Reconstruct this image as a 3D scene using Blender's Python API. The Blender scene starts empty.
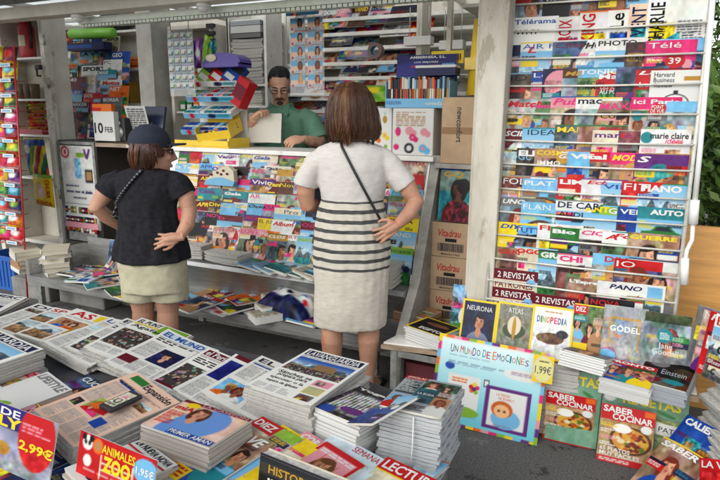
EXPO = 0.82
import bpy, bmesh, math, random, colorsys
import numpy as np
from mathutils import Matrix, Vector, Euler
R = math.radians
sc = bpy.context.scene
COLL = sc.collection
rnd = random.Random(7)

# ------------------------------------------------------------------ camera calibration
CF, CP, CY, CR, CH = 580.0, R(12.2), R(25.2), R(.5), 1.55
_fh = Vector((-math.sin(CY), math.cos(CY), 0)); _up = Vector((0, 0, 1))
FW = _fh*math.cos(CP) - _up*math.sin(CP); _r = FW.cross(_up).normalized(); _u = _r.cross(FW)
RT = _r*math.cos(CR) + _u*math.sin(CR); UP = _u*math.cos(CR) - _r*math.sin(CR)
CAM = Vector((0, 0, CH))
def ray(x, y): return FW + RT*((x-360)/CF) - UP*((y-240)/CF)
def atZ(x, y, z): d = ray(x, y); return CAM + d*((z-CH)/d.z)
def atY(x, y, Y): d = ray(x, y); return CAM + d*(Y/d.y)
def pix(p): v = Vector(p)-CAM; w = v.dot(FW); return 360+CF*v.dot(RT)/w, 240-CF*v.dot(UP)/w
def atX(x, y, X): d = ray(x, y); return CAM + d*(X/d.x)

# ------------------------------------------------------------------ colours
def lin(c):
    c = np.asarray(c, float); return np.where(c <= .04045, c/12.92, ((c+.055)/1.055)**2.4)
C = dict(white=(.9,.9,.88), cream=(.88,.84,.74), black=(.07,.07,.08), grey=(.5,.5,.5), dark=(.17,.17,.2), red=(.78,.1,.13),
    pink=(.87,.18,.48), rose=(.9,.62,.66), orange=(.9,.45,.12), yellow=(.93,.82,.15), green=(.2,.5,.24), lime=(.55,.72,.25),
    teal=(.15,.55,.58), sky=(.5,.74,.88), blue=(.13,.32,.65), navy=(.1,.13,.32), purple=(.42,.18,.5), brown=(.4,.25,.15),
    tan=(.72,.56,.4), gold=(.75,.58,.2), pale=(.8,.86,.88), maroon=(.45,.08,.16), paper=(.95,.945,.915), salmon=(.93,.8,.71), silver=(.68,.7,.72))
def col(c): return C[c] if isinstance(c, str) else c
SKIN = [(.86,.64,.52), (.8,.57,.44), (.9,.7,.58), (.62,.42,.3)]
HAIR = [(.2,.12,.08), (.45,.28,.14), (.8,.62,.34), (.08,.06,.06), (.5,.2,.12)]

# ------------------------------------------------------------------ print painter (albedo of printed paper)
def smooth_noise(h, w, n, rg):
    a = rg.random((n+1, n+1)); ys = np.linspace(0, n, h); xs = np.linspace(0, n, w)
    yi = np.minimum(ys.astype(int), n-1); xi = np.minimum(xs.astype(int), n-1); fy = (ys-yi)[:, None]; fx = (xs-xi)[None]
    fy = fy*fy*(3-2*fy); fx = fx*fx*(3-2*fx)
    A = a[yi][:, xi]; B = a[yi][:, xi+1]; D = a[yi+1][:, xi]; E = a[yi+1][:, xi+1]
    return (A*(1-fx)+B*fx)*(1-fy) + (D*(1-fx)+E*fx)*fy
class Art:
    SS = 3
    def __init__(s, nx, ny, bg, asp=1.3, seed=0):
        s.nx, s.ny, s.a = nx, ny, asp
        W, H = (nx+1)*s.SS, (ny+1)*s.SS
        s.im = np.empty((H, W, 3)); s.im[:] = col(bg)
        s.U = ((np.arange(W)+.5)/W)[None]*np.ones((H, 1)); s.V = ((np.arange(H)+.5)/H)[:, None]*np.ones((1, W))
        s.rg = np.random.default_rng(seed); s.texts = []
    def put(s, m, c): s.im[m] = col(c)
    def box(s, u0, v0, u1, v1): return (s.U >= u0) & (s.U <= u1) & (s.V >= v0) & (s.V <= v1)
    def sl(s, u0, v0, u1, v1):
        H, W = s.U.shape; f = lambda q, n: int(min(n, max(0, math.ceil(q*n-.5))))
        return slice(f(v0, H), f(v1, H)), slice(f(u0, W), f(u1, W))
    def rect(s, u0, v0, u1, v1, c): a, b = s.sl(u0, v0, u1, v1); s.im[a, b] = col(c); return s
    def ell(s, cu, cv, r, c, ry=None, clip=None, rot=0):
        ry = r if ry is None else ry
        q = max(r, ry)*1.05; A, B = s.sl(cu-q, cv-q/s.a-.01, cu+q, cv+q/s.a+.01); x = s.U[A, B]-cu; y = (s.V[A, B]-cv)*s.a
        if rot: x, y = x*math.cos(rot)+y*math.sin(rot), -x*math.sin(rot)+y*math.cos(rot)
        m = (x/r)**2 + (y/ry)**2 <= 1
        if clip: m &= s.box(*clip)[A, B]
        s.im[A, B][m] = col(c); return s
    def poly(s, pts, c):
        m = np.zeros(s.U.shape, bool); n = len(pts)
        for i in range(n):
            (x0, y0), (x1, y1) = pts[i], pts[(i+1) % n]
            cnd = (y0 > s.V) != (y1 > s.V)
            with np.errstate(divide='ignore', invalid='ignore'):
                m ^= cnd & (s.U < (x1-x0)*(s.V-y0)/((y1-y0) or 1e-9)+x0)
        s.put(m, c); return s
    def noise(s, u0, v0, u1, v1, amt=.12, n=12, colour=True):
        m = s.box(u0, v0, u1, v1); H, W = s.U.shape
        n2 = min(n*3, 40); lum = (smooth_noise(H, W, n, s.rg)-.5)*1.2+(smooth_noise(H, W, n2, s.rg)-.5)*.9
        for k in range(3):
            nz = lum+(smooth_noise(H, W, n, s.rg)-.5)*.45
            s.im[..., k] = np.where(m, np.clip(s.im[..., k]+nz*amt*1.7, .03, .95), s.im[..., k])
        return s
    def grad(s, u0, v0, u1, v1, c0, c1):
        m = s.box(u0, v0, u1, v1); t = np.clip((s.V-v0)/(v1-v0), 0, 1)[..., None]
        s.im[m] = (np.array(col(c0))*(1-t)+np.array(col(c1))*t)[m]; return s
    def body(s, u0, v0, u1, v1, c=(.35,.35,.37), lh=.02, cols=1, gap=.02):
        cw = (u1-u0-gap*(cols-1))/cols
        for k in range(cols):
            a = u0+k*(cw+gap); v = v0
            while v+lh*.6 <= v1:
                x = a; end = a+cw*(1 if s.rg.random() > .2 else s.rg.uniform(.4, .9))
                while x < end:
                    wd = cw*s.rg.uniform(.1, .3); s.rect(x, v, min(x+wd, end), v+lh*.55, c); x += wd+cw*.04
                v += lh
        return s
    def person(s, cu, cv, r, skin=None, hair=None, cloth='white', longh=True, clip=None):
        g = s.rg; skin = skin or SKIN[g.integers(4)]; hair = hair or HAIR[g.integers(5)]
        A = s.a
        if longh: s.ell(cu, cv+.35*r/A, 1.22*r, hair, 1.75*r, clip)
        else: s.ell(cu, cv-.18*r/A, 1.0*r, hair, 1.22*r, clip)
        s.ell(cu, cv+4.3*r/A, 2.3*r, cloth, 2.75*r, clip); s.ell(cu, cv+1.7*r/A, .48*r, skin, .9*r, clip)
        s.ell(cu, cv, .84*r, skin, 1.15*r, clip)
        sd = 1 if g.random() < .5 else -1; k_ = lambda c, f: tuple(np.clip(np.array(c)*f, 0, .97))
        s.ell(cu+sd*.3*r, cv+.08*r/A, .52*r, k_(skin, .9), .98*r, clip); s.ell(cu-sd*.2*r, cv-.3*r/A, .4*r, k_(skin, 1.06), .45*r, clip)
        s.ell(cu+sd*.15*r, cv-.98*r/A, .8*r, hair, .4*r, clip, rot=.25*sd); s.ell(cu-sd*.72*r, cv-.2*r/A, .2*r, hair, .95*r, clip, rot=.12*sd)
        if longh:
            for q in range(6): s.ell(cu+g.uniform(-1.1, 1.1)*r, cv+(g.choice([-.8, .9])+g.uniform(-.3, .3))*r/A, .05*r, k_(hair, g.uniform(.7, 1.7)), .5*r, clip) if g.random() > .3 else None
        d = k_(skin, .28)
        for q in (-1, 1): s.ell(cu+q*.34*r, cv-.1*r/A, .13*r, d, .055*r, clip); s.ell(cu+q*.34*r, cv-.3*r/A, .18*r, k_(hair, .9), .035*r, clip)
        s.ell(cu+sd*.06*r, cv+.2*r/A, .07*r, k_(skin, .8), .16*r, clip); s.ell(cu, cv+.28*r/A, .13*r, k_(skin, .86), .05*r, clip)
        s.ell(cu, cv+.56*r/A, .24*r, (.66,.28,.27), .075*r, clip); s.ell(cu, cv+.95*r/A, .3*r, k_(skin, .93), .1*r, clip); return s
    def land(s, u0, v0, u1, v1, sky='sky', gnd='green', hill=None):
        g = s.rg; vm = v0+(v1-v0)*g.uniform(.4, .6)
        s.grad(u0, v0, u1, vm, sky, 'pale')
        hh = smooth_noise(2, s.U.shape[1], 7, g)[0]*(v1-v0)*.3
        s.put(s.box(u0, v0, u1, v1) & (s.V > vm-hh[None]), hill or (.35,.42,.45)); s.grad(u0, vm, u1, v1, gnd, tuple(np.array(col(gnd))*.7))
        return s.noise(u0, v0+.3*(v1-v0), u1, v1, .12, 22)
    def crowd(s, u0, v0, u1, v1, n=60, base=(.3,.28,.27), r=.02):
        s.rect(u0, v0, u1, v1, base); g = s.rg
        for i in range(n):
            u, v = g.uniform(u0, u1), g.uniform(v0, v1)
            s.ell(u, v+r*1.6/s.a, r*1.2, tuple(np.clip(g.uniform(.1, .75)+g.uniform(-.13, .13, 3), .05, .9)), r*1.6, (u0, v0, u1, v1)); s.ell(u, v, r*.7, SKIN[g.integers(4)], r*.8, (u0, v0, u1, v1))
        return s
    def food(s, u0, v0, u1, v1, dish='brown'):
        g = s.rg; cu, cv = (u0+u1)/2, (v0+v1)/2; rr = min((u1-u0), (v1-v0)*s.a)*.52; cl = (u0, v0, u1, v1)
        s.ell(cu, cv, rr, dish, rr*.8, cl); s.ell(cu, cv, rr*.86, (.85,.6,.25), rr*.67, cl)
        for i in range(34):
            a, q = g.uniform(0, 6.3), rr*.75*math.sqrt(g.random())
            c = [(.6,.25,.1), (.75,.35,.12), (.35,.5,.15), (.85,.7,.3), (.5,.15,.08), (.9,.85,.7)][g.integers(6)]
            s.ell(cu+math.cos(a)*q, cv+math.sin(a)*q*.8/s.a, rr*g.uniform(.09, .2), c, rr*g.uniform(.08, .15), cl)
        return s
    def car(s, cu, cv, w, c):
        A = s.a; h = w*.2
        s.poly([(cu-w/2, cv), (cu-w*.48, cv-h/A), (cu-w*.25, cv-h*1.1/A), (cu-w*.12, cv-h*1.8/A), (cu+w*.2, cv-h*1.8/A), (cu+w*.36, cv-h*1.05/A), (cu+w/2, cv-h*.8/A), (cu+w/2, cv)], c)
        s.poly([(cu-w*.18, cv-h*1.1/A), (cu-w*.09, cv-h*1.65/A), (cu+w*.17, cv-h*1.65/A), (cu+w*.28, cv-h*1.1/A)], (.15,.2,.25))
        for q in (-.28, .3): s.ell(cu+q*w, cv, w*.1, (.05,.05,.05)); s.ell(cu+q*w, cv, w*.055, (.6,.6,.62))
        return s
    def T(s, txt, u0, v0, u1, v1, c='white', bold=.012, shear=0, rot=0, up=0):
        s.texts.append((txt, u0, v0, u1, v1, col(c), bold, shear, rot, up)); return s
    def out(s):
        n = s.SS; H, W, _ = s.im.shape
        return np.clip(lin(s.im.reshape(H//n, n, W//n, n, 3).mean((1, 3))), 0, 1)**1.15*.8

# ------------------------------------------------------------------ lettering as mesh
_fc = bpy.data.curves.new('lettering', 'FONT'); _fo = bpy.data.objects.new('lettering', _fc)
_tc = {}
def glyphs(txt, bold, shear):
    k = (txt, bold, shear)
    if k not in _tc:
        _fc.body = txt; _fc.offset = bold; _fc.resolution_u = 2; _fc.shear = shear; _fc.size = 1; _fc.space_line = .8; _fc.align_x = 'CENTER'
        me = _fo.to_mesh(); n = len(me.vertices)
        co = np.empty(n*3); me.vertices.foreach_get('co', co); co = co.reshape(-1, 3)[:, :2]
        fs = [tuple(p.vertices) for p in me.polygons]; _fo.to_mesh_clear()
        if n == 0: co = np.zeros((3, 2)); fs = [(0, 1, 2)]
        mn, mx = co.min(0), co.max(0); _tc[k] = ((co-mn)/np.maximum(mx-mn, 1e-6), fs)
    return _tc[k]

# ------------------------------------------------------------------ materials
def mat(name, c=(.5,.5,.5), rough=.6, metal=0, noise=0, nscale=8, bump=0, bscale=60, spec=.5, c2=None, stretch=None, alpha=1, trans=0, attr=False, coat=0, chips=None):
    m = bpy.data.materials.new(name); m.use_nodes = True; nt = m.node_tree; N = nt.nodes; L = nt.links; b = N['Principled BSDF']
    b.inputs['Roughness'].default_value = rough; b.inputs['Metallic'].default_value = metal; b.inputs['Specular IOR Level'].default_value = spec
    b.inputs['Coat Weight'].default_value = coat; b.inputs['Coat Roughness'].default_value = .12
    b.inputs['Alpha'].default_value = alpha; b.inputs['Transmission Weight'].default_value = trans
    b.inputs['Base Color'].default_value = (*c, 1)
    tc = N.new('ShaderNodeTexCoord'); mp = N.new('ShaderNodeMapping'); L.new(tc.outputs['Object'], mp.inputs['Vector'])
    if stretch: mp.inputs['Scale'].default_value = stretch
    if attr:
        a = N.new('ShaderNodeAttribute'); a.attribute_name = 'Col'; src = a.outputs['Color']
        if noise:
            nz = N.new('ShaderNodeTexNoise'); nz.inputs['Scale'].default_value = nscale; nz.inputs['Detail'].default_value = 4; L.new(mp.outputs['Vector'], nz.inputs['Vector'])
            mr = N.new('ShaderNodeMapRange'); mr.inputs['To Min'].default_value = 1-noise; mr.inputs['To Max'].default_value = 1+noise*.6; L.new(nz.outputs['Fac'], mr.inputs['Value'])
            mx = N.new('ShaderNodeMix'); mx.data_type = 'RGBA'; mx.blend_type = 'MULTIPLY'; mx.inputs['Factor'].default_value = 1
            L.new(src, mx.inputs['A']); L.new(mr.outputs['Result'], mx.inputs['B']); src = mx.outputs['Result']
        L.new(src, b.inputs['Base Color'])
    elif noise or c2:
        nz = N.new('ShaderNodeTexNoise'); nz.inputs['Scale'].default_value = nscale; nz.inputs['Detail'].default_value = 8; nz.inputs['Roughness'].default_value = .65
        L.new(mp.outputs['Vector'], nz.inputs['Vector']); cr = N.new('ShaderNodeValToRGB')
        lo = c2 or tuple(max(0, x*(1-noise)) for x in c); hi = c if c2 else tuple(min(1, x*(1+noise)) for x in c)
        cr.color_ramp.elements[0].position = .34; cr.color_ramp.elements[1].position = .62
        cr.color_ramp.elements[0].color = (*lo, 1); cr.color_ramp.elements[1].color = (*hi, 1)
        L.new(nz.outputs['Fac'], cr.inputs['Fac']); L.new(cr.outputs['Color'], b.inputs['Base Color'])
    if chips:
        src = b.inputs['Base Color'].links[0].from_socket; last = src
        for (cc, scl, thr) in chips:
            n3 = N.new('ShaderNodeTexNoise'); n3.inputs['Scale'].default_value = scl; n3.inputs['Detail'].default_value = 9; n3.inputs['Roughness'].default_value = .7; L.new(mp.outputs['Vector'], n3.inputs['Vector'])
            m3 = N.new('ShaderNodeMapRange'); m3.inputs['From Min'].default_value = thr; m3.inputs['From Max'].default_value = thr+.035; L.new(n3.outputs['Fac'], m3.inputs['Value'])
            x3 = N.new('ShaderNodeMix'); x3.data_type = 'RGBA'; L.new(m3.outputs['Result'], x3.inputs['Factor']); L.new(last, x3.inputs['A']); x3.inputs['B'].default_value = (*cc, 1); last = x3.outputs['Result']
        L.new(last, b.inputs['Base Color'])
    if bump:
        n2 = N.new('ShaderNodeTexNoise'); n2.inputs['Scale'].default_value = bscale; n2.inputs['Detail'].default_value = 5; L.new(mp.outputs['Vector'], n2.inputs['Vector'])
        bp = N.new('ShaderNodeBump'); bp.inputs['Strength'].default_value = bump; bp.inputs['Distance'].default_value = .004
        L.new(n2.outputs['Fac'], bp.inputs['Height']); L.new(bp.outputs['Normal'], b.inputs['Normal'])
    return m
M = {}
M['gloss'] = mat('glossy print', rough=.42, spec=.22, attr=True, bump=.12, bscale=9)
M['matte'] = mat('newsprint', rough=.85, spec=.2, attr=True, noise=.08, nscale=30, bump=.25, bscale=14)
M['flat'] = mat('printed card', rough=.5, spec=.3, attr=True, noise=.06, nscale=12)
M['pages'] = mat('page edges', (.62,.6,.55), .9, c2=(.32,.31,.29), nscale=12, stretch=(4, 4, 120), spec=.15, bump=.5, bscale=20)
M['ppages'] = mat('magazine edges', (.55,.55,.54), .6, c2=(.2,.23,.26), nscale=10, stretch=(2, 2, 110), spec=.2)
M['cream'] = mat('cream paint', (.72,.69,.6), .5, c2=(.55,.51,.43), nscale=3.5, bump=.2, bscale=40, chips=[((.22,.16,.1), 14, .66), ((.4,.36,.28), 3, .6)])
M['creamdirty'] = mat('chipped cream paint', (.54,.51,.43), .6, c2=(.36,.32,.25), nscale=6, bump=.4, bscale=30, stretch=(1, 1, .35), chips=[((.16,.12,.08), 22, .645), ((.32,.28,.21), 5, .59)])
M['shelf'] = mat('white shelf paint', (.76,.75,.69), .45, noise=.14, nscale=5, chips=[((.35,.31,.25), 9, .64)])
M['greywall'] = mat('grey panel', (.5,.49,.44), .6, noise=.2, nscale=4, bump=.15)
M['ceil'] = mat('dusty ceiling', (.5,.5,.47), .8, noise=.3, nscale=3)
M['steel'] = mat('brushed steel', (.33,.33,.32), .5, .75, noise=.25, nscale=9, stretch=(.5, 8, 8))
M['galv'] = mat('galvanised steel', (.34,.35,.33), .5, .7, noise=.3, nscale=16)
M['wire'] = mat('painted wire', (.62,.6,.53), .45, .1, noise=.15, nscale=20)
M['asphalt'] = mat('asphalt', (.15,.145,.137), .92, c2=(.05,.049,.047), nscale=110, bump=.9, bscale=160, chips=[((.34,.33,.3), 170, .675), ((.035,.034,.033), 5, .6), ((.2,.19,.17), 2.2, .6)])
M['board'] = mat('weathered board', (.36,.34,.3), .75, c2=(.2,.19,.17), nscale=5, bump=.3, stretch=(1, 1, 2))
M['wood'] = mat('worn plank', (.42,.33,.23), .7, c2=(.22,.15,.1), nscale=4, bump=.4, bscale=50, stretch=(1, 7, 7))
M['orangewood'] = mat('varnished ply', (.6,.3,.085), .4, noise=.16, nscale=3, stretch=(1, 1, 10))
M['carton'] = mat('cardboard', (.42,.29,.175), .8, noise=.14, nscale=6, bump=.15)
M['black'] = mat('black plastic', (.016,.016,.018), .4, noise=.2)
M['darkcloth'] = mat('dark board', (.05,.05,.055), .7, noise=.3)
M['plblue'] = mat('blue plastic', (.03,.12,.42), .35); M['yellowp'] = mat('yellow plastic', (.78,.53,.03), .35, noise=.06)
M['purplep'] = mat('purple plastic', (.075,.045,.3), .4); M['redp'] = mat('red paint', (.42,.03,.03), .4, noise=.1); M['greenp'] = mat('green plastic', (.2,.52,.06), .35)
M['whitep'] = mat('white plastic', (.72,.72,.69), .35, noise=.05); M['clear'] = mat('clear plastic', (.8,.82,.84), .08, alpha=.16, spec=.8)
M['concrete'] = mat('concrete', (.27,.26,.24), .9, c2=(.15,.15,.14), nscale=7, bump=.6, bscale=40)
M['leaf'] = mat('leaves', (.07,.14,.03), .5, c2=(.03,.075,.015), nscale=6, attr=False); M['bark'] = mat('bark', (.12,.09,.06), .9, noise=.3, bump=.5)

# ------------------------------------------------------------------ objects
ALL = []
def tag(o, label=None, cat=None, group=None, kind=None):
    if label: o['label'] = label
    if cat: o['category'] = cat
    if group: o['group'] = group
    if kind: o['kind'] = kind
    return o
def link(o, parent=None):
    COLL.objects.link(o)
    if parent is not None: o.parent = parent
    return o
def empty(name, loc, label, cat, group=None, rot=(0, 0, 0)):
    o = bpy.data.objects.new(name, None); o.empty_display_size = .1; o.location = loc; o.rotation_euler = rot
    return tag(link(o), label, cat, group)
def copy_tree(o, parent=None):
    c = link(o.copy(), parent)
    for ch in list(o.children): copy_tree(ch, c)
    return c
class MB:
    """collects shapes into one mesh; every shape may carry a vertex colour"""
    def __init__(s): s.v = []; s.f = []; s.c = []; s.sm = []
    def add(s, vs, fs, c=(1, 1, 1), smooth=False):
        n = len(s.v); s.v += [tuple(p) for p in vs]; s.f += [tuple(i+n for i in f) for f in fs]; s.sm += [smooth]*len(fs)
        if isinstance(c, np.ndarray): s.c += [tuple(x) for x in c]
        else: s.c += [tuple(lin(col(c))*.78)]*len(vs)
        return s
    def box(s, a, b, c=(1, 1, 1), m=None, bev=0):
        x0, y0, z0 = a; x1, y1, z1 = b
        if bev:
            bm = bmesh.new(); bmesh.ops.create_cube(bm, size=1)
            bmesh.ops.scale(bm, vec=(x1-x0, y1-y0, z1-z0), verts=bm.verts); bmesh.ops.translate(bm, vec=((x0+x1)/2, (y0+y1)/2, (z0+z1)/2), verts=bm.verts)
            bmesh.ops.bevel(bm, geom=bm.edges[:], offset=bev, segments=2, affect='EDGES', profile=.5)
            bm.verts.index_update(); vs = [v.co.copy() for v in bm.verts]; fs = [[v.index for v in f.verts] for f in bm.faces]; bm.free()
        else:
            vs = [Vector(p) for p in ((x0,y0,z0),(x1,y0,z0),(x1,y1,z0),(x0,y1,z0),(x0,y0,z1),(x1,y0,z1),(x1,y1,z1),(x0,y1,z1))]
            fs = [(0,3,2,1),(4,5,6,7),(0,1,5,4),(1,2,6,5),(2,3,7,6),(3,0,4,7)]
        if m is not None: vs = [m @ v for v in vs]
        return s.add(vs, fs, c)
    def tube(s, pts, r, c=(1, 1, 1), seg=8, cap=True, flat=None):
        pts = [Vector(p) for p in pts]; n = len(pts); rs = r if isinstance(r, (list, tuple)) else [r]*n
        vs = []; fs = []; ref = None
        for i, p in enumerate(pts):
            d = (pts[min(i+1, n-1)]-pts[max(i-1, 0)]).normalized()
            if ref is None: ref = Vector((0, 0, 1)) if abs(d.z) < .9 else Vector((0, 1, 0))
            a = d.cross(ref).normalized(); b = a.cross(d).normalized(); ref = b
            for k in range(seg):
                t = 2*math.pi*k/seg; vs.append(p + a*math.cos(t)*rs[i] + b*math.sin(t)*rs[i]*(flat or 1))
        for i in range(n-1):
            for k in range(seg): fs.append((i*seg+k, i*seg+(k+1) % seg, (i+1)*seg+(k+1) % seg, (i+1)*seg+k))
        if cap: fs += [tuple(range(seg-1, -1, -1)), tuple((n-1)*seg+k for k in range(seg))]
        return s.add(vs, fs, c, True)
    def rings(s, rr, seg=24, c=(1, 1, 1), fold=None):
        """stack of horizontal ellipses (cx,cy,z,rx,ry)"""
        vs = []; fs = []; n = len(rr)
        for i, (x, y, z, a, b) in enumerate(rr):
            for k in range(seg):
                t = 2*math.pi*k/seg; q = 1+(fold(t, z) if fold else 0); vs.append((x+a*q*math.cos(t), y+b*q*math.sin(t), z))
        for i in range(n-1):
            for k in range(seg): fs.append((i*seg+k, i*seg+(k+1) % seg, (i+1)*seg+(k+1) % seg, (i+1)*seg+k))
        fs += [tuple(range(seg-1, -1, -1)), tuple((n-1)*seg+k for k in range(seg))]
        return s.add(vs, fs, c, True)
    def ball(s, ctr, r, c=(1, 1, 1), seg=14, rot=None):
        rx, ry, rz = r if isinstance(r, (list, tuple)) else (r, r, r); vs = []; fs = []; n = seg//2
        for i in range(n+1):
            ph = math.pi*i/n
            for k in range(seg):
                t = 2*math.pi*k/seg; p = Vector((rx*math.sin(ph)*math.cos(t), ry*math.sin(ph)*math.sin(t), -rz*math.cos(ph)))
                if rot is not None: p = rot @ p
                vs.append(Vector(ctr)+p)
        for i in range(n):
            for k in range(seg): fs.append((i*seg+k, i*seg+(k+1) % seg, (i+1)*seg+(k+1) % seg, (i+1)*seg+k))
        return s.add(vs, fs, c, True)
    def prism(s, poly, d0, d1, axis='x', c=(1, 1, 1)):
        """polygon in the plane normal to axis, extruded d0..d1"""
        n = len(poly)
        f = {'x': lambda p, d: (d, p[0], p[1]), 'y': lambda p, d: (p[0], d, p[1]), 'z': lambda p, d: (p[0], p[1], d)}[axis]
        vs = [f(p, d0) for p in poly]+[f(p, d1) for p in poly]
        fs = [tuple(range(n-1, -1, -1)), tuple(range(n, 2*n))]+[(i, (i+1) % n, n+(i+1) % n, n+i) for i in range(n)]
        return s.add(vs, fs, c)
    def text(s, txt, w, h, m, c=(0, 0, 0), bold=.012, shear=0, lift=.0008):
        """lettering filling a w x h box, lying in the xy plane of matrix m (origin at the lower left)"""
        p, fs = glyphs(txt, bold, shear); return s.add([m @ Vector((a*w, b*h, lift)) for a, b in p], fs, c)
    def build(s, name, m, parent=None, label=None, cat=None, group=None, kind=None, loc=None, rot=None, fix=False):
        me = bpy.data.meshes.new(name); me.from_pydata(s.v, [], s.f)
        ca = me.color_attributes.new('Col', 'FLOAT_COLOR', 'POINT'); a = np.ones((len(s.v), 4), np.float32); a[:, :3] = np.array(s.c); ca.data.foreach_set('color', a.ravel())
        me.polygons.foreach_set('use_smooth', s.sm); 
        if fix:
            bm = bmesh.new(); bm.from_mesh(me); bmesh.ops.recalc_face_normals(bm, faces=bm.faces); bm.to_mesh(me); bm.free()
        me.materials.append(M[m] if isinstance(m, str) else m); me.update()
        o = link(bpy.data.objects.new(name, me), parent); tag(o, label, cat, group, kind)
        if loc is not None: o.location = loc
        if rot is not None: o.rotation_euler = rot
        return o
def XF(loc, rot=(0, 0, 0)): return Matrix.Translation(loc) @ Euler(rot).to_matrix().to_4x4()

# ------------------------------------------------------------------ printed sheets: magazines, papers, cards
def sheet_mb(w, h, t, art, warp=None, paper=(.86,.85,.8), mb=None, m=None, back=True):
    """block of printed paper: cover grid in xy (x centred, y 0..h), pages below it"""
    mb = mb or MB(); m = m or Matrix.Identity(4); colr = art.out(); ny, nx = colr.shape[:2]
    xs = np.linspace(-w/2, w/2, nx); ys = np.linspace(h, 0, ny); wf = warp or (lambda x, y: 0*x)
    X, Y = np.meshgrid(xs, ys); Z = wf(X, Y)
    M4 = np.array(m)
    def tr(P): P = np.asarray(P, float); return P @ M4[:3, :3].T + M4[:3, 3]
    vs = tr(np.stack([X, Y, Z], -1).reshape(-1, 3)); idx = np.arange(nx*ny).reshape(ny, nx)
    fs = np.stack([idx[1:, :-1], idx[1:, 1:], idx[:-1, 1:], idx[:-1, :-1]], -1).reshape(-1, 4)
    mb.add(vs.tolist(), fs.tolist(), colr.reshape(-1, 3), True)
    if t > 0:
        ring = [(0, i) for i in range(nx)]+[(j, nx-1) for j in range(1, ny)]+[(ny-1, i) for i in range(nx-2, -1, -1)]+[(j, 0) for j in range(ny-2, 0, -1)]
        st = max(1, len(ring)//24); ring = ring[::st]; n = len(ring)
        top = [(X[j, i], Y[j, i], Z[j, i]-.0004) for j, i in ring]; bot = [(X[j, i], Y[j, i], Z[j, i]-t) for j, i in ring]
        fs = [(i, (i+1) % n, n+(i+1) % n, n+i) for i in range(n)]
        mb.add(tr(top+bot).tolist(), fs, paper)
        if back:
            jr = sorted(set(list(range(0, ny, max(1, ny//9)))+[ny-1])); ir = sorted(set(list(range(0, nx, max(1, nx//8)))+[nx-1])); G = np.ix_(jr, ir)
            Bv = np.stack([X[G], Y[G], Z[G]-t], -1).reshape(-1, 3); bi = np.arange(len(jr)*len(ir)).reshape(len(jr), len(ir))
            mb.add(tr(Bv).tolist(), np.stack([bi[:-1, :-1], bi[:-1, 1:], bi[1:, 1:], bi[1:, :-1]], -1).reshape(-1, 4).tolist(), paper)
    for txt, u0, v0, u1, v1, c, bold, shear, rot, up in art.texts:
        p, fs = glyphs(txt, bold, shear); p = p.copy()
        if rot == 90: p = np.stack([1-p[:, 1], p[:, 0]], -1)
        if rot == -90: p = np.stack([p[:, 1], 1-p[:, 0]], -1)
        x = -w/2+w*(u0+(u1-u0)*p[:, 0]); y = h*(1-v1+(v1-v0)*p[:, 1])
        if up: y = y+up*(x+w/2)
        z = wf(x, y)+.0011
        mb.add(tr(np.stack([x, y, z], -1)).tolist(), fs, c)
    return mb
def stand(o, loc, tilt=8, yaw=0, roll=0):
    o.rotation_euler = Euler((R(90-tilt), R(roll), R(yaw)), 'XYZ'); o.location = loc; return o
def lay(o, NL, FL, w, roll=0):
    """rest a sheet with its near-left corner at NL and its far-left corner towards FL"""
    NL, FL = Vector(NL), Vector(FL); y = (FL-NL).normalized(); x = y.cross(Vector((0, 0, 1))).normalized(); z = x.cross(y)
    x2 = (x*math.cos(R(roll))-z*math.sin(R(roll))); z2 = x2.cross(y); p = NL+x2*(w/2)
    m = Matrix((x2, y, z2)).transposed().to_4x4(); m.translation = p; o.matrix_world = m; return o

STUFF = MB()
def to_stuff(o):
    """moves a mesh into the single object of magazines past the first three hundred"""
    me = o.data; n = len(me.vertices); ca = np.empty(n*4, np.float32); me.color_attributes['Col'].data.foreach_get('color', ca)
    mw_ = o.matrix_basis.copy(); STUFF.add([mw_ @ v.co for v in me.vertices], [tuple(p_.vertices) for p_ in me.polygons], ca.reshape(-1, 4)[:, :3].astype(float)); bpy.data.objects.remove(o)
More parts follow.
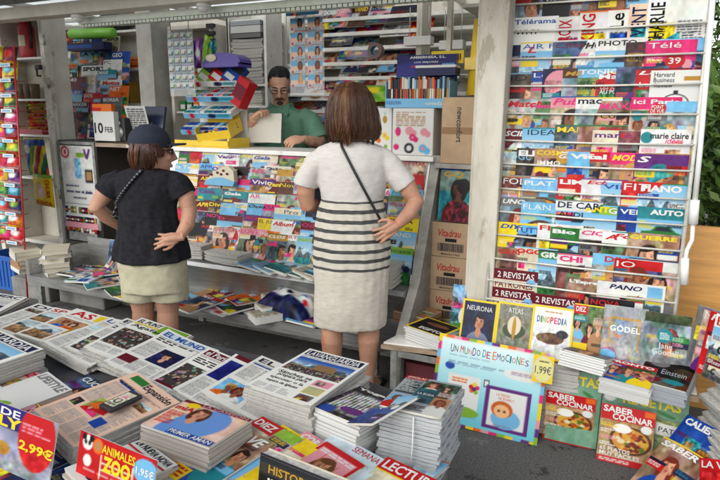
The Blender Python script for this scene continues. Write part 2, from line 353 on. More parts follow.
# ------------------------------------------------------------------ cover designs
CN = dict(sky='sky-blue', dark='charcoal', pale='pale blue', rose='rose pink', paper='off-white', navy='navy blue')
def cn(c): return CN.get(c, c)
FEAT = dict(w='a woman', m='a man', g='people', car='a car', food='food', land='scenery', text='text lines', prod='small pictures', abs='colour shapes', plain='little print')
ORD = 'first second third fourth fifth sixth seventh eighth ninth tenth eleventh twelfth thirteenth fourteenth fifteenth sixteenth'.split()
CL = ['red', 'pink', 'blue', 'teal', 'yellow', 'orange', 'purple', 'green', 'navy', 'white', 'cream', 'maroon', 'sky', 'rose', 'tan', 'grey']
def cover(bg, kind, mast, mc, seed, res=(66, 88), asp=1.32, mw=None, mh=.13, sub=None, rot=False):
    a = Art(res[0], res[1], bg, asp, seed); g = a.rg; rc = lambda: CL[g.integers(len(CL))]
    if kind != 'plain': a.noise(0, 0, 1, 1, .05, 5)
    if kind in 'wmg':
        vb = g.choice([0, .17, .2]); pb = [(.55,.6,.62), (.35,.4,.42), (.62,.5,.4), (.3,.25,.22), (.7,.72,.7), (.4,.5,.35), (.25,.33,.45), (.75,.66,.6), (.5,.3,.3)][g.integers(9)]
        a.rect(0, vb, 1, 1, pb).noise(0, vb, 1, 1, .16, 5)
    if kind == 'w': a.person(g.uniform(.42, .62), g.uniform(.36, .44), g.uniform(.15, .24), cloth=rc())
    elif kind == 'm': a.person(g.uniform(.42, .62), g.uniform(.38, .44), g.uniform(.15, .2), hair=HAIR[g.integers(2)], cloth=rc(), longh=False)
    elif kind == 'g':
        for k in range(3): a.person(.2+.3*k+g.uniform(-.05, .05), g.uniform(.34, .48), g.uniform(.09, .12), cloth=rc(), longh=bool(g.integers(2)))
    elif kind == 'car': a.land(0, .2, 1, 1, 'sky', 'grey'); a.car(.5, .52, .8, rc()); a.car(.4, .86, .6, rc())
    elif kind == 'food': a.food(.05, .25, .95, .95)
    elif kind == 'land': a.land(0, .16 if g.random() < .5 else 0, 1, 1, 'sky', ['green', 'tan', 'teal', 'blue'][g.integers(4)])
    elif kind == 'text': a.body(.07, .3, .93, .95, lh=.035, cols=2, gap=.06); a.rect(.07, .32, .5, .55, rc()).noise(.07, .32, .5, .55, .2, 20)
    elif kind == 'prod':
        for k in range(7):
            u, v, w = g.uniform(.02, .7), g.uniform(.22, .8), g.uniform(.15, .35); a.rect(u, v, u+w, v+w*.7, rc()).noise(u, v, u+w, v+w*.7, .22, 16)
    elif kind == 'abs':
        for k in range(6): a.ell(g.uniform(0, 1), g.uniform(.25, 1), g.uniform(.1, .35), rc())
        a.noise(0, .2, 1, 1, .15, 9)
    if kind not in ('text', 'plain'):
        for k in range(5):
            v = g.uniform(.17, .42) if k < 3 else g.uniform(.42, .85); left = g.random() < .5; c = rc(); u = .05 if left else .62
            if g.random() < .4: a.rect(u-.02, v, u+.36, v+.1, rc())
            a.body(u, v+.01, u+g.uniform(.2, .34), v+.08, ['white', 'yellow', 'black', c][g.integers(4)], .022)
        if g.random() < .4: a.ell(g.choice([.16, .84]), g.uniform(.25, .7), .1, rc())
    if mast:
        if g.random() < .3 and kind not in ('plain',): a.rect(0, 0, 1, .025, rc())
        u1 = mw or min(.95, .18+.13*len(mast))
        if rot: a.T(mast, .05, .04, .3, min(.62, .04+.1*len(mast)), mc, .015, rot=90)
        else: st = g.integers(5); hh = mh*g.uniform(.75, 1.15); uu = .05 if g.random() < .7 else max(.05, .95-u1); a.T(mast.upper() if st == 3 else mast, uu, .035, min(.97, uu+u1-.05), .035+hh, mc, [.0, .02, .045, .02, .03][st], [0, 0, 0, 0, .25][st])
    if sub: a.T(sub, .08, .21, .6, .36 if '\n' in sub else .29, 'black' if sum(col(bg)) > 2 else 'white', .01)
    return a
GR = lambda s: s
def bow(a, b, h):  return lambda x, y: a*(x*x)/.01 + b*(y/h)**2
def shelfmag(pos, w, h, t, art, tilt, yaw, label, group, name='magazine', cat='magazine', m='gloss', seed=0, parent=None):
    """top-left corner at pos, leaning back by tilt degrees"""
    q = random.Random(seed); b = sheet_mb(w, h, t, art, bow(-q.uniform(.0, .0025), q.uniform(-.001, .005), h))
    o = b.build(name, m, None, label, cat, group)
    T = R(tilt); o.location = (pos.x+w/2*math.cos(R(yaw)), pos.y-h*math.sin(T), pos.z-h*math.cos(T))
    o.rotation_euler = (R(90)-T, 0, R(yaw)); return o
def onplane(x, y, Y0, z0, s):
    """pixel onto the plane Y = Y0 + (z-z0)*s"""
    d = ray(x, y); t = (Y0+(CH-z0)*s)/(d.y-d.z*s); return CAM+d*t

# ------------------------------------------------------------------ ground
g_ = MB(); g_.add([(-60, -40, 0), (60, -40, 0), (60, 80, 0), (-60, 80, 0)], [(0, 1, 2, 3)]); g_.build('ground', 'asphalt', kind='structure')

# ------------------------------------------------------------------ the kiosk (one building, its fixed parts are children)
K = empty('newspaper_kiosk', (-3, 3.4, 0), 'cream metal newspaper kiosk with open front, long counter and shelves inside', 'kiosk')
def kp(mb, name, m, parent=None, **k):
    p = parent or K; o = mb.build(name, m, p, **k); o.location = -Vector(K.location) if p is K else (0, 0, 0); return o
b = MB().box((-5.8, 3.3, 0), (-.76, 4.8, .12)); kp(b, 'floor_slab', 'concrete')
b = MB().box((-5.9, 4.8, 0), (-.7, 4.86, 2.5)); kp(b, 'back_wall', 'cream')
b = MB().box((-5.9, 3.75, 0), (-5.84, 4.797, 2.5)); kp(b, 'side_wall', 'cream')
b = MB().box((-.74, 3.13, 0), (-.7, 4.797, 2.5)); kp(b, 'side_wall', 'cream')
kp(MB().box((-6, 3.05, 2.46), (-.6, 3.3, 2.52)), 'ceiling', 'ceil'); kp(MB().box((-6, 3.302, 2.47), (-.6, 4.9, 2.476)), 'added_daylight_roof', mat('added translucent daylight sheet', (.75,.77,.7), .5, alpha=.3))  # see-through roof is out of view, added so daylight reaches the interior
# front beams under the roof edge: shutter box, cream beam, ribbed light strip
z1 = atY(77, 20, 2.9).z
b = MB().box((-6.2, 2.3, z1+.148), (-.45, 2.87, z1+.42)); kp(b, 'shutter_box', 'ceil')
b = MB().box((-6.2, 2.88, z1+.04), (-.45, 3.0, z1+.12), bev=.006); kp(b, 'front_beam', 'cream')
b = MB()
for i in range(86): b.box((-3.58+i*.0335, 3.02, z1-.024), (-3.58+i*.0335+.026, 3.075, z1-.006))
b.box((-3.6, 3.016, z1-.004), (-.7, 3.08, z1+.036)); kp(b, 'ribbed_light_strip', mat('ribbed plastic', (.55,.6,.5), .3, noise=.1))
b = MB()
for i in range(24): b.tube([(-6.1, 2.4+i*.02, z1+.135), (-.5, 2.4+i*.02, z1+.135)], .005, seg=5)
for i in range(260): b.tube([(-6.1+i*.0215, 2.395, z1+.141), (-6.1+i*.0215, 2.875, z1+.141)], .0045, seg=4, cap=False)
kp(b, 'roller_grille', 'galv')
for px, py in ((85, 12), (210, 3)):
    p = atY(px, py, 3.0); b = MB().ball((p.x, 2.94, z1+.016), (.035, .035, .026)); b.tube([(p.x, 2.94, z1+.04), (p.x, 2.94, z1+.018)], .045); kp(b, 'ceiling_lamp', 'whitep')
for z in (2.36, 2.41): kp(MB().box((-5.8, 4.2+(2.41-z)*2, z), (-3.2, 4.23+(2.41-z)*2, z+.03)), 'ceiling_rail', 'greywall')
for x in (-4.9, -3.7, -2.3, -1.4): kp(MB().box((x, 3.1, 2.42), (x+.05, 4.79, 2.457)), 'ceiling_rail', 'greywall')
# post between counter and wire rack
b = MB().box((-.755, 2.96, 0), (-.615, 3.1, 2.5), bev=.006); b.box((-.772, 2.99, 0), (-.757, 3.08, 2.4)); kp(b, 'post', 'creamdirty')
# counter
b = MB().box((-3.2, 3.42, .0), (-1.1, 3.72, 1.27)); kp(b, 'counter_body', 'greywall')
b = MB().box((-3.22, 3.36, 1.275), (-1.1, 3.76, 1.305), bev=.004); cnt = kp(b, 'counter_top', 'shelf')
b = MB().prism([(3.40, 1.27), (3.415, 1.27), (3.17, .56), (3.145, .56)], -3.2, -1.13, 'x'); kp(b, 'display_panel', 'shelf')
LZ = .56
b = MB(); pr = [(3.16, LZ-.005), (3.0, LZ-.005), (2.985, LZ-.03)]+[(2.99+.2*math.sin(t), LZ-.03-.25*t/1.4) for t in np.linspace(.1, 1.4, 8)]+[(3.3, .27), (3.42, .27), (3.42, LZ-.005)]
b.prism(pr, -3.25, -1.13, 'x'); kp(b, 'steel_ledge', 'steel', fix=True)
EP = [(3.42, 1.31), (3.1, .6), (2.83, .29), (2.8, 0), (3.9, 0), (3.9, 1.31)]
b = MB().prism(EP, -1.125, -1.07, 'x'); kp(b, 'end_panel', 'board', fix=True)
# partition and interior shelves
b = MB().box((-3.89, 3.98, .12), (-3.86, 4.2, 2.45)); b.box((-4.03, 3.96, .12), (-3.86, 3.978, 2.45)); kp(b, 'partition', 'greywall')
b = MB()
for z in (1.35, 1.62, 1.95, 2.3): b.box((-4.95, 4.3, z), (-4.29, 4.5, z+.02))
b.box((-4.97, 4.5, .12), (-4.29, 4.52, 2.44)); b.box((-4.975, 4.28, .12), (-4.95, 4.498, 2.44)); kp(b, 'wall_shelf', 'shelf')
b = MB().box((-3.25, 4.2, .12), (-3.22, 4.5, 2.44)); b.box((-2.87, 4.2, .12), (-2.845, 4.44, 2.44)); b.box((-3.25, 4.505, .12), (-2.845, 4.52, 2.44))
for z in (1.0, 1.35, 1.6, 1.78, 2.08, 2.3): b.box((-3.218, 4.22, z), (-2.872, 4.5, z+.02))
kp(b, 'shelf_unit', 'shelf')
# long sloped magazine shelves on the back wall
b = MB()
BZ = [2.33, 2.21, 2.09, 1.97, 1.85, 1.72, 1.58, 1.44, 1.3]
for i, z in enumerate(BZ):
    y = 4.55-.02*i; b.box((-2.83, y, z-.02), (-1.05, y+.012, z+.008)); b.box((-2.83, y+.013, z-.025), (-1.05, 4.79, z-.012))
kp(b, 'back_shelf', 'shelf')
b = MB().box((-1.5, 4.1, .12), (-1.46, 4.3, 2.44)); b.box((-1.06, 3.9, 1.2), (-.75, 4.2, 1.225)); b.box((-1.06, 3.7, 1.78), (-.75, 4.6, 1.8)); b.box((-1.06, 3.7, 2.2), (-.75, 4.6, 2.22)); b.box((-1.16, 3.72, 1.32), (-1.13, 3.76, 2.44)); kp(b, 'shelf_upright', 'cream')
b = MB().box((-1.09, 3.2, .12), (-.76, 3.75, .29)); kp(b, 'corner_plinth', 'board')
b = MB().box((-4.35, 3.5, 1.27), (-3.25, 3.95, 1.3)); b.box((-4.3, 3.9, .12), (-3.25, 3.92, 1.268)); kp(b, 'side_counter', 'wood')

# glass front cabinet on the left with open compartments
cx0, cx1 = atY(8, 60, 3.5).x-.1, atY(44, 60, 3.5).x
CB = empty('wall_cabinet', (cx0, 3.5, 0), 'open cream cabinet with compartments holding a fire extinguisher, left of the tobacco machine', 'cabinet')
def cpart(mb, name, m): o = mb.build(name, m, CB); o.location = -Vector(CB.location); return o
b = MB().box((cx0, 3.5, .35), (cx0+.03, 3.74, 2.36)); b.box((cx1-.035, 3.5, .35), (cx1, 3.74, 2.36)); b.box((cx0+.031, 3.5, 2.325), (cx1-.036, 3.74, 2.36)); b.box((cx0+.031, 3.5, .35), (cx1-.036, 3.74, .38)); cpart(b, 'frame', 'cream')
b = MB().box((cx0+.031, 3.71, .381), (cx1-.036, 3.735, 2.324)); cpart(b, 'back_panel', 'cream')
cz = [atY(28, y, 3.55).z for y in (60, 101, 136, 178)]
for z in cz: cpart(MB().box((cx0+.031, 3.51, z), (cx1-.036, 3.708, z+.018)), 'shelf', 'shelf')
b = MB().box((cx1+.003, 3.47, .4), (cx1+.028, 3.56, 2.36)); b.box((cx1+.03, 3.47, .4), (cx1+.05, 3.5, 2.36)); DOOR = cpart(b, 'door', 'cream')
b = MB()
for z in (.8, 1.75, 2.1): b.tube([(cx1+.06, 3.475, z), (cx1+.06, 3.475, z+.08)], .009)
b.build('hinge', 'galv', DOOR)
p = atY(39, 66, 3.46); b = MB().box((p.x-.035, 3.44, p.z-.03), (p.x+.03, 3.468, p.z+.01), bev=.006); b.tube([(p.x-.02, 3.45, p.z-.03), (p.x-.02, 3.45, p.z-.08), (p.x+.02, 3.45, p.z-.08)], .008); b.build('latch', 'black', DOOR)

# ------------------------------------------------------------------ steel bench in front of the counter
BN = empty('display_bench', (-2.7, 3.05, 0), 'long low stainless steel bench covered with magazines below the counter', 'bench')
def bp_(mb, name, m): o = mb.build(name, m, BN); o.location = -Vector(BN.location); return o
bp_(MB().box((-4.26, 2.9, .25), (-1.135, 3.33, .28), bev=.004), 'deck', 'steel'); bp_(MB().box((-4.26, 2.885, .215), (-1.135, 2.898, .283)), 'front_rail', 'steel')
bp_(MB().box((-4.3, 2.9, .22), (-4.262, 3.3, .4)), 'end_plate', 'steel'); bp_(MB().box((-4.1, 3.335, .284), (-3.3, 3.35, .53)), 'back_plate', 'steel')
for x in (-4.22, -2.9, -1.3):
    for y in (2.92, 3.28): bp_(MB().box((x, y, 0), (x+.045, y+.035, .248)), 'leg', 'galv')

# ------------------------------------------------------------------ wire rack full of magazines
RY0, RZ0, RS = 2.955, .65, .125
RK = empty('wire_magazine_rack', (-.2, 2.95, 0), 'tall cream wire rack with thirteen rows of magazines, right of the post', 'magazine rack')
def rp(mb, name, m): o = mb.build(name, m, RK); o.location = -Vector(RK.location); return o
RAILS = [(511, 5), (510, 32), (508, 59), (506, 86), (504, 113), (502, 140), (500, 163), (498, 188), (497, 211), (496, 234), (494, 258), (492, 280), (491, 299)]
rx0, rx1 = -.645, .235
RPTS = [onplane(x, y, RY0-.012, RZ0, RS) for x, y in RAILS]
def fy(z): return RY0+(z-RZ0)*RS
b = MB()
for p in RPTS: b.tube([(rx0, p.y, p.z), ((rx0+rx1)/2, p.y-.003, p.z-.004), (rx1, p.y, p.z)], .0052, seg=6)
b.tube([(rx0, fy(2.25)-.012, 2.25), (rx1, fy(2.25)-.012, 2.25)], .005, seg=6)
rp(b, 'rail', 'wire')
for x in (rx0, rx1): rp(MB().tube([(x, fy(.56)-.006, .56), (x, fy(2.3)-.006, 2.3)], .009, seg=8), 'side_rod', 'wire')
for x in (rx0+.012, rx1-.012):
    b = MB()
    for p in RPTS: b.tube([(x, p.y, p.z), (x, p.y+.05, p.z-.02), (x, p.y+.05, p.z-.1)], .003, seg=5)
    rp(b, 'bracket', 'wire')
rp(MB().prism([(fy(.5)+.07, .5), (fy(2.35)+.07, 2.35), (fy(2.35)+.085, 2.35), (fy(.5)+.085, .5)], rx0-.01, rx1+.01, 'x'), 'back_panel', 'greywall')
ROWS = [
 [(514,'KARAJAN','dark','white','m'),(543,'UN CHEF','black','gold','plain'),(570,'JAZZ','dark','silver','g'),(598,'VIVRE','red','white','w'),(626,'JARDIN','green','white','land'),(650,'AMER','navy','sky','land')],
 [(512,'Télérama','paper','blue','plain'),(556,'LA CROIX','white','red','text'),(579,'KING','white','red','text'),(607,'Le','paper','black','text'),(628,'VENT','salmon','navy','text'),(646,'CHARLIE','paper','black','text'),(657,'diplomatique','white','dark','text')],
 [(510,"L'E",'navy','red','abs'),(520,'AIR FA','white','blue','land'),(552,'Chasse','cream','maroon','m'),(576,'PHO','white','black','abs'),(595,'Photo','white','black','car'),(625,'LiRE','white','maroon','m'),(645,'Télé','pink','white','prod'),(660,'Jeux','sky','yellow','g')],
 [(508,'iD','white','black','m'),(520,'LIB','black','white','prod'),(531,'Le P','blue','white','m'),(542,'Ça','navy','sky','abs'),(562,'MÉ','brown','gold','m'),(576,'TONIC','sky','white','w'),(596,'Mar','red','white','text'),(615,"L'É",'gold','red','m'),(635,'LeJ','red','white','prod'),(652,'Harvard\nBusiness\nReview','white','black','plain')],
 [(505,'Match','white','red','g'),(525,'Femme','white','pink','g'),(550,'Public','rose','pink','w'),(575,'mac','white','black','m'),(597,'Maxi','white','pink','w'),(630,'ici Paris','pink','white','g'),(647,'POINT','sky','white','g')],
 [(503,'SCIENCE','maroon','white','abs'),(522,'IDEAT','white','black','land'),(554,'marie','tan','yellow','w'),(577,'Art','white','red','w'),(592,'marie','cream','purple','prod'),(618,'E','paper','red','w'),(640,'marie claire','white','black','prod')],
 [(501,'VOGUE','black','sky','w'),(516,'ELLE','grey','white','w'),(534,'COSMO','tan','yellow','w'),(556,'GLAM','gold','white','w'),(567,'Vital','sky','white','prod'),(579,'C','red','white','m'),(609,'MODE','pink','yellow','w'),(634,'S','purple','white','abs'),(643,'Solo','tan','pink','w')],
 [(501,'FOLIES','black','white','w'),(509,'Cuis','white','red','food'),(522,'Plat','sky','white','food'),(557,'LIM','red','white','prod'),(581,'Echap','white','red','prod'),(600,'Vie','pale','blue','land'),(621,'FIT','red','white','abs'),(638,'PIANO','grey','white','land')],
 [(500,'UNO','grey','white','w'),(521,'FLAN','sky','white','food'),(555,'DE CAR','white','navy','car'),(578,'FANTAS','green','yellow','land'),(596,'GOLF','lime','white','land'),(617,'VELA','blue','white','prod'),(638,'AUTO','teal','white','car')],
 [(498,'DIY','yellow','blue','prod'),(509,'TUTTO','sky','blue','w'),(537,'FIG','white','red','text'),(550,'Bio','green','white','prod'),(563,'Gial','gold','red','land'),(579,'CIC','white','pink','g'),(602,'A','paper','red','m'),(611,'Fo','teal','red','car'),(627,'GUERRE','tan','yellow','m')],
 [(496,'GENTE','white','red','g'),(514,'OGGI','cream','red','prod'),(538,'GRA','green','white','land'),(557,'CHI','white','pink','w'),(567,'DONNA','tan','yellow','w'),(592,'DIVA','sky','red','w'),(614,'IO','red','white','w'),(628,'ORA','white','red','w')],
 [(494,'2 REVISTAS\nPATRONES','maroon','white','prod'),(567,"L'Espresso",'brown','white','g'),(597,'PANO','white','navy','prod'),(616,'AD','sky','red','land')],
 [(492,'2 REVISTAS\nLABORES','maroon','white','prod'),(532,'2 REVISTAS\nLABORES','maroon','white','prod'),(588,'NOVA','dark','red','prod'),(592,'SpeakUp','white','navy','m')]]
SUBS = {'Mar': 'LES IGNA\nAU POUV', 'TONIC': 'SPÉCIAL\nIMMO', 'Télérama': 'WHY', 'LeJ': 'Les vo', 'UN CHEF': "D'INDUSTRIE", 'LiRE': 'REMEMBER', 'SpeakUp': 'UP', 'Match': 'les ignor', 'DE CAR': 'AUDI', 'TUTTO': '70', 'COSMO': 'IMMO', 'Maxi': 'CUIR'}
q = random.Random(3)
for ri, row in enumerate(ROWS):
    rail = RPTS[ri]
    for k, (xl, mast, bg, mc, kind) in enumerate(row):
        w = q.uniform(.205, .225); h = .285
        X = onplane(xl, RAILS[ri][1]+ (xl-500)*(-.045+.0121*ri), RY0, RZ0, RS).x
        if ri == 1 and k > 0: h = .33; w = .24
        X = min(X, rx1-w+.01); z = rail.z+.068+q.uniform(-.012, .014)
        if ri == 0 : z += .02
        if ri == 1 and k > 3: z += .04
        tilt = 3.6
        y = rail.y+.013+(z-rail.z)*math.tan(R(tilt))+(.001 if k % 2 else 0)
        rot = ri == 1 and k > 0
        a = cover(bg, kind, mast, mc, 100+ri*20+k, rot=rot, mh=.2 if '\n' in mast else .098, sub=SUBS.get(mast))
        if mast.startswith('Harvard'): a = cover(bg, kind, '', mc, 1); a.T(mast, .06, .03, .45, .27, 'black', .006, ); a.rect(.62, .1, .92, .17, 'gold'); a.ell(.5, .52, .26, 'dark', .2).ell(.5, .52, .235, 'white', .18).rect(.46, .32, .54, .38, 'dark'); a.poly([(.49, .52), (.51, .52), (.6, .42)], 'dark'); a.body(.05, .75, .9, .95)
        if mast == 'POINT': a.ell(.2, .12, .17, 'red', .16); a.texts = []; a.T('POINT\nDE VUE', .08, .06, .33, .18, 'white', .01)
        if mast == 'marie claire': a.ell(.13, .14, .12, 'teal', .12); a.texts = []; a.T('marie claire', .2, .05, .95, .15, 'black', .02); a.T('idées', .5, .13, .85, .23, 'pink', .01, .3)
        if mast == 'diplomatique': a.rect(.02, .02, .22, .2, 'green')
        if mast == 'Télé': a.ell(.6, .32, .2, 'red', .16).T('39', .48, .27, .72, .37, 'white')
        if mast.startswith('2 REV'):
            a.rect(0, 0, 1, .2, 'maroon').rect(0, .2, 1, .4, 'cream'); a.ell(.85, .22, .1, 'sky'); a.texts = []; n1, n2 = mast.split('\n'); a.T(n1, .08, .05, .92, .16, 'white').T(n2, .03, .22, .9, .34, 'maroon')
            a.rect(.02, .4, .55, .95, 'silver').noise(.02, .4, .55, .95, .25, 24).rect(.6, .4, .98, .95, 'paper').person(.78, .52, .09, cloth='pink')
        if mast == 'SpeakUp': a.texts = []; a.rect(0, 0, 1, .2, 'white').rect(0, 0, 1, .03, 'red').T('Speak', .05, .06, .55, .19, 'red').T('Up', .57, .06, .8, .19, 'navy')
        if mast == 'AD': a.rect(0, 0, 1, .04, 'white').rect(0, .04, .06, 1, 'white').rect(.94, .04, 1, 1, 'white'); a.texts = []; a.T('AD', .15, .08, .5, .26, 'red', 0)
        lab = f'{cn(bg)} {"newspaper" if rot else "magazine"}, {cn(mc)} title, {FEAT[kind]}, {ORD[k]} from left, {ORD[ri]} wire rack row'
        shelfmag(Vector((X, y, z)), w, h, .003, a, tilt, 1.6, lab, 'magazines in the wire rack', 'newspaper' if rot else 'magazine', 'newspaper' if rot else 'magazine', 'matte' if rot else 'gloss', ri*31+k)

# ------------------------------------------------------------------ magazines on the sloped counter front
CT = [('la Tele',), ('EL JUEVES',), ('F',), ('Diez',), ('Vivir',), ('Vanid',), ('Diver',), ('Album',), ('b',), ('ACE',), ('Cu',), ('Ce',), ('Co',), ('AR',), ('Dig',), ('APR',), ('Love',), ('Gala',), ('Star',), ('Ocio',), ('Novia',), ('Muy',), ('Bebé',), ('Pro',), ('Saber',), ('Casa',), ('Foto',), ('Moto',), ('Mente',), ('Sud',)]
CTOP = [1.275, 1.19, 1.105, 1.02, .94, .86, .775]
kinds = ['w', 'w', 'm', 'g', 'car', 'food', 'land', 'prod', 'prod', 'abs', 'text']
SPECIAL = {(6, 4): ('cuInStyle', 'white', 'pink', 'w'), (6, 5): ('Flor', 'white', 'red', 'abs'), (6, 6): ('LOVE', 'rose', 'pink', 'w'), (6, 7): ('Dig', 'orange', 'white', 'g'), (6, 8): ('CLOS', 'gold', 'white', 'm'), (6, 9): ('ART', 'white', 'red', 'm'), (6, 10): ('NAVE', 'pale', 'lime', 'land'),
 (0, 15): ('DAILY STAR', 'white', 'red', 'g'), (1, 15): ('STAR', 'red', 'white', 'prod'), (2, 15): ("Pronto'S", 'sky', 'teal', 'w'), (3, 15): ('Gala', 'white', 'red', 'g'), (4, 15): ('Clara', 'yellow', 'black', 'prod'), (5, 15): ('CLAND', 'teal', 'white', 'land'), (6, 15): ('Micasa', 'lime', 'green', 'land'),
 (4, 4): ('Cu', 'sky', 'yellow', 'prod'), (4, 5): ('Cer', 'white', 'yellow', 'g'), (5, 8): ('Album', 'white', 'red', 'prod'), (3, 8): ('b', 'white', 'pink', 'w'), (4, 10): ('ACE', 'dark', 'white', 'car')}
q = random.Random(11)
for ri, zt in enumerate(CTOP):
    n = 16; x = -3.1+q.uniform(0, .03)
    for k in range(n):
        w = q.uniform(.2, .22); h = .27
        if (ri, k) in SPECIAL: mast, bg, mc, kind = SPECIAL[ri, k]
        else:
            mast = CT[q.randrange(len(CT))][0]; bg = q.choice(['white', 'white', 'cream', 'maroon', 'sky', 'red', 'pink', 'yellow', 'navy', 'dark', 'teal', 'red', 'black', 'gold', 'green', 'purple', 'brown'])
            mc = q.choice([c for c in ('red', 'pink', 'navy', 'black', 'white', 'yellow', 'blue', 'purple') if c != bg and not (c == 'white' and bg in ('cream', 'pale')) and not (c in ('navy', 'black', 'purple', 'blue') and bg in ('dark', 'black', 'navy', 'purple', 'brown', 'maroon'))]); kind = q.choice(kinds)
        z = zt+q.uniform(-.01, .012); y = 3.395+(z-1.27)*.36-.014+(.0012 if k % 2 else 0); tilt = 16.5
        X = x if k < 15 else -1.355
        lab = f'{cn(bg)} magazine, {cn(mc)} title, {FEAT[kind]}, {ORD[k]} from left, {ORD[ri]} counter front row'
        o = shelfmag(Vector((X, y, z)), w, h, .003, cover(bg, kind, mast, mc, 900+ri*20+k, (46, 60), mh=.1), tilt, 1.3, lab, 'magazines on the sloped counter front', seed=ri*17+k)
        px_ = pix(o.matrix_basis @ Vector((-.05, .2, 0)))[0]
        if 328 < px_ < 372 or 138 < px_ < 172 or px_ < 120: to_stuff(o)
        x += .114+q.uniform(-.008, .008)

# ------------------------------------------------------------------ magazines on the back wall shelves and on the left wall
q = random.Random(23)
for ri, z in enumerate(BZ):
    x = -2.82; k = 0
    while x < -1.65:
        w = q.uniform(.15, .3); h = .22 if w < .22 else .17
        if q.random() < .95 and not (-2.55 < x < -2.25 and z < 1.7):
            bg = q.choice(['white', 'cream', 'blue', 'red', 'navy', 'tan', 'rose', 'dark', 'teal', 'brown', 'maroon', 'grey']); mc = q.choice([c for c in ('white', 'red', 'yellow', 'navy', 'black') if c != bg and not (c == 'black' and bg in ('dark', 'navy', 'brown')) and not (c == 'white' and bg == 'cream')]); kind = q.choice(kinds); tilt = 38
            a = cover(bg, kind, q.choice(CT)[0].upper(), mc, 2000+ri*20+k, (18, 22), asp=h/w, mh=.22)
            zz = z+.095+q.uniform(-.02, .02)
            lab = f'{cn(bg)} magazine with {cn(mc)} title and {FEAT[kind]}, {ORD[k]} from left on {ORD[ri]} back wall shelf'
            to_stuff(shelfmag(Vector((x, 4.565-.02*ri+(zz-z+.02)*math.tan(R(tilt)), zz)), w, h, .006, a, tilt, 1, None, None, seed=ri*13+k))
            k += 1
        x += w*q.uniform(.8, 1.05)
LW = [  # left, top pixels, width, height, background, title colour, kind, title
 (45,29,.22,.3,'white','blue','text','DIARI'),(62,30,.25,.25,'maroon','white','prod','SERIE'),(84,36,.22,.2,'blue','white','plain','MAPA'),(103,37,.2,.28,'cream','black','text','AVUI'),
 (47,50,.34,.3,'white','sky','text','Diari'),(80,51,.3,.3,'paper','black','land','LA VEU'),(82,66,.34,.3,'paper','dark','text','SPORT'),
 (49,62,.2,.27,'purple','white','w','2 Quo'),(60,64,.22,.27,'gold','red','w','INTERVIU'),(51,73,.3,.28,'dark','white','car','ROCA'),(70,77,.2,.28,'maroon','white','prod','40'),
 (53,88,.2,.27,'white','pink','g','CINE'),(66,90,.2,.27,'blue','white','land','SURF'),(84,93,.2,.27,'red','white','prod','GOL'),(101,80,.24,.3,'white','red','land','Motos'),
 (54,100,.22,.27,'sky','navy','text','BOOKS'),(70,102,.22,.27,'dark','white','car','PARKER'),(103,97,.22,.28,'grey','white','text','BORSA'),(56,113,.2,.26,'pink','white','w','PELO'),(70,112,.22,.26,'black','red','w','ROCK')] + [(x_, y_, .21, .27, b_, m_, k_, t_) for (x_, y_, b_, m_, k_, t_) in ((46,40,'red','white','prod','TOP'),(72,41,'navy','yellow','w','AIRE'),(94,47,'cream','red','m','XL'),(47,56,'dark','red','car','MOTOR'),(104,60,'white','navy','prod','PC'),(47,80,'black','yellow','w','ROCK'),(98,70,'teal','white','land','MAR'),(48,94,'maroon','white','g','TV'),(92,106,'green','white','land','CAZA'),(112,52,'blue','white','prod','GEO'),(110,86,'orange','white','prod','NET'))]
for i, (xl, yt, w, h, bg, mc, kind, t) in enumerate(LW):
    p = onplane(xl, yt, 4.05, 1.35, .28); nwp = kind == 'text'
    p = p + ray(xl, yt)*(-.012*((yt-28)/8)-.001*i)
    nm = 'newspaper' if nwp else 'magazine'
    rowp = ['in the top row', 'in the upper middle row', 'in the lower middle row', 'in the bottom row'][0 if yt < 42 else 1 if yt < 68 else 2 if yt < 96 else 3]
    shelfmag(p, w*1.15, h*1.1, .004, cover(bg, kind, t, mc, 3000+i, (22, 28), asp=h/w), 12, 1.5, f'{cn(bg)} {nm}, {cn(mc)} title, {FEAT[kind]}, {rowp} behind tobacco machine', 'papers on the left interior wall', nm, nm, 'matte' if nwp else 'gloss', i)
b = MB()
for z, y in ((1.4, 4.06), (1.62, 4.12), (1.84, 4.18), (2.02, 4.24)): b.box((-5.83, y+.09, z-.02), (-4.98, y+.24, z-.005)); b.box((-5.83, y+.085, z-.02), (-4.98, y+.092, z+.015))
kp(b, 'newspaper_shelf', 'shelf')
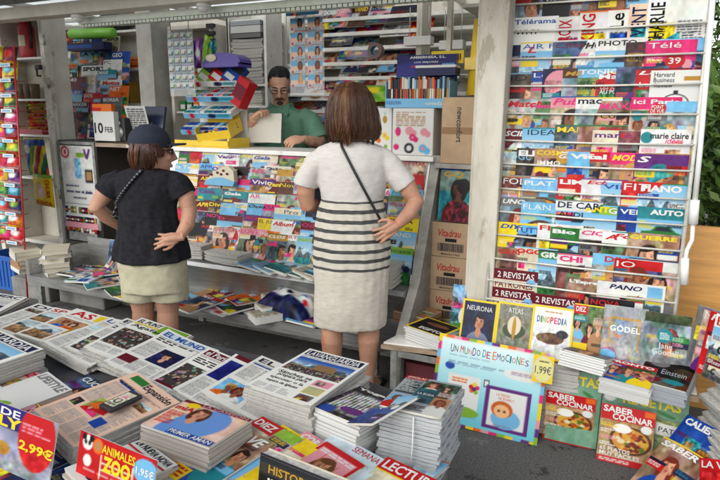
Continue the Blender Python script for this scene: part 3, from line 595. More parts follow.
# ------------------------------------------------------------------ things in and around the left cabinet
def pillow(w, h, t, art, name, label, cat, group=None, m='gloss'):
    c = art.out(); ny, nx = c.shape[:2]; X, Y = np.meshgrid(np.linspace(-w/2, w/2, nx), np.linspace(h, 0, ny))
    e = (1-np.abs(2*X/w)**3)*(1-np.abs(2*Y/h-1)**4); rg = art.rg
    Z = t*np.sqrt(np.maximum(e, 0))+ (smooth_noise(ny, nx, 5, rg)-.5)*t*.35*(e > .05); b = MB(); idx = np.arange(nx*ny).reshape(ny, nx)
    F = np.stack([idx[1:, :-1], idx[1:, 1:], idx[:-1, 1:], idx[:-1, :-1]], -1).reshape(-1, 4)
    b.add(np.stack([X, Y, Z], -1).reshape(-1, 3).tolist(), F.tolist(), c.reshape(-1, 3), True)
    b.add(np.stack([X, Y, -Z*.4-.001], -1).reshape(-1, 3).tolist(), F[:, ::-1].tolist(), c.reshape(-1, 3)*.8, True)
    for txt, u0, v0, u1, v1, cc, bold, shear, rot, up in art.texts:
        p, fs = glyphs(txt, bold, shear); p = p.copy()
        if rot == -90: p = np.stack([p[:, 1], 1-p[:, 0]], -1)
        x = -w/2+w*(u0+(u1-u0)*p[:, 0]); y = h*(1-v1+(v1-v0)*p[:, 1]); ee = (1-np.abs(2*x/w)**3)*(1-np.abs(2*y/h-1)**4)
        b.add(np.stack([x, y, t*np.sqrt(np.maximum(ee, 0))+t*.16+.001], -1).tolist(), fs, cc)
    return b.build(name, m, None, label, cat, group)
ccx = (cx0+cx1)/2
p = atY(29, 60, 3.6)
E1 = empty('fire_extinguisher', (p.x, 3.6, cz[0]+.019), 'red fire extinguisher standing in the top compartment of the cream cabinet', 'fire extinguisher')
MB().rings([(0,0,0,.06,.06),(0,0,.02,.066,.066),(0,0,.26,.066,.066),(0,0,.3,.05,.05),(0,0,.325,.022,.022)], 20).build('cylinder', 'redp', E1)
MB().prism([(.0675*math.sin(t), -.0675*math.cos(t)) for t in np.linspace(-.7, .7, 9)]+[(.06*math.sin(t), -.06*math.cos(t)) for t in np.linspace(.7, -.7, 9)], .1, .19, 'z', 'cream').build('paper_label', 'flat', E1)
MB().box((-.025,-.025,.326),(.025,.025,.355)).box((-.02,-.08,.35),(.015,.02,.362)).box((-.02,-.085,.375),(.015,.02,.386)).box((-.015,.01,.35),(.01,.022,.386)).build('handle', 'black', E1)
MB().tube([(.03,0,.34),(.08,-.01,.32),(.085,-.015,.2),(.078,-.02,.08)], .011).build('hose', 'black', E1)
p = atY(32, 99, 3.6); b = MB()
for k in range(3):
    o = MB().rings([(0,0,0,.035,.035),(0,0,.07,.04,.04),(0,0,.13,.042,.042),(0,0,.128,.036,.036),(0,0,.02,.03,.03)], 16, (.5,.42,.33)).build('glass_jar', 'flat', None, f'small brown jar in the cabinet, {ORD[k]} from left under the extinguisher', 'jar', 'brown jars in the cabinet')
    o.location = (p.x-.1+.09*k, 3.58, cz[1]+.019)
a = Art(4, 4, 'maroon'); T = empty('candy_roll_tray', (ccx, 3.53, cz[2]+.019), 'red tray packed with upright rolls of coloured sweets in the cabinet', 'sweets tray')
w_ = .30; MB().box((-w_/2, -.02, 0), (w_/2, .13, .02)).box((-w_/2, .1, .02), (w_/2, .13, .3)).box((-w_/2, -.02, .021), (w_/2, -.012, .045)).build('tray', 'redp', T)
b = MB(); q = random.Random(2)
for i in range(9):
    for j in range(9):
        x, z = -w_/2+.018+i*.033, .04+j*.0295
        b.ball((x, .085, z+.01), (.0135, .03, .0125), q.choice(['yellow', 'orange', 'gold', 'lime', 'brown', 'red', 'orange', 'gold']), 10)
b.build('sweets', 'gloss', T)
a = Art(40, 50, 'blue', 1.25, 5)
for k, c in enumerate(['lime', 'yellow', 'red', 'yellow', 'green', 'orange']): a.poly([(.1+k*.15, 1), (.22+k*.15, 1), (.62+k*.15, .2), (.5+k*.15, .2)], c)
a.rect(0, 0, 1, .16, 'blue').rect(0, .02, 1, .05, 'yellow').ell(.25, .3, .2, 'white', .14).noise(0, 0, 1, 1, .08, 9)
o = pillow(.26, .34, .035, a, 'snack_bag', 'blue snack bag with green, yellow and red stripes hanging below the sweets tray', 'snack bag'); p = atY(40, 176, 3.44); stand(o, (p.x, 3.44, p.z), -4)
a = Art(40, 50, 'yellow', 1.25, 6).rect(0, 0, 1, .1, 'lime').ell(.46, .5, .27, 'salmon', .3).noise(.2, .25, .75, .75, .1, 6).rect(0, .78, 1, .97, 'yellow')
a.T('CHURRUCA', .04, .8, .96, .95, 'red', .02).T('CHURR', .8, .12, .95, .7, 'red', .02, rot=-90)
o = pillow(.24, .29, .035, a, 'snack_bag', 'yellow snack bag with red lettering hanging at the bottom of the cabinet', 'snack bag'); p = atY(46, 206, 3.44); stand(o, (p.x, 3.44, p.z), -4, 0, 4)

# red wire rack of sweets at the left edge
RR = empty('sweets_rack', (-4.85, 3.0, 0), 'red wire rack of bagged sweets with white price strips, at the left edge', 'sweets rack')
def rr(mb, name, m): o = mb.build(name, m, RR); o.location = -Vector(RR.location); return o
for x in (-5.14, -4.4): rr(MB().tube([(x, 2.95, 0), (x, 3.08, 2.05)], .007), 'upright', 'redp')
q = random.Random(9)
for i in range(13):
    z = .5+i*.116; y = 2.985+i*.0095
    b = MB()
    for dz in (0, .045): b.tube([(-5.14, y-.03, z+dz), (-4.41, y-.03, z+dz)], .0045, seg=6)
    for k in range(13): b.tube([(-5.12+k*.058, y-.03, z), (-5.12+k*.058, y+.06, z+.01)], .003, seg=5)
    rr(b, 'tier', 'redp')
    for k in range(3):
        x = -5.03+k*.23; rr(MB().box((x, y-.041, z-.002), (x+.13, y-.036, z+.026), 'white').box((x+.02, y-.0425, z+.006), (x+.11, y-.0412, z+.018), 'sky'), 'price_strip', 'flat')
    for k in range(5):
        bg = q.choice(['red', 'green', 'pink', 'navy', 'yellow', 'teal', 'orange', 'lime', 'purple', 'maroon']); a = Art(12, 12, bg, 1, i*7+k); c2 = q.choice(['white', 'yellow', 'red', 'lime', 'sky'])
        a.ell(.5, .45, .33, c2, .2).noise(0, 0, 1, 1, .2, 6).rect(0, .8, 1, .9, q.choice(['white', 'yellow', 'red'])).rect(0, 0, 1, .06, 'silver')
        o = pillow(.15, .15, .028, a, 'sweets_bag', f'small {cn(bg)} sweets bag, {ORD[k]} from left on tier {ORD[12-i]} from top of red rack', 'sweets bag', 'sweets bags in the red wire rack')
        stand(o, (-5.07+k*.145, y-.012, z+.012), 12, q.uniform(-8, 8), q.uniform(-6, 6))
# blue crate and concrete kerb on the ground at the left
p = atZ(8, 287, 0); BC = empty('plastic_crate', (p.x, p.y+.1, 0), 'blue plastic crate on the ground below the red sweets rack', 'crate')
b = MB(); b.box((-.22, -.16, 0), (.22, .16, .02))
for (u0, v0, u1, v1) in ((-.22,-.16,.22,-.148),(-.22,.148,.22,.16),(-.22,-.147,-.208,.147),(.208,-.147,.22,.147)):
    b.box((u0, v0, .021), (u1, v1, .3))
b.build('body', 'plblue', BC); b = MB()
for k in range(9): b.box((-.2+k*.05, -.168, .03), (-.185+k*.05, -.161, .27))
b.box((-.23, -.17, .27), (.23, -.161, .31)).box((.221, -.17, .27), (.232, .16, .31)); b.build('ribs', 'plblue', BC)
p = atZ(15, 290, 0); p2 = atZ(75, 285, 0)
MB().box((-4.75, 3.06, 0), (-4.28, 3.3, .17), bev=.012).build('concrete_block', 'concrete', None, 'weathered concrete block on the ground behind the left end of the steel bench', 'block')
MB().box((-4.24, 3.12, 0), (-3.72, 3.36, .15), bev=.012).build('concrete_block', 'concrete', None, 'weathered concrete block on the ground under the left part of the steel bench', 'block')

# tobacco machine
vx0, vx1, vz0 = -4.57, -4.1, .42; vz1 = 1.315
VM = empty('tobacco_machine', (vx0/2+vx1/2, 3.5, vz0), 'black tobacco vending machine with white poster and rows of cigarette packs', 'vending machine')
def vp(mb, name, m): o = mb.build(name, m, VM); o.location = -Vector(VM.location); return o
vp(MB().box((vx0, 3.5, vz0), (vx1, 3.86, vz1), bev=.01), 'body', 'black')
vp(MB().box((vx0+.01, 3.485, vz0+.13), (vx0+.035, 3.498, vz1-.01)).box((vx1-.035, 3.485, vz0+.13), (vx1-.01, 3.498, vz1-.01)).box((vx0+.036, 3.485, vz1-.035), (vx1-.036, 3.498, vz1-.01)), 'front_frame', 'galv')
a = Art(40, 56, 'white', 1.3, 3); a.ell(.16, .12, .13, 'red').ell(.16, .12, .09, 'white').rect(.13, .08, .19, .16, 'red').rect(.42, .22, .62, .55, 'sky').noise(.42, .22, .62, .55, .2, 20).rect(.72, .4, .95, .62, 'dark').rect(.76, .43, .92, .58, 'tan').rect(.5, .12, .75, .2, 'lime').noise(0, 0, 1, .6, .06, 9)
a.poly([(.72, .06), (.78, .06), (.82, .16), (.88, .05), (.94, .05), (.85, .22), (.78, .22)], 'purple').body(.1, .68, .5, .72, 'navy', .04).body(.1, .78, .9, .82, 'navy', .04).body(.3, .88, .7, .92, 'navy', .04); a.T('1,25€', .62, .75, .88, .83, 'navy', 0)
b = sheet_mb(vx1-vx0-.08, .5, .004, a); o = b.build('poster', 'gloss', VM); o.location = (0, -.012, vz1-.545-vz0); o.rotation_euler = (R(90), 0, 0)
b = MB(); q = random.Random(4); b.box((vx0+.036, 3.492, vz0+.13), (vx1-.036, 3.499, vz1-.55), 'white')
for r_ in range(3):
    for k in range(11):
        x = vx0+.045+k*.0345; z = vz1-.63-.085*r_; b.box((x, 3.482, z), (x+.027, 3.491, z+.055), q.choice(['red', 'white', 'gold', 'navy', 'maroon', 'dark', 'green', 'cream', 'tan'])); b.box((x, 3.48, z+.02), (x+.027, 3.4815, z+.035), q.choice(['white', 'gold', 'red']))
b.box((vx0+.036, 3.481, vz0+.135), (vx1-.036, 3.491, vz0+.185), 'rose'); vp(b, 'pack_panel', 'gloss')
vp(MB().box((vx0+.06, 3.484, vz0+.02), (vx1-.06, 3.499, vz0+.11)).box((vx0+.1, 3.478, vz0+.03), (vx1-.1, 3.4835, vz0+.08)), 'coin_tray', 'galv')

# on top of the machine and the left counter
def card_text(o_mb, *a): pass
p = atY(101, 137, 3.5); CAL = empty('desk_calendar', (p.x, 3.53, 1.318), 'white desk calendar showing a large number 10 on top of the tobacco machine', 'calendar')
MB().box((-.11, 0, 0), (.13, .05, .24), 'white').build('block', 'flat', CAL)
b = MB(); m = XF((-.1, -.001, .06), (R(90), 0, 0)); b.text('10', .1, .09, m, 'black', .02); m = XF((.02, -.001, .07), (R(90), 0, 0)); b.text('FEB', .09, .045, m, 'dark', .01); b.build('lettering', 'flat', CAL)
MB().box((-.12, .01, .241), (.1, .05, .3), 'orange').box((-.12, .008, .245), (-.02, .0095, .27), 'red').build('folder', 'flat', CAL)
p = atY(124, 138, 3.62); SP = empty('loudspeaker', (p.x, 3.62, 1.318), 'small black loudspeaker beside the desk calendar', 'loudspeaker')
MB().box((-.06, -.04, 0), (.06, .07, .19), bev=.006).build('cabinet', 'black', SP); MB().tube([(0, -.046, .07), (0, -.041, .07)], .045, seg=18).tube([(0, -.047, .145), (0, -.041, .145)], .02, seg=14).build('grille', 'galv', SP)
p = atY(146, 128, 3.75); MN = empty('monitor', (p.x, 3.7, 1.305), 'dark monitor tilted back with a white printed sheet taped on it', 'monitor')
m = XF((0, 0, .03), (R(-16), 0, R(8))); MB().box((-.19, 0, 0), (.19, .03, .28), m=m, bev=.004).build('screen', mat('navy plastic', (.02,.03,.07), .3), MN); SCR = MN.children[0]; MB().box((-.08, -.02, 0), (.08, .14, .03)).build('stand', 'black', MN)
a = Art(30, 40, 'white', 1.3, 4).body(.1, .1, .9, .95, lh=.07); o = sheet_mb(.2, .26, .001, a).build('note', 'matte', SCR); o.location = (.01, -.012, .05); o.rotation_euler = (R(106), 0, R(8))
p = atY(125, 102, 4.35); BT = empty('bottle', (p.x, 4.38, 1.64), 'white bottle with an orange cap on the interior shelf', 'bottle')
MB().rings([(0,0,0,.035,.035),(0,0,.15,.035,.035),(0,0,.18,.015,.015)], 14).build('body', 'whitep', BT); MB().rings([(0,0,.181,.016,.016),(0,0,.21,.014,.014)], 12, 'orange').build('cap', 'flat', BT)
for k, c in enumerate(('red', 'green', 'yellow', 'gold')):
    p = atY(131+k*4, 100, 4.36); MB().box((-.022, 0, 0), (.022, .13, .2+.01*(k % 2)), c).build('book', 'flat', None, f'thin {c} book standing upright on the interior shelf, right of the white bottle', 'book', 'coloured books on the interior shelf', loc=(-4.72+k*.05, 4.33, 1.64))
for k in range(4):
    b = MB().box((-.045, 0, 0), (.045, .09, .05), 'orange').box((-.046, -.001, .02), (.046, .02, .03), 'brown'); b.build('small_box', 'flat', None, f'small orange brown box on the interior shelf, {["bottom left", "bottom right", "top left", "top right"][k]} of four', 'box', 'orange boxes on the interior shelf', loc=(-4.56+.1*(k % 2), 4.34, 1.97+.053*(k//2)))
p = atY(122, 40, 4.3); b = MB().ball((0, 0, .1), (.2, .12, .11), rot=None); b.ball((.1, .02, .13), (.14, .1, .1)); b.tube([(-.12, -.05, .18), (0, -.1, .25), (.12, -.05, .18)], .012); b.build('bag', 'black', None, 'black bag lying on top of the interior wall shelf', 'bag', loc=(-4.72, 4.38, 2.32))
p = atY(91, 34, 4.15); MB().tube([(-.27, 0, .05), (-.26, 0, .05), (.26, .03, .04), (.27, .03, .04)], [.03, .05, .05, .03], seg=16).build('paper_roll', 'greenp', None, 'bright green paper roll lying above the interior newspapers', 'paper roll', loc=(p.x, 4.15, p.z-.04))
p = atY(88, 45, 4.15); MB().box((-.25, -.04, 0), (.25, .06, .07), 'navy').box((-.24, -.042, .02), (.1, -.0405, .05), 'blue').build('flat_box', 'gloss', None, 'flat dark blue box below the green paper roll', 'box', loc=(p.x, 4.15, p.z-.05))
for k in (0, 1):
    b = MB().tube([(0, 0, 0), (0, 0, .1)], .008, 'grey').tube([(0, 0, .1), (.01, 0, .17)], [.014, .012], 'red'); b.build('scissors', 'gloss', None, f'pair of red handled scissors upright on the shelf, {("left", "right")[k]} one', 'scissors', 'red scissors on the shelf', loc=(-4.42+.08*k, 4.33, 2.32))

# ------------------------------------------------------------------ hanging board of small goods and the chewing gum display, left of the vendor
hb0, hb1 = atY(172, 60, 4.1).x, atY(203, 60, 4.1).x+.08
HB = empty('goods_board', ((hb0+hb1)/2, 4.1, 1.31), 'cream framed board hung with small toys and lighters behind the chewing gum display', 'display board')
def hp(mb, name, m): o = mb.build(name, m, HB); o.location = -Vector(HB.location); return o
zt = atY(190, 25, 4.1).z
hp(MB().box((hb0-.03, 4.1, 1.31), (hb0, 4.3, zt)).box((hb1, 4.1, 1.31), (hb1+.05, 4.3, zt)).box((hb0+.001, 4.1, zt-.03), (hb1-.001, 4.3, zt)), 'frame', 'cream'); hp(MB().box((hb0+.001, 4.27, 1.31), (hb1-.001, 4.29, zt-.031)), 'panel', 'cream')
for z in (1.55, 1.8): hp(MB().box((hb0+.001, 4.12, z), (hb1-.001, 4.269, z+.015)), 'shelf', 'shelf')
b = MB()
for k in range(6): b.box((hb1-.0, 4.06, 1.95+k*.06), (hb1+.07, 4.098, 1.98+k*.06))
hp(b, 'black_clip', 'black')
q = random.Random(31)
for k in range(7):
    c = ['teal', 'dark', 'purple', 'navy', 'purple', 'lime', 'teal'][k]; a = Art(10, 16, c, 1.8, k).noise(0, 0, 1, 1, .3, 6).ell(.5, .5, .25, q.choice(['lime', 'pink', 'white']))
    o = pillow(.09, .2 + .05*(k % 3), .03, a, 'toy_packet', f'{c} toy packet hanging on the goods board, {ORD[k]} from left', 'toy packet', 'toy packets on the goods board'); stand(o, (hb0+.06+k*.065, 4.08, zt-.33-.03*(k % 3)), 0, 0, q.uniform(-10, 10))
for k in range(12):
    c = q.choice(['red', 'green', 'yellow', 'navy', 'orange', 'teal']); b = MB().box((-.03, 0, 0), (.03, .06, .09), c).box((-.025, -.002, .02), (.025, -.001, .06), 'white'); r_ = k//6
    b.build('sweets_box', 'gloss', None, f'{c} sweets box, {ORD[k % 6]} from left on the {["lower", "upper"][r_]} goods board shelf', 'sweets box', 'sweets boxes on the goods board', loc=(hb0+.05+(k % 6)*.075, 4.15, 1.566+.25*r_))
def ticket_sheet(x, z0, z1, y, cols, rows, w, name_label, seed, hook=True):
    S = empty('ticket_holder', (x, y, z0), name_label, 'ticket holder')
    MB().box((-w/2, 0, 0), (w/2, .003, z1-z0)).build('plastic_sheet', 'clear', S)
    cw = w/cols; chh = (z1-z0)*.86/rows
    for r_ in range(rows):
        for k in range(cols):
            a = Art(20, 14, 'sky' if seed else 'pale', .62, seed+r_*7+k)
            if seed: a.rect(0, .45, 1, .8, 'salmon').person(.65, .35, .14, cloth='orange').rect(0, .78, 1, 1, 'white').ell(.15, .9, .07, 'red').body(.3, .84, .95, .98, 'blue', .1)
            else: a.rect(.05, .1, .6, .6, 'white').ell(.75, .5, .15, ['lime', 'tan', 'teal'][(r_+k) % 3]).body(.08, .65, .9, .95, 'dark', .12)
            o = sheet_mb(cw*.84, chh*.82, .0006, a).build('ticket', 'flat', S); stand(o, (-w/2+cw*(k+.5), -.002, (z1-z0)*.95-chh*(r_+1)+chh*.1), 0)
    if hook:
        b = MB()
        for q_ in (-.35, .35): b.tube([(w*q_, 0, z1-z0-.01), (w*q_, 0, z1-z0+.16)], .0025, seg=5)
        b.build('hanging_cord', 'black', S)
p0, p1 = atY(183, 96, 3.42), atY(183, 28, 3.42)
ticket_sheet(p0.x, p0.z, p1.z, 3.42, 4, 7, .24, 'clear plastic sheet of small lottery tickets hanging left of the chewing gum display', 0)
p0, p1 = atY(307, 95, 3.42), atY(307, 12, 3.42)
ticket_sheet(p0.x, p0.z, p1.z, 3.42, 2, 5, .26, 'clear plastic strip of ten lottery tickets hanging beside the vendor', 50)
p = atY(302, 15, 3.38); a = Art(30, 12, 'sky', .4, 8).rect(0, 0, 1, 1, (.3,.6,.75)).person(.28, .45, .09, hair=(.8,.8,.8), cloth='red', longh=False).body(.5, .4, .95, .7, 'white', .25); o = sheet_mb(.24, .1, .004, a).build('header_card', 'gloss', None, 'blue advertising card with a person above the ticket strip', 'card'); stand(o, (p.x, 3.38, p.z), 0)

p = atY(208, 147, 3.43); GD = empty('gum_display', (p.x, 3.44, 1.306), 'tiered chewing gum display with purple header and yellow tray on the counter', 'gum display')
MB().box((-.27, -.05, 0), (.22, .2, .012)).box((-.27, -.06, .012), (.22, -.045, .05)).box((.205, -.044, .012), (.22, .2, .07)).build('base_tray', 'yellowp', GD)
MB().box((-.24, .2, 0), (.2, .215, .58)).build('back_panel', 'whitep', GD)
GT = [(.1, -.01), (.22, .03), (.34, .07), (.45, .11)]
for i, (z, y) in enumerate(GT):
    m = XF((0, y, z), (R(22), 0, 0)); MB().box((-.24, 0, 0), (.2, .12, .008), m=m).box((-.24, -.008, -.012), (.2, -.001, .03), m=m).build('tier', 'purplep' if i == 0 else 'whitep', GD); TI = [c_ for c_ in GD.children if c_.name.startswith('tier')][-1]
    a = Art(24, 4, 'sky' if i < 3 else 'white', .1, i); a.ell(.2, .5, .05, 'red', .05).ell(.6, .5, .08, 'navy', .04).rect(.7, .3, .95, .7, 'teal'); MB(); o = sheet_mb(.44, .038, .001, a).build('price_strip', 'gloss', TI); o.matrix_basis = m @ XF((-.02, -.0095, -.01), (R(90), 0, 0))
    if i < 3:
        for k in range(9):
            c = [['blue', 'blue', 'sky', 'blue', 'navy', 'blue', 'sky', 'blue', 'blue'], ['teal', 'teal', 'sky', 'white', 'teal', 'teal', 'blue', 'teal', 'white'], ['teal', 'lime', 'sky', 'rose', 'red', 'sky', 'rose', 'teal', 'red']][i][k]
            b = MB().box((-.02, 0, 0), (.02, .11, .03), c).box((-.0205, .02, .005), (.0205, .05, .0305), 'white')
            o = b.build('gum_pack', 'gloss', None, f'{cn(c)} and white chewing gum pack, {ORD[k]} from left on the {["lowest", "middle", "third"][i]} gum tier', 'chewing gum', 'chewing gum packs on the display')
            o.matrix_world = Matrix.Translation(GD.location) @ m @ XF((-.215+k*.049, .005, .0085))
a = None
b = MB(); n = 14
pts = [(.16*math.cos(t), .07*math.sin(t)**.8 if 0 < t < math.pi else 0) for t in np.linspace(0, math.pi, n)]
b.prism([(x+.1, z+.6) for x, z in pts]+[(-.06, .59), (.26, .59)], .06, .2, 'y'); b.box((-.06, .04, .57), (.26, .2, .6)); HD = b.build('header', 'purplep', GD, fix=True)
MB().ball((.01, .055, .635), (.05, .008, .028), 'cream').build('header_badge', 'flat', HD)
MB().tube([(.06, .19, .5), (.06, .19, .95)], .006).build('post', 'black', GD)
for k, c in enumerate(('lime', 'red', 'blue')):
    b = MB().box((-.065, 0, 0), (.065, .05, .16), c).box((-.06, -.002, .09), (.06, -.0005, .14), 'dark').box((-.05, -.002, .02), (.03, -.0005, .06), 'white'); o = b.build('gum_box', 'gloss', None, f'slanted {c} carton of chewing gum on the top gum tier', 'carton', 'slanted cartons on the gum display')
    o.matrix_world = Matrix.Translation(GD.location) @ XF((-.13+k*.12, .1, .475), (R(-28), R(32), 0))
b = MB().box((-.06, 0, 0), (.06, .08, .2), 'red').box((-.055, -.002, .05), (.055, -.0005, .15), 'maroon'); o = b.build('gum_box', 'gloss', None, 'tall tilted red carton at the right end of the gum tiers', 'carton'); o.matrix_world = Matrix.Translation(GD.location) @ XF((.2, .05, .31), (R(-10), R(28), R(-15)))
OB = empty('sweets_carton', (p.x+.08, 3.4, 1.36), 'open yellow carton of small sweets tilted on the yellow tray', 'carton'); OB.rotation_euler = (R(15), R(-8), R(8))
MB().box((-.12, 0, 0), (.14, .2, .006)).box((-.12, -.006, 0), (.14, 0, .06)).box((-.126, -.006, 0), (-.121, .2, .1)).box((.141, -.006, 0), (.147, .2, .1)).box((-.12, .2, 0), (.14, .206, .15)).build('box', 'yellowp', OB)
b = MB(); q = random.Random(6)
for k in range(60): b.ball((q.uniform(-.1, .12), q.uniform(.02, .18), q.uniform(.03, .07)), (.018, .012, .01), q.choice(['gold', 'yellow', 'tan', 'white', 'orange']), 8)
b.build('sweets', 'gloss', OB)

# pile of newspapers and boxes on the narrow shelf unit behind the vendor
def pile(name, n, w, h, t, pos, yaw, label, group, m, seed=0, cat=None, c=(.86,.85,.8), bend=0, step=None, jit=.008):
    q = random.Random(seed); a = Art(4, 4, c, h/w, 1); me = None; out = []
    for k in range(n):
        if me is None: o = sheet_mb(w, h, t*.93, a, (lambda x, y: bend*((x*2/w)**2-.5)) if bend else None).build(name, m, None); me = o.data
        else: o = link(bpy.data.objects.new(name, me))
        tag(o, label, cat or name, group); o.location = (pos[0]+q.uniform(-jit, jit), pos[1]+q.uniform(-jit, jit), pos[2]+t*(k+1)); o.rotation_euler = (0, 0, R(yaw+q.uniform(-1.8, 1.8))); out.append(o)
    if name == 'magazine':
        for o in out: to_stuff(o)
    return out
pile('newspaper', 14, .3, .3, .026, (-3.045, 4.2, 1.8), 3, 'folded newspaper in the tall pile on the narrow shelf behind the vendor', 'newspapers piled behind the vendor', 'pages', 5, bend=.006, c=(.75,.7,.64))
for k, (z, c) in enumerate(((2.17, 'grey'), (2.21, 'white'), (2.27, 'silver'))):
    MB().box((-.15, 0, 0), (.15, .3, .035+.02*(k == 1)), c).build('flat_box', 'flat', None, f'{c} flat box on the newspaper pile behind the vendor, {("lowest", "middle", "topmost")[k]} of three', 'box', 'flat boxes behind the vendor', loc=(-3.045, 4.19, z))
pile('magazine', 6, .28, .25, .02, (-3.045, 4.23, 1.62), -8, 'dark bundled magazine lying below the newspaper pile behind the vendor', 'magazines under the newspaper pile', 'darkcloth', 8)

# ------------------------------------------------------------------ right part of the counter: fruit boxes, book box, tape, sign, roll, cartons
def fruit_box(xl, xr, yt, yb, Y, seed, label, icons):
    p0, p1 = atY(xl, yb, Y), atY(xr, yt, Y); w = p1.x-p0.x; h = p1.z-1.306
    B = empty('fruit_box', ((p0.x+p1.x)/2, Y, 1.306), label, 'box')
    MB().box((-w/2, .003, 0), (w/2, .22, h), bev=.003).build('body', 'whitep', B)
    a = Art(48, 48, 'white', h/w, seed)
    if seed == 2: a.body(.08, .08, .8, .4, 'tan', .045)
    for (u, v, r, c, k) in icons:
        a.ell(u, v, r, c)
        if k == 'p': a.ell(u, v, r, c, r*1.5).poly([(u-r*.9, v-r*2), (u, v-r), (u+r*.9, v-r*2), (u, v-r*1.2)], 'teal')
        if k == 'o': a.ell(u, v, r*.55, 'white')
        if k == 'd': a.ell(u+r, v+r*.5, r*.8, c).ell(u, v, r*.4, 'rose')
    o = sheet_mb(w-.006, h-.006, .001, a).build('printed_front', 'gloss', B); stand(o, (0, .001, .003), 0)
fruit_box(369, 392, 108, 150, 3.5, 1, 'white box printed with orange and yellow fruit, left of the larger fruit box', [(.3,.35,.1,'orange','p'),(.7,.25,.1,'gold','p'),(.3,.65,.13,'orange','d'),(.7,.6,.12,'yellow','d'),(.5,.88,.1,'tan','d'),(.75,.85,.09,'lime','')])
fruit_box(392, 434, 108, 154, 3.42, 2, 'large white box printed with pink pineapple and dark fruit on the counter', [(.14,.5,.07,'pink','p'),(.42,.48,.1,'rose','d'),(.78,.5,.09,'rose','d'),(.42,.85,.12,'dark','o'),(.5,.62,.08,'pink','d'),(.76,.85,.1,'sky','d'),(.1,.83,.07,'pink','')])
p0, p1 = atY(386, 109, 3.42), atY(448, 109, 3.42); w = p1.x-p0.x; z0 = p0.z+.008
BB = empty('book_display', ((p0.x+p1.x)/2, 3.42, z0), 'blue cardboard display box of thin books on top of the fruit box', 'book display')
zh = atY(410, 57, 3.5).z-z0
MB().box((-w/2, 0, 0), (w/2, .16, .012), 'sky').box((-w/2, -.006, 0), (w/2, -.001, .055), 'sky').box((-w/2-.006, 0, 0), (-w/2-.001, .16, .16), 'sky').box((w/2+.001, 0, 0), (w/2+.006, .16, .16), 'sky').box((-w/2, .161, 0), (w/2, .168, .2), 'blue').text('COLECCION', .1, .02, XF((-.2, -.0065, .02), (R(90), 0, 0)), 'blue').text('novedad', .12, .022, XF((.06, -.0065, .016), (R(90), 0, 0)), 'white').build('box', 'gloss', BB)
a = Art(40, 20, (.1,.12,.42), .4, 5).poly([(0, .5), (.5, .2), (.35, 1), (0, 1)], (.18,.2,.55)).rect(.76, .45, .95, .85, 'sky'); a.T('AMBERNISA, S.L.', .22, .06, .82, .2, 'white', .02).T('LOS MEJORES', .3, .32, .7, .42, 'white').T('LIBROS A SU ALCANCE', .25, .5, .72, .62, 'pink').T('3,95', .79, .55, .92, .75, 'blue')
o = sheet_mb(w*.98, zh-.18, .008, a).build('header_card', 'gloss', BB); stand(o, (0, .15, .2), 6)
q = random.Random(77); x = -w/2+.004; k = 0
while x < w/2-.012:
    t = q.uniform(.008, .014); c = q.choice(['white', 'cream', 'black', 'red', 'navy', 'white', 'sky', 'orange', 'dark', 'teal', 'grey']); hh = q.uniform(.15, .175)
    b = MB().box((0, 0, 0), (t, .12, hh), c).box((.001, -.001, .03), (t-.001, -.0004, .1), q.choice(['red', 'black', 'white', 'gold'])); k += 1
    b.build('book', 'gloss', None, f'thin {cn(c)} spine in the blue book display, number {k} from left, {"taller" if hh > .163 else "shorter"}', 'book', 'thin books in the blue display box', loc=(BB.location.x+x, 3.43+q.uniform(0, .01), z0+.013)); x += t+.0015
for k in range(4):
    MB().box((-.14, 0, 0), (.11, .1, .014), q.choice(['red', 'navy', 'white'])).build('book', 'gloss', None, f'book lying flat above the thin spines, {ORD[k]} from bottom', 'book', 'books lying on the blue display', loc=(BB.location.x+.12, 3.44, z0+.19+.015*k))
p = atY(376, 51, 4.2); TP = empty('tape_roll', (p.x, 4.2, p.z), 'large roll of tape leaning on the back wall shelf, in clear film', 'tape roll')
b = MB(); n = 28
for (r0, r1, y0, y1, c) in ((.036, .058, -.03, .03, (.55,.42,.42)), (.034, .036, -.03, .03, 'teal')):
    vs = []; 
    for i in range(n):
        t = 6.283*i/n
        for (r_, y) in ((r0, y0), (r1, y0), (r1, y1), (r0, y1)): vs.append((r_*math.cos(t), y, r_*math.sin(t)))
    b.add(vs, [(4*i+k_, 4*i+(k_+1) % 4, 4*((i+1) % n)+(k_+1) % 4, 4*((i+1) % n)+k_) for i in range(n) for k_ in range(4)], c)
b.build('roll', 'flat', TP, fix=True); MB().ball((-.14, .05, 0), (.16, .06, .06)).build('plastic_film', 'clear', TP)
p0, p1 = atY(431, 64, 3.6), atY(464, 50, 3.6); a = Art(8, 6, 'yellow', .4, 0); a.T('PANINI', .08, .25, .92, .75, 'maroon', .03)
o = sheet_mb(p1.x-p0.x, p1.z-p0.z, .02, a, paper='yellow').build('shop_sign', 'gloss', None, 'yellow sign with dark red capital letters hung in front of the back shelves', 'sign'); stand(o, ((p0.x+p1.x)/2, 3.6, p0.z), 0)
for k, (px, py, w, h) in enumerate(((417, 36, .2, .06), (451, 40, .17, .06))):
    p = atY(px, py, 4.0); S = empty('hanging_tray', (p.x, 4.0, p.z), f'small white tray hanging on thin wires, {("left one above the book display", "right one above the yellow sign")[k]}', 'tray', 'white trays hung on wires')
    MB().box((-w/2, 0, -.06), (w/2, .08, 0), bev=.004).build('tray', 'whitep', S); b = MB()
    for x in (-w*.35, 0, w*.35): b.tube([(x, .04, 0), (x, .04, .2)], .003, seg=5)
    b.build('wire', 'wire', S)
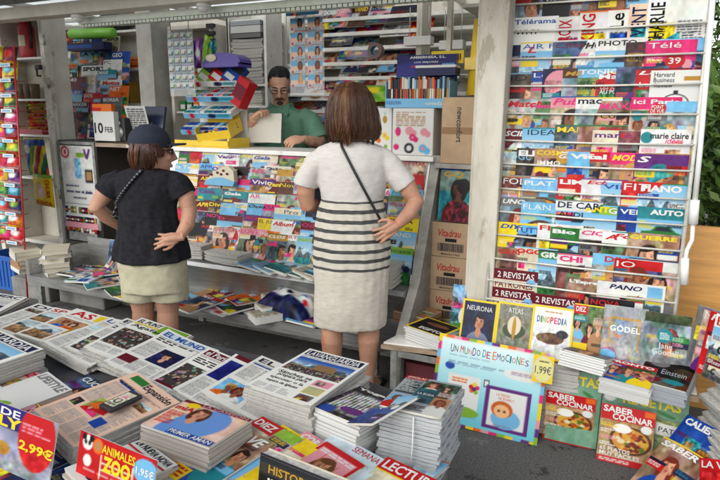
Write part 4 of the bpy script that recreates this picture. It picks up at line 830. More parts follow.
p = atY(371, 96, 3.7); BK = empty('pot_with_bag', (p.x, 3.72, 1.306), 'white tub with a lime green snack bag on top behind the woman in white', 'tub'); 
MB().rings([(0,0,0,.07,.07),(0,0,.3,.085,.085)], 18).build('tub', 'whitep', BK); a = Art(16, 10, 'lime', .5, 3).noise(0, 0, 1, 1, .2, 6).rect(.3, .3, .7, .6, 'yellow'); o = pillow(.24, .12, .04, a, 'bag', None, None); o.parent = BK; o.rotation_euler = (R(60), 0, R(10)); o.location = (.02, -.06, .33)
p = atY(476, 97, 3.5); MB().tube([(0, 0, 0), (.02, .03, .44)], .045, seg=16).box((-.05, -.05, .15), (.05, .0, .22), 'white').build('plastic_tube', 'yellowp', None, 'tall yellow plastic tube leaning in the corner beside the post', 'tube', loc=(atY(475, 96, 3.6).x-.01, 3.6, 1.67))

def carton(x0, x1, z0, z1, Y, D, label, texts, yaw=0, tape=True):
    w, h = x1-x0, z1-z0; B = empty('cardboard_box', ((x0+x1)/2, Y, z0), label, 'cardboard box'); B.rotation_euler.z = R(yaw)
    MB().box((-w/2, 0, 0), (w/2, D, h), bev=.004).build('carton', 'carton', B)
    if tape: MB().box((-w/2+.004, -.001, h*.5-.02), (w/2-.004, -.0002, h*.5+.02), (.62,.48,.33)).build('packing_tape', 'gloss', B)
    b = MB()
    for (t, u, v, tw, th, c, rot) in texts: b.text(t, tw, th, XF((-w/2+u*w, -.002, v*h), (R(90), R(rot), 0)), c, .008, .25 if t.startswith('Vita') else 0)
    b.build('lettering', 'flat', B); return B, w, h
p0, p1 = atY(440, 163, 3.36), atY(478, 97, 3.36)
MB().box((-1.09, 3.36, p0.z-.03), (-.76, 3.75, p0.z-.002)).build('wall_shelf_board', 'board', K); bpy.data.objects['wall_shelf_board'].location = -Vector(K.location)
carton(p0.x, -.77, p0.z, p1.z, 3.36, .25, 'large cardboard box with sideways lettering beside the top of the post', [('newconfort', .32, .85, .2, .035, 'dark', 90), ('30 Medias 100% AV', .68, .85, .22, .02, 'dark', 90), ('17 x 30 x 45 cm', .8, .78, .18, .016, 'dark', 90)])
for k in range(3):
    B, w, h = carton(-1.075, -.83, .29+k*.212, .29+k*.212+.21, 3.3, .3, f'cardboard box with red script lettering and a barcode, {["lowest", "middle", "topmost"][k]} of three', [('Vitadrau', .18, .6, .14, .045, 'red', 0), ('4MANUFACTURAS', .25, .06, .12, .012, 'dark', 0)], [-1, 1, 0][k], False)
    b = MB(); q = random.Random(k); x = -.08
    while x < .08: ww = q.choice([.002, .004, .006]); b.box((x, -.0015, .035), (x+ww, -.0003, .085), 'dark'); x += ww+q.choice([.002, .003])
    b.build('barcode', 'flat', B); MB().box((-.035, -.002, .095), (.035, -.0003, .115), 'black').build('hand_hole', 'flat', B)
MB().box((-1.07, 3.5, .93), (-.98, 3.55, 1.27)).build('cardboard_sheet', 'carton', None, 'upright cardboard sheet behind the fashion magazine on the stacked boxes', 'cardboard')
a = Art(40, 52, 'teal', 1.3, 44).rect(0, 0, 1, .4, (.45,.55,.5)).noise(0, 0, 1, 1, .12, 7).person(.5, .35, .17, skin=(.45,.28,.2), hair=(.08,.06,.06), cloth='maroon').ell(.62, .3, .16, (.08,.06,.06), .2).noise(.2, .6, .9, 1, .25, 16); a.T('GQ', .08, .01, .6, .14, 'gold', .03)
o = sheet_mb(.235, .3, .006, a).build('magazine', 'gloss', None, 'teal men\'s fashion magazine with gold title standing on the stacked cardboard boxes', 'magazine'); stand(o, (-.925, 3.305, .932), 7)
for k, (x, c) in enumerate(((-.98, 'blue'), (-.85, 'grey'))):
    a = cover(c, 'land', '', 'white', 600+k, asp=1.3); o = sheet_mb(.15, .2, .005, a).build('booklet', 'gloss', None, f'{c} booklet behind the teal fashion magazine', 'booklet'); stand(o, (x, 3.38, 1.06), 4)
# ------------------------------------------------------------------ helpers for lying papers
def wave(seed, amp, h=.4, fold=0):
    q = random.Random(seed); a1, a2, p1, p2 = q.uniform(7, 13), q.uniform(8, 15), q.uniform(0, 6), q.uniform(0, 6)
    cc = q.choice([(-1, 0), (-1, 0), (1, 0), (-1, 1)]); cl = q.uniform(.4, 1.6)*amp if amp > .004 else 0
    return lambda x, y: cl*np.clip(.5+cc[0]*x/.3, 0, 1.1)**3*np.clip((y/h if cc[1] else 1-y/h), 0, 1.1)**3+amp*(np.sin(a1*x+p1+4*y)*.6+np.sin(a2*y+p2-3*x)*.5) + fold*((x*x)/.02-.5)*.3
def top_edge(o, FL, FR, h, pitch=0, roll=0):
    """lay a sheet so that its upper edge runs from FL to FR"""
    x = (FR-FL).normalized(); z0 = Vector((0, 0, 1)); y = z0.cross(x).normalized()
    y = (y*math.cos(R(pitch))+z0*math.sin(R(pitch))).normalized(); z = x.cross(y).normalized(); y = z.cross(x)
    m = Matrix((x, y, z)).transposed().to_4x4(); m.translation = (FL+FR)/2-y*h; o.matrix_world = m; return m
def lay_from(fl, z, ang, w, h, pitch=0, roll=0):
    """matrix of a sheet whose far left corner is pixel fl at height z, upper edge turned by ang"""
    FL = atZ(*fl, z); x = Vector((math.cos(R(ang)), math.sin(R(ang)), -math.tan(R(roll)))).normalized(); up = Vector((0, 0, 1)); y = up.cross(x).normalized()
    y = (y*math.cos(R(pitch))+up*math.sin(R(pitch))).normalized(); zz = x.cross(y).normalized(); y = zz.cross(x)
    m = Matrix((x, y, zz)).transposed().to_4x4(); m.translation = FL+x*w/2-y*h; return m
def under(name, n, w, h, t, m, warp, label, group, mt, cat=None, seed=0, c='paper', jit=.006, t0=.004):
    """copies lying under the top sheet placed by matrix m"""
    q = random.Random(seed); a = Art(9, 9, c, h/w, 1); me = None; edge = col(c)
    last = []
    for k in range(n):
        if me is None: o = sheet_mb(w, h, t*.9, a, warp, paper=edge).build(name, mt); me = o.data
        else: o = link(bpy.data.objects.new(name, me))
        if name != 'magazine' or n > 11: tag(o, label, cat or name, group)
        o.matrix_basis = m @ Matrix.Translation((q.uniform(-jit, jit), q.uniform(-jit, jit), -t0-t*k)) @ Euler((0, 0, R(q.uniform(-1.6, 1.6)*(1 if name == 'newspaper' else .5)))).to_matrix().to_4x4(); last.append(o)
    if name == 'magazine' and n <= 11:
        for o in last: to_stuff(o)
def paper(title, tc, seed, layout, asp=1.36, bg='paper', bold=.02, res=(120, 162), tb=None, th=.1, tu=(.06, .94)):
    a = Art(res[0], res[1], bg, asp, seed); g = a.rg
    if tb: a.rect(tu[0]-.03, .03, tu[1]+.03, .05+th, tb)
    a.rect(.04, .07+th, .96, .074+th, 'dark'); a.body(.06, .085+th, .9, .1+th, (.5,.5,.5), .014)
    if title: a.T(title, tu[0], .04, tu[1], .04+th, tc, bold)
    for it in layout:
        k, u0, v0, u1, v1 = it[:5]
        if k == 'b': a.body(u0, v0, u1, v1, (.62,.62,.62), .0125, it[5] if len(it) > 5 else 2, .03)
        elif k == 'h': a.body(u0, v0, u1, v1, (.13,.13,.14), .038)
        elif k == 'H': a.T(it[5], u0, v0, u1, v1, 'black', .012)
        elif k == 'r': a.rect(u0, v0, u1, v1, it[5])
        elif k == 'l': a.land(u0, v0, u1, v1, *(it[5:] or ('sky', 'tan')))
        elif k == 'c': a.crowd(u0, v0, u1, v1, it[5] if len(it) > 5 else 80, r=it[6] if len(it) > 6 else .02)
        elif k == 'p': a.rect(u0, v0, u1, v1, it[5]); a.noise(u0, v0, u1, v1, .12, 9); a.person((u0+u1)/2, v0+(v1-v0)*.42, (u1-u0)*.2, cloth='navy', longh=False, clip=(u0, v0, u1, v1)).rect(0, 0, 0, 0, 'white')
        elif k == 'e': a.rect(u0, v0, u1, v1, (.08,.16,.5)).noise(u0, v0, u1, v1, .1, 7); [a.ell(u0+(u1-u0)*(.5+.22*math.cos(t)), v0+(v1-v0)*(.5+.3*math.sin(t)), .016, 'yellow') for t in np.linspace(0, 6.283, 9)[:-1]]
        elif k == 'n':
            z_ = int(g.integers(4)); a.rect(u0, v0, u1, v1, it[5])
            if z_ == 0: a.land(u0, v0, u1, v1, 'pale', 'tan')
            elif z_ == 1: a.crowd(u0, v0, u1, v1, 40, r=.018)
            else:
                for n_ in range(1+z_ % 2): a.person(u0+(u1-u0)*(.35+.3*n_), v0+(v1-v0)*.4, min(u1-u0, (v1-v0)*asp)*.17, cloth=CL[g.integers(16)], longh=bool(g.integers(2)), clip=(u0, v0, u1, v1))
            a.noise(u0, v0, u1, v1, .1, 14)
    return a

# ------------------------------------------------------------------ piles on the steel ledge and things on the bench
def flat(name, art, w, h, t, px, py, z, yaw, label, cat=None, group=None, m='gloss', warp=None, pitch=0, paper_='paper'):
    P = atZ(px, py, z); o = sheet_mb(w, h, t, art, warp, paper=col(paper_)).build(name, m, None, label, cat or name, group)
    o.rotation_euler = (R(pitch), 0, R(yaw)); o.location = P-Euler((R(pitch), 0, R(yaw))).to_matrix() @ Vector((0, h/2, 0)); return o
for s, (X, n, w, yaw) in enumerate(((-2.78, 11, .3, 4), (-2.45, 8, .3, -5))):
    pile('newspaper', n, w, .26, .0085, (X, 3.03-.01*s, LZ), yaw, f'folded newspaper in the {("taller", "shorter")[s]} grey pile on the steel ledge', f'newspapers in the {("taller", "shorter")[s]} ledge pile', 'pages', s+1, bend=.004)
q = random.Random(41)
for k in range(9):
    bg = q.choice(['white', 'cream', 'tan', 'sky', 'grey', 'navy', 'rose']); X = -2.2+k*.1
    a = cover(bg, q.choice(['land', 'prod', 'text', 'w']), 'Ola', q.choice(['red', 'navy', 'black']), 4000+k, (24, 30))
    o = sheet_mb(.21, .27, .012+.004*(k % 3), a, wave(k, .003)).build('magazine', 'gloss', None, f'{cn(bg)} magazine lying fanned out on the steel ledge, {ORD[k]} from left', 'magazine', 'magazines fanned on the ledge'); o.location = (X, 2.97, LZ+.018+.005*(k % 3)); o.rotation_euler = (R(3), R(4), R(q.uniform(-28, -8)))
pile('magazine', 12, .2, .26, .011, (-1.3, 2.99, LZ-.0), 2, 'white edged magazine in the pile at the right end of the steel ledge', 'magazines piled at the ledge end', 'ppages', 3)
for s, (px, py, n, yw) in enumerate(((47, 262, 5, 12), (65, 268, 6, -6))):
    P = atZ(px+7, py, .29); q = random.Random(s)
    for k in range(n):
        c = q.choice(['cream', 'white', 'tan', 'paper', 'brown']); b = MB().box((-.09, -.12, .003), (.09, .12, .032), 'cream').box((-.093, -.123, 0), (.093, .123, .0028), c).box((-.093, -.123, .0322), (.093, .123, .035), c).box((-.095, -.123, .0005), (-.0932, .123, .0345), c)
        b.build('book', 'flat', None, f'cream paged book in the {("left", "right")[s]} stack on the bench, {ORD[k]} from bottom', 'book', f'books stacked at the left end of the bench', loc=(P.x+q.uniform(-.02, .02), 3.08+.05*s-.08, .2815+.0355*k), rot=(0, 0, R(yw+q.uniform(-14, 14)+60)))
a = cover('white', 'w', '', 'red', 41); o = sheet_mb(.17, .24, .03, a).build('book', 'gloss', None, 'large white book leaning against the stacked books on the bench', 'book'); stand(o, (-3.72, 3.16, .3), 38, -20)
BM = [(95,268,'grey','navy','prod',-20),(105,282,'white','pink','w',-32),(88,276,'pale','red','prod',15),(112,270,'purple','white','abs',-38),(124,277,'gold','purple','land',-30),(128,288,'white','navy','land',-28),(80,270,'dark','white','car',5),(140,293,'white','red','w',-10),
      (207,296,'tan','yellow','plain',-8),(225,290,'maroon','white','prod',-20),(240,304,'dark','orange','abs',-25),(250,297,'orange','white','prod',-30),(262,306,'white','orange','prod',-28),(228,305,'white','red','prod',-12),(312,315,'sky','white','prod',-5),(198,303,'red','white','w',-15),(172,298,'white','navy','land',-10)]
for k, (px, py, bg, mc, kind, yaw) in enumerate(BM):
    a = cover(bg, kind, ['Mar', 'VIA', 'Oro', 'SUR', 'Eco'][k % 5], mc, 4100+k, (28, 36))
    if k == 8: a.ell(.62, .72, .32, 'yellow', .2)
    flat('magazine', a, .22, .28, .012, px, py, .3+.009*(k % 4), yaw, f'{cn(bg)} magazine with {cn(mc)} title on the bench {["left", "right"][k > 7]} of the woman in black, {(ORD+["last"])[k if k < 8 else k-8]}', group='magazines lying on the bench', warp=wave(k, .004), pitch=2)
for k, (x, bg) in enumerate(((-3.52, 'purple'), (-3.3, 'white'), (-3.7, 'sky'))):
    a = cover(bg, 'w', 'Tu', 'white' if bg != 'white' else 'pink', 4200+k, (24, 30)); o = sheet_mb(.2, .26, .008, a).build('magazine', 'gloss', None, f'{cn(bg)} magazine standing upright against the steel plate behind the bench', 'magazine'); stand(o, (x, 3.24, .29), 14)
# film wrapped bundle and white paperbacks
P = atZ(278, 305, .3); a = Art(40, 40, 'paper', 1, 91); g = a.rg
for k in range(26): a.ell(g.uniform(0, 1), g.uniform(0, 1), g.uniform(.03, .09), ['navy', 'blue', 'silver', 'red', 'white'][g.integers(5)], g.uniform(.02, .05))
a.rect(0, .75, 1, 1, 'navy').noise(0, 0, 1, 1, .15, 14)
o = pillow(.42, .36, .12, a, 'wrapped_bundle', 'crumpled blue and white film wrapped bundle of magazines on the bench', 'bundle'); o.rotation_euler = (R(6), R(3), R(-12)); o.location = (P.x+.12, 2.92, .3)
for k in range(3): flat('book', cover('cream', 'text', '', 'dark', 70+k), .15, .22, .045, 268+6*k, 312-9*k, .33+.02*k, -35, f'thick paperback book beside the wrapped bundle on the bench, {("nearest", "middle", "farthest")[k]}', group='paperbacks beside the wrapped bundle')
pile('magazine', 7, .26, .3, .011, (-1.5, 2.92, .281), -3, 'pale magazine in the low pile at the right end of the bench', 'magazines piled on the bench end', 'ppages', 6)
# blue and white beach bag hung on the counter front
P = atY(205, 184, 3.27); b = MB(); pts = [(0, .0), (.02, .03), (.09, .09), (.17, .128), (.21, .13), (.25, .1), (.255, .03), (.24, 0)]
b.prism(pts, -.012, .03, 'y', 'cream'); b.prism([(.0, -.001), (.02, .03), (.09, .05), (.16, .055), (.257, .03), (.242, -.001)], -.0145, .031, 'y', 'sky')
for (x, z) in ((.07, .07), (.12, .085), (.17, .1), (.15, .075), (.2, .08)): b.ball((x, -.0145, z), (.012, .002, .009), 'maroon', 8)
o = b.build('beach_bag', 'flat', None, 'white and turquoise fin shaped bag with small red crabs, hung on the counter front', 'bag', loc=(P.x, P.y, P.z), fix=True); o.scale = (1.05, 1, 1.05)

# ------------------------------------------------------------------ big display table in the foreground
ZT = .44
TB = empty('display_table', (-2, 1.7, 0), 'low dark table in the foreground covered edge to edge with newspapers and magazines', 'table')
def tp(mb, name, m): o = mb.build(name, m, TB); o.location = -Vector(TB.location); return o
tp(MB().prism([(-4.3, 2.14), (-4.3, .5), (-.54, .5), (-.54, 2.0), (-1, 2.1)], ZT-.03, ZT, 'z'), 'table_top', 'darkcloth')
for x in (-4.2, -2.4, -.62):
    for y in (.6, 1.93): tp(MB().box((x, y, 0), (x+.05, y+.05, ZT-.031)), 'leg', 'galv')
tp(MB().box((-.56, .52, .12), (-.545, 1.98, ZT-.031)), 'side_panel', 'galv')
G_NEWS = 'newspapers in the foreground row'
NP = [ # title, colour, FL pixel, z, angle, roll, layout, extra, label
 ('OU MERC', 'navy', (-22,290), .56, 22, 3, [('n',.06,.4,.9,.9,'navy',16),('b',.06,.22,.9,.38,3)], {}, 'newspaper with dark picture at the left end of the front row'),
 ('DIARI', 'dark', (38,303), .53, 12, 4, [('n',.06,.2,.94,.3,'sky',14),('b',.06,.33,.94,.95,4)], {}, 'newspaper with pale blue strip, second from the left end of the foreground row'),
 ('SPORT', 'red', (55,306), .535, 12, 4, [('n',.05,.2,.95,.5,'lime',20),('n',.05,.52,.5,.9,'dark',18),('n',.53,.52,.95,.9,'orange',18)], {}, 'colourful sports newspaper with lime pictures in the foreground row'),
 ('AS', 'red', (77,309), .54, 10, 5, [('r',.55,.03,.95,.2,'yellow'),('n',.05,.3,.6,.55,'tan',20),('H',.62,.3,.95,.45,'ANO'),('n',.05,.6,.45,.95,'blue',16),('r',.5,.5,.95,.7,'gold'),('n',.5,.72,.95,.95,'tan')], dict(tu=(.08, .5), th=.16), 'sports newspaper with blue picture and yellow block in the foreground row'),
 ('La Razon', 'blue', (112,316), .545, 0, 5, [('r',.05,.2,.95,.26,'cream'),('n',.05,.26,.95,.4,'pale',8),('b',.06,.44,.94,.95,4)], {}, 'pale newspaper with cream strip and blue title in the foreground row'),
 ('EL PAIS', 'dark', (127,318), .54, 4, 5, [('n',.06,.62,.5,.95,'maroon',18),('H',.06,.26,.6,.34,'21.221'),('b',.06,.38,.94,.6,3)], {}, 'newspaper with small dark red picture, left of the yellow titled one'),
 ('EL PUNT', 'black', (142,318), .55, 6, 5, [('r',.5,.02,.97,.3,'lime'),('r',.03,.15,.5,.18,'yellow'),('H',.06,.2,.75,.3,'Agafant'),('c',.05,.36,.95,.78,90),('b',.06,.82,.94,.95,3)], dict(tu=(.05, .48)), 'newspaper with yellow title and crowd picture, behind the woman in black'),
 ('EL MUNDO', 'blue', (168,330), .555, 2, 4.5, [('p',.36,.36,.74,.7,'navy'),('h',.06,.2,.7,.28),('b',.06,.32,.33,.66,1),('b',.06,.74,.94,.95,4),('r',.06,.72,.3,.86,'maroon'),('b',.78,.2,.94,.7,1)], dict(tb='pale'), 'newspaper with pale blue title and a man in a suit'),
 ('el Periódico', 'white', (209,348), .555, -2, 4.5, [('h',.06,.22,.9,.34),('c',.05,.38,.95,.8,70),('r',.05,.8,.95,.84,'maroon'),('b',.06,.86,.94,.97,3)], dict(tb='maroon', tu=(.08, .7)), 'newspaper with dark red title strip and green street picture'),
 ('', 'navy', (236,353), .55, 0, 4.5, [('r',.05,.0,.95,.08,'maroon'),('e',.06,.14,.94,.56),('b',.06,.6,.94,.97,4)], {}, 'newspaper with dark blue flag of yellow stars'),
 ('EL PAIS', 'dark', (262,354), .555, -1, 4, [('r',.05,.19,.95,.215,'blue'),('b',.06,.25,.5,.55,2),('n',.55,.4,.95,.68,(.35,.42,.34),14),('n',.05,.62,.48,.92,'sky',16),('b',.55,.72,.94,.95,2)], {}, 'newspaper with black title and grey green picture, left of the tall pile')]
for k, (ti, tcol, fl, z, ang, roll, lay_, ex, lab) in enumerate(NP):
    w, h = (.29, .4); wf = wave(k+3, .0065); m = lay_from(fl, z-.005, ang+2 if k > 3 else ang, w, h, -.5, 11 if k > 3 else 7)
    o = sheet_mb(w, h, .006, paper(ti, tcol, 500+k, lay_, h/w, **ex), wf).build('newspaper', 'matte', None, lab, 'newspaper', G_NEWS); o.matrix_world = m
    under('newspaper', 5, w, h, .0075, m, wf, 'folded copy under the '+lab.split(' in the ')[0].split(', ')[0], f'copies under newspaper {"abcdefghijk"[k]}', 'pages', 'newspaper', k, 'paper', .012, .007)
# tall pile on the right of the row and the pile at the left edge
w, h = .28, .41; m = lay_from((310,348), .6, -4, w, h, -1, 1); wf = wave(50, .003)
a = paper('LAVANGUARDIA', 'white', 600, [('l',.05,.2,.95,.52,'blue','tan'),('b',.06,.56,.12,.6,1),('H',.1,.56,.62,.62,'Sánchez se'),('H',.14,.635,.6,.69,'prepara para'),('H',.1,.705,.62,.76,'ejecutar o la'),('H',.12,.775,.6,.83,'espera de Iglesias'),('r',.68,.56,.94,.68,'rose'),('r',.68,.7,.94,.84,(.85,.82,.5)),('n',.72,.58,.84,.66,'dark'),('n',.7,.86,.92,.96,'grey'),('b',.06,.87,.6,.97,3),('b',.7,.71,.92,.83,1)], h/w, tb='navy', tu=(.07, .93))
a.crowd(.05, .4, .95, .52, 90, r=.012); a.poly([(.4,.4),(.42,.28),(.72,.27),(.76,.4)], (.6,.48,.35))
o = sheet_mb(w, h, .006, a, wf).build('newspaper', 'matte', None, 'top newspaper of the tall white pile, navy title and picture of a crowd', 'newspaper'); o.matrix_world = m
under('newspaper', 14, w, h, .0105, m, wf, 'folded newspaper in the tall white pile under the navy titled one', 'newspapers in the tall white pile', 'pages', seed=50, jit=.008, t0=.008)
m2 = m @ Matrix.Translation((-.035, .012, -.02)); 
FLp, FRp = atZ(-30, 318, .585), atZ(44, 349, .585); wf = wave(51, .003); w = (FRp-FLp).length; h = .4
a = paper('LAVANGUARDIA', 'white', 601, [('l',.05,.18,.95,.62,'sky','teal'),('b',.06,.66,.94,.95,4)], h/w, tb='navy'); o = sheet_mb(w, h, .006, a, wf).build('newspaper', 'matte', None, 'top newspaper of the white pile at the left edge, blue sea picture', 'newspaper'); m = top_edge(o, FLp, FRp, h)
under('newspaper', 10, w, h, .0125, m, wf, 'folded newspaper in the white pile at the left edge', 'newspapers in the left edge pile', 'pages', seed=52, t0=.008)
# pink financial paper with a phone on it
w, h = .28, .37; m = lay_from((137,372), .59, -14, w, h, 0, 6); wf = wave(60, .003)
a = paper('Expansión', 'dark', 602, [('r',.1,.035,.4,.125,'green'),('r',.1,.21,.6,.235,'blue'),('b',.06,.25,.35,.6,1),('h',.06,.2,.4,.26),('n',.3,.48,.62,.7,(.62,.66,.35),12),('n',.7,.26,.92,.36,'maroon',10),('b',.72,.4,.94,.75,1),('b',.06,.74,.94,.97,4),('n',.1,.62,.24,.72,'dark',12),('r',.66,.64,.82,.76,'blue')], h/w, bg='salmon', tu=(.42, .96), th=.12)
a.poly([(.32, .62), (.45, .45), (.5, .62)], 'orange').poly([(.42,.66),(.62,.5),(.66,.62)], 'red').ell(.55, .5, .09, 'green')
o = sheet_mb(w, h, .006, a, wf).build('newspaper', 'matte', None, 'salmon pink financial newspaper with a black phone lying on it', 'newspaper'); o.matrix_world = m
under('newspaper', 7, w, h, .009, m, wf, 'salmon pink folded copy under the financial newspaper', 'copies under the pink newspaper', 'pages', 'newspaper', 61, 'salmon', t0=.008)
PH = empty('mobile_phone', m @ Vector((.035, .21, .012)), 'black mobile phone with patterned screen lying on the salmon pink newspaper', 'phone'); PH.rotation_euler = (0, 0, R(-8)); PH.scale = (.78, .78, .8)
MB().box((-.042, -.08, 0), (.042, .08, .02), bev=.006).build('body', 'black', PH); a = Art(20, 36, 'cream', 1.9, 3); a.ell(.5, .3, .25, 'rose').ell(.5, .62, .3, 'dark').ell(.5, .6, .2, 'cream').noise(0, 0, 1, 1, .25, 12).body(.1, .82, .9, .95, 'dark', .05); o = sheet_mb(.062, .12, .0008, a).build('screen', 'gloss', PH); o.location = (0, -.06, .021)

def mag_top(fl, z, ang, w, h, art, label, n=0, pitch=0, roll=0, t=.006, seed=0, grp=None, ulabel=None, c='white', name='magazine', m_='gloss', amp=.002, mt='ppages'):
    m = lay_from(fl, z, ang, w, h, pitch, roll); wf = wave(seed, amp)
    o = sheet_mb(w, h, t, art, wf).build(name, m_, None, label, name, grp); o.matrix_world = m
    if n: under(name, n, w, h, .0115, m, wf, ulabel, ulabel.split(' in ')[-1][:40]+' copies' if ulabel else None, mt, name, seed, c, .006, t+.001)
    return m
cv = lambda bg, kind, t, tc, s, **k: cover(bg, kind, t, tc, s, k.pop('res', (76, 100)), **k)
# magazines at the front left
q = random.Random(90)
for k, (X, Y) in enumerate(((-2.0,1.28),(-1.78,1.2),(-1.62,1.02),(-1.42,1.3),(-1.3,1.1),(-1.18,1.32),(-1.02,1.18),(-.86,1.38),(-.7,1.22),(-1.55,1.42),(-.62,1.5),(-1.24,1.0))):
    bg = ['navy', 'cream', 'teal', 'maroon', 'white', 'gold', 'purple', 'sky', 'red', 'tan', 'green', 'grey'][k]; o = sheet_mb(.22, .29, .012, cover(bg, ['w', 'prod', 'land', 'g'][k % 4], ['Ana', 'Sol', 'Hoy'][k % 3], 'white' if bg not in ('white', 'cream', 'sky') else 'red', 760+k), wave(k, .003)).build('magazine', 'gloss', None, f'{cn(bg)} magazine partly seen lying flat between the front piles and cards', 'magazine'); o.location = (X, Y-.12, ZT+.014+.003*(k % 4)); o.rotation_euler = (0, 0, R(q.uniform(-25, 15)))
mag_top((22,362), .50, -14, .23, .3, cv('rose', 'g', 'CORAZO', 'red', 700), 'rose pink magazine with people, half under the left edge newspaper pile', 3, 2, 0, seed=1, ulabel='magazine in the pile of the rose pink one', c='white')
mag_top((-18,372), .51, -14, .23, .3, cv('pale', 'w', 'VIVE', 'pink', 701), 'pale blue magazine with a woman at the left edge above the price card', 2, 3, 0, seed=2, ulabel='magazine in the pile at the left edge')
a = cv('white', 'plain', 'LIFESTYLE', 'grey', 702); a.ell(.4, .75, .2, 'green', .08, rot=.4).ell(.55, .7, .18, 'lime', .06, rot=-.5).ell(.3, .85, .2, (.3,.4,.2), .06, rot=.2).rect(.2, .88, .8, .95, 'tan')
mag_top((48,372), .515, -16, .23, .3, a, 'plain white magazine with green leaves, left of the pink financial newspaper', 2, 2, seed=3, ulabel='magazine in the pile of the white leaf one')
mag_top((88,374), .5, -16, .22, .29, cv('purple', 'w', 'CUORE', 'white', 703), 'purple magazine with white title showing above the pink financial newspaper', 2, 2, seed=4, ulabel='magazine in the pile of the purple one')
mag_top((30,396), .505, -18, .22, .29, cv('maroon', 'abs', 'DIVINITY', 'rose', 704), 'maroon magazine showing left of the pink financial newspaper', 2, 2, seed=5, ulabel='magazine in the pile of the maroon one')
mag_top((120,425), .485, -20, .22, .29, cv('brown', 'land', 'NATURA', 'cream', 705), 'brown animal magazine showing under the pink financial newspaper', 2, 2, seed=6, ulabel='magazine in the pile of the brown one')
mag_top((68,424), .485, -12, .22, .29, cv('navy', 'prod', 'Agenda', 'yellow', 706), 'navy blue magazine showing between the two front price cards', 2, 2, seed=7, ulabel='magazine in the pile of the navy one')
# the pile with the woman in blue and the one in front of it
a = Art(70, 60, 'salmon', .85, 710); a.noise(0, 0, 1, 1, .06, 7).ell(.55, .55, .3, (.45,.62,.85), .42, rot=.4).person(.42, .3, .11, skin=(.85,.62,.5), hair=(.35,.18,.1), cloth=(.45,.62,.85)).rect(0, 0, 1, .09, 'maroon').ell(.2, .13, .1, 'yellow', .07).rect(.35, .84, .98, .98, 'blue').body(.04, .4, .26, .8, 'red', .04); a.T('LA CASEFON', .3, .015, .97, .075, 'rose', .01).T('miA', .03, .2, .3, .33, 'red', .03).T('PRIMER AMAN', .37, .86, .96, .96, 'white', .015)
FLp, FRp = atZ(187, 400, .585), atZ(252, 420, .585); w = (FRp-FLp).length; h = .2; wf = wave(9, .002); o = sheet_mb(w, h, .008, a, wf).build('magazine', 'gloss', None, 'salmon magazine with a woman in blue on top of a tall pile', 'magazine'); m = top_edge(o, FLp, FRp, h, -3)
under('magazine', 11, w, h, .0118, m, wf, 'magazine in the tall pile under the salmon one', 'magazines in the salmon pile', 'ppages', seed=9, c=(.75,.72,.68), jit=.01, t0=.01)
a = cv('white', 'plain', 'LA NUEVA NOVA', 'dark', 711, mh=.09)
for k in range(3): a.ell(.28+.22*k, .45, .05, 'dark', .08).poly([(.18+.22*k, .9), (.25+.22*k, .5), (.31+.22*k, .5), (.38+.22*k, .9)], ['tan', 'dark', 'black'][k])
a.rect(0, .18, 1, .21, 'red'); mag_top((143,438), .535, -17, .21, .24, a, 'white magazine with three dressed figures, in front of the salmon pile', 8, -2, seed=12, ulabel='magazine in the pile under the three figures', c=(.8,.76,.7))
# celebrity magazines fanned on the right
a = cv('silver', 'g', 'LOVE', 'white', 720); a.rect(0, .8, .55, 1, 'yellow').body(.05, .83, .5, .97, 'red', .05)
mag_top((231,420), .53, -14, .23, .3, a, 'grey magazine with two girls in white, right of the salmon pile', 5, 3, seed=13, ulabel='magazine in the pile under the two girls')
a = cv('lime', 'g', '', 'white', 721); a.rect(.0, 0, .55, .22, 'red'); a.T('DIEZ', .05, .05, .5, .17, 'white', .03); mag_top((263,416), .525, -18, .21, .28, a, 'green magazine with a red title block, right of the one with two girls', 3, 3, seed=14, ulabel='magazine in the pile under the red title block')
mag_top((283,424), .52, -20, .2, .28, cv('yellow', 'prod', 'QUE', 'red', 722), 'yellow magazine with red title in the front fan of celebrity magazines', 3, 3, seed=15, ulabel='magazine in the pile under the yellow one')
mag_top((307,431), .52, -20, .2, .28, cv('rose', 'abs', 'CORAZON', 'white', 723), 'rose pink magazine between the yellow one and the red framed one', 3, 3, seed=16, ulabel='magazine in the pile under the rose pink one')
a = cv('white', 'plain', '', 'red', 724); a.rect(0, 0, 1, 1, 'red').rect(.07, .1, .93, .94, 'rose').person(.5, .42, .2, cloth='teal', hair=HAIR[1]).body(.1, .12, .9, .2, 'white', .04); mag_top((327,441), .525, -22, .18, .24, a, 'red framed magazine with a smiling woman beside the blond cover', 3, 4, seed=17, ulabel='magazine in the pile under the red framed one')
a = cv('pale', 'plain', 'SEMANA', 'red', 725, mw=.5, mh=.12); a.noise(0, 0, 1, 1, .05, 6).person(.62, .4, .17, skin=SKIN[2], hair=HAIR[2], cloth='yellow').rect(0, 0, .1, .015, 'red'); mag_top((336,433), .515, -18, .235, .27, a, 'pale blue magazine with a blond woman in yellow at the front', 4, 4, seed=18, ulabel='magazine in the pile under the blond woman')
a = cv('cream', 'plain', 'LECTURAS', 'white', 726); a.rect(0, 0, 1, .19, 'red').rect(0, .19, 1, .21, 'yellow').person(.68, .42, .16, hair=HAIR[2], cloth='black').person(.25, .5, .12, hair=HAIR[0], cloth='brown').noise(0, .2, 1, 1, .08, 8); a.texts = [('LECTURAS', .05, .03, .95, .165, col('white'), .025, 0, 0, 0)]; mag_top((388,457), .515, -14, .23, .31, a, 'magazine with white letters on a red title band at the front', 4, 4, seed=19, ulabel='magazine in the pile under the red banded one')
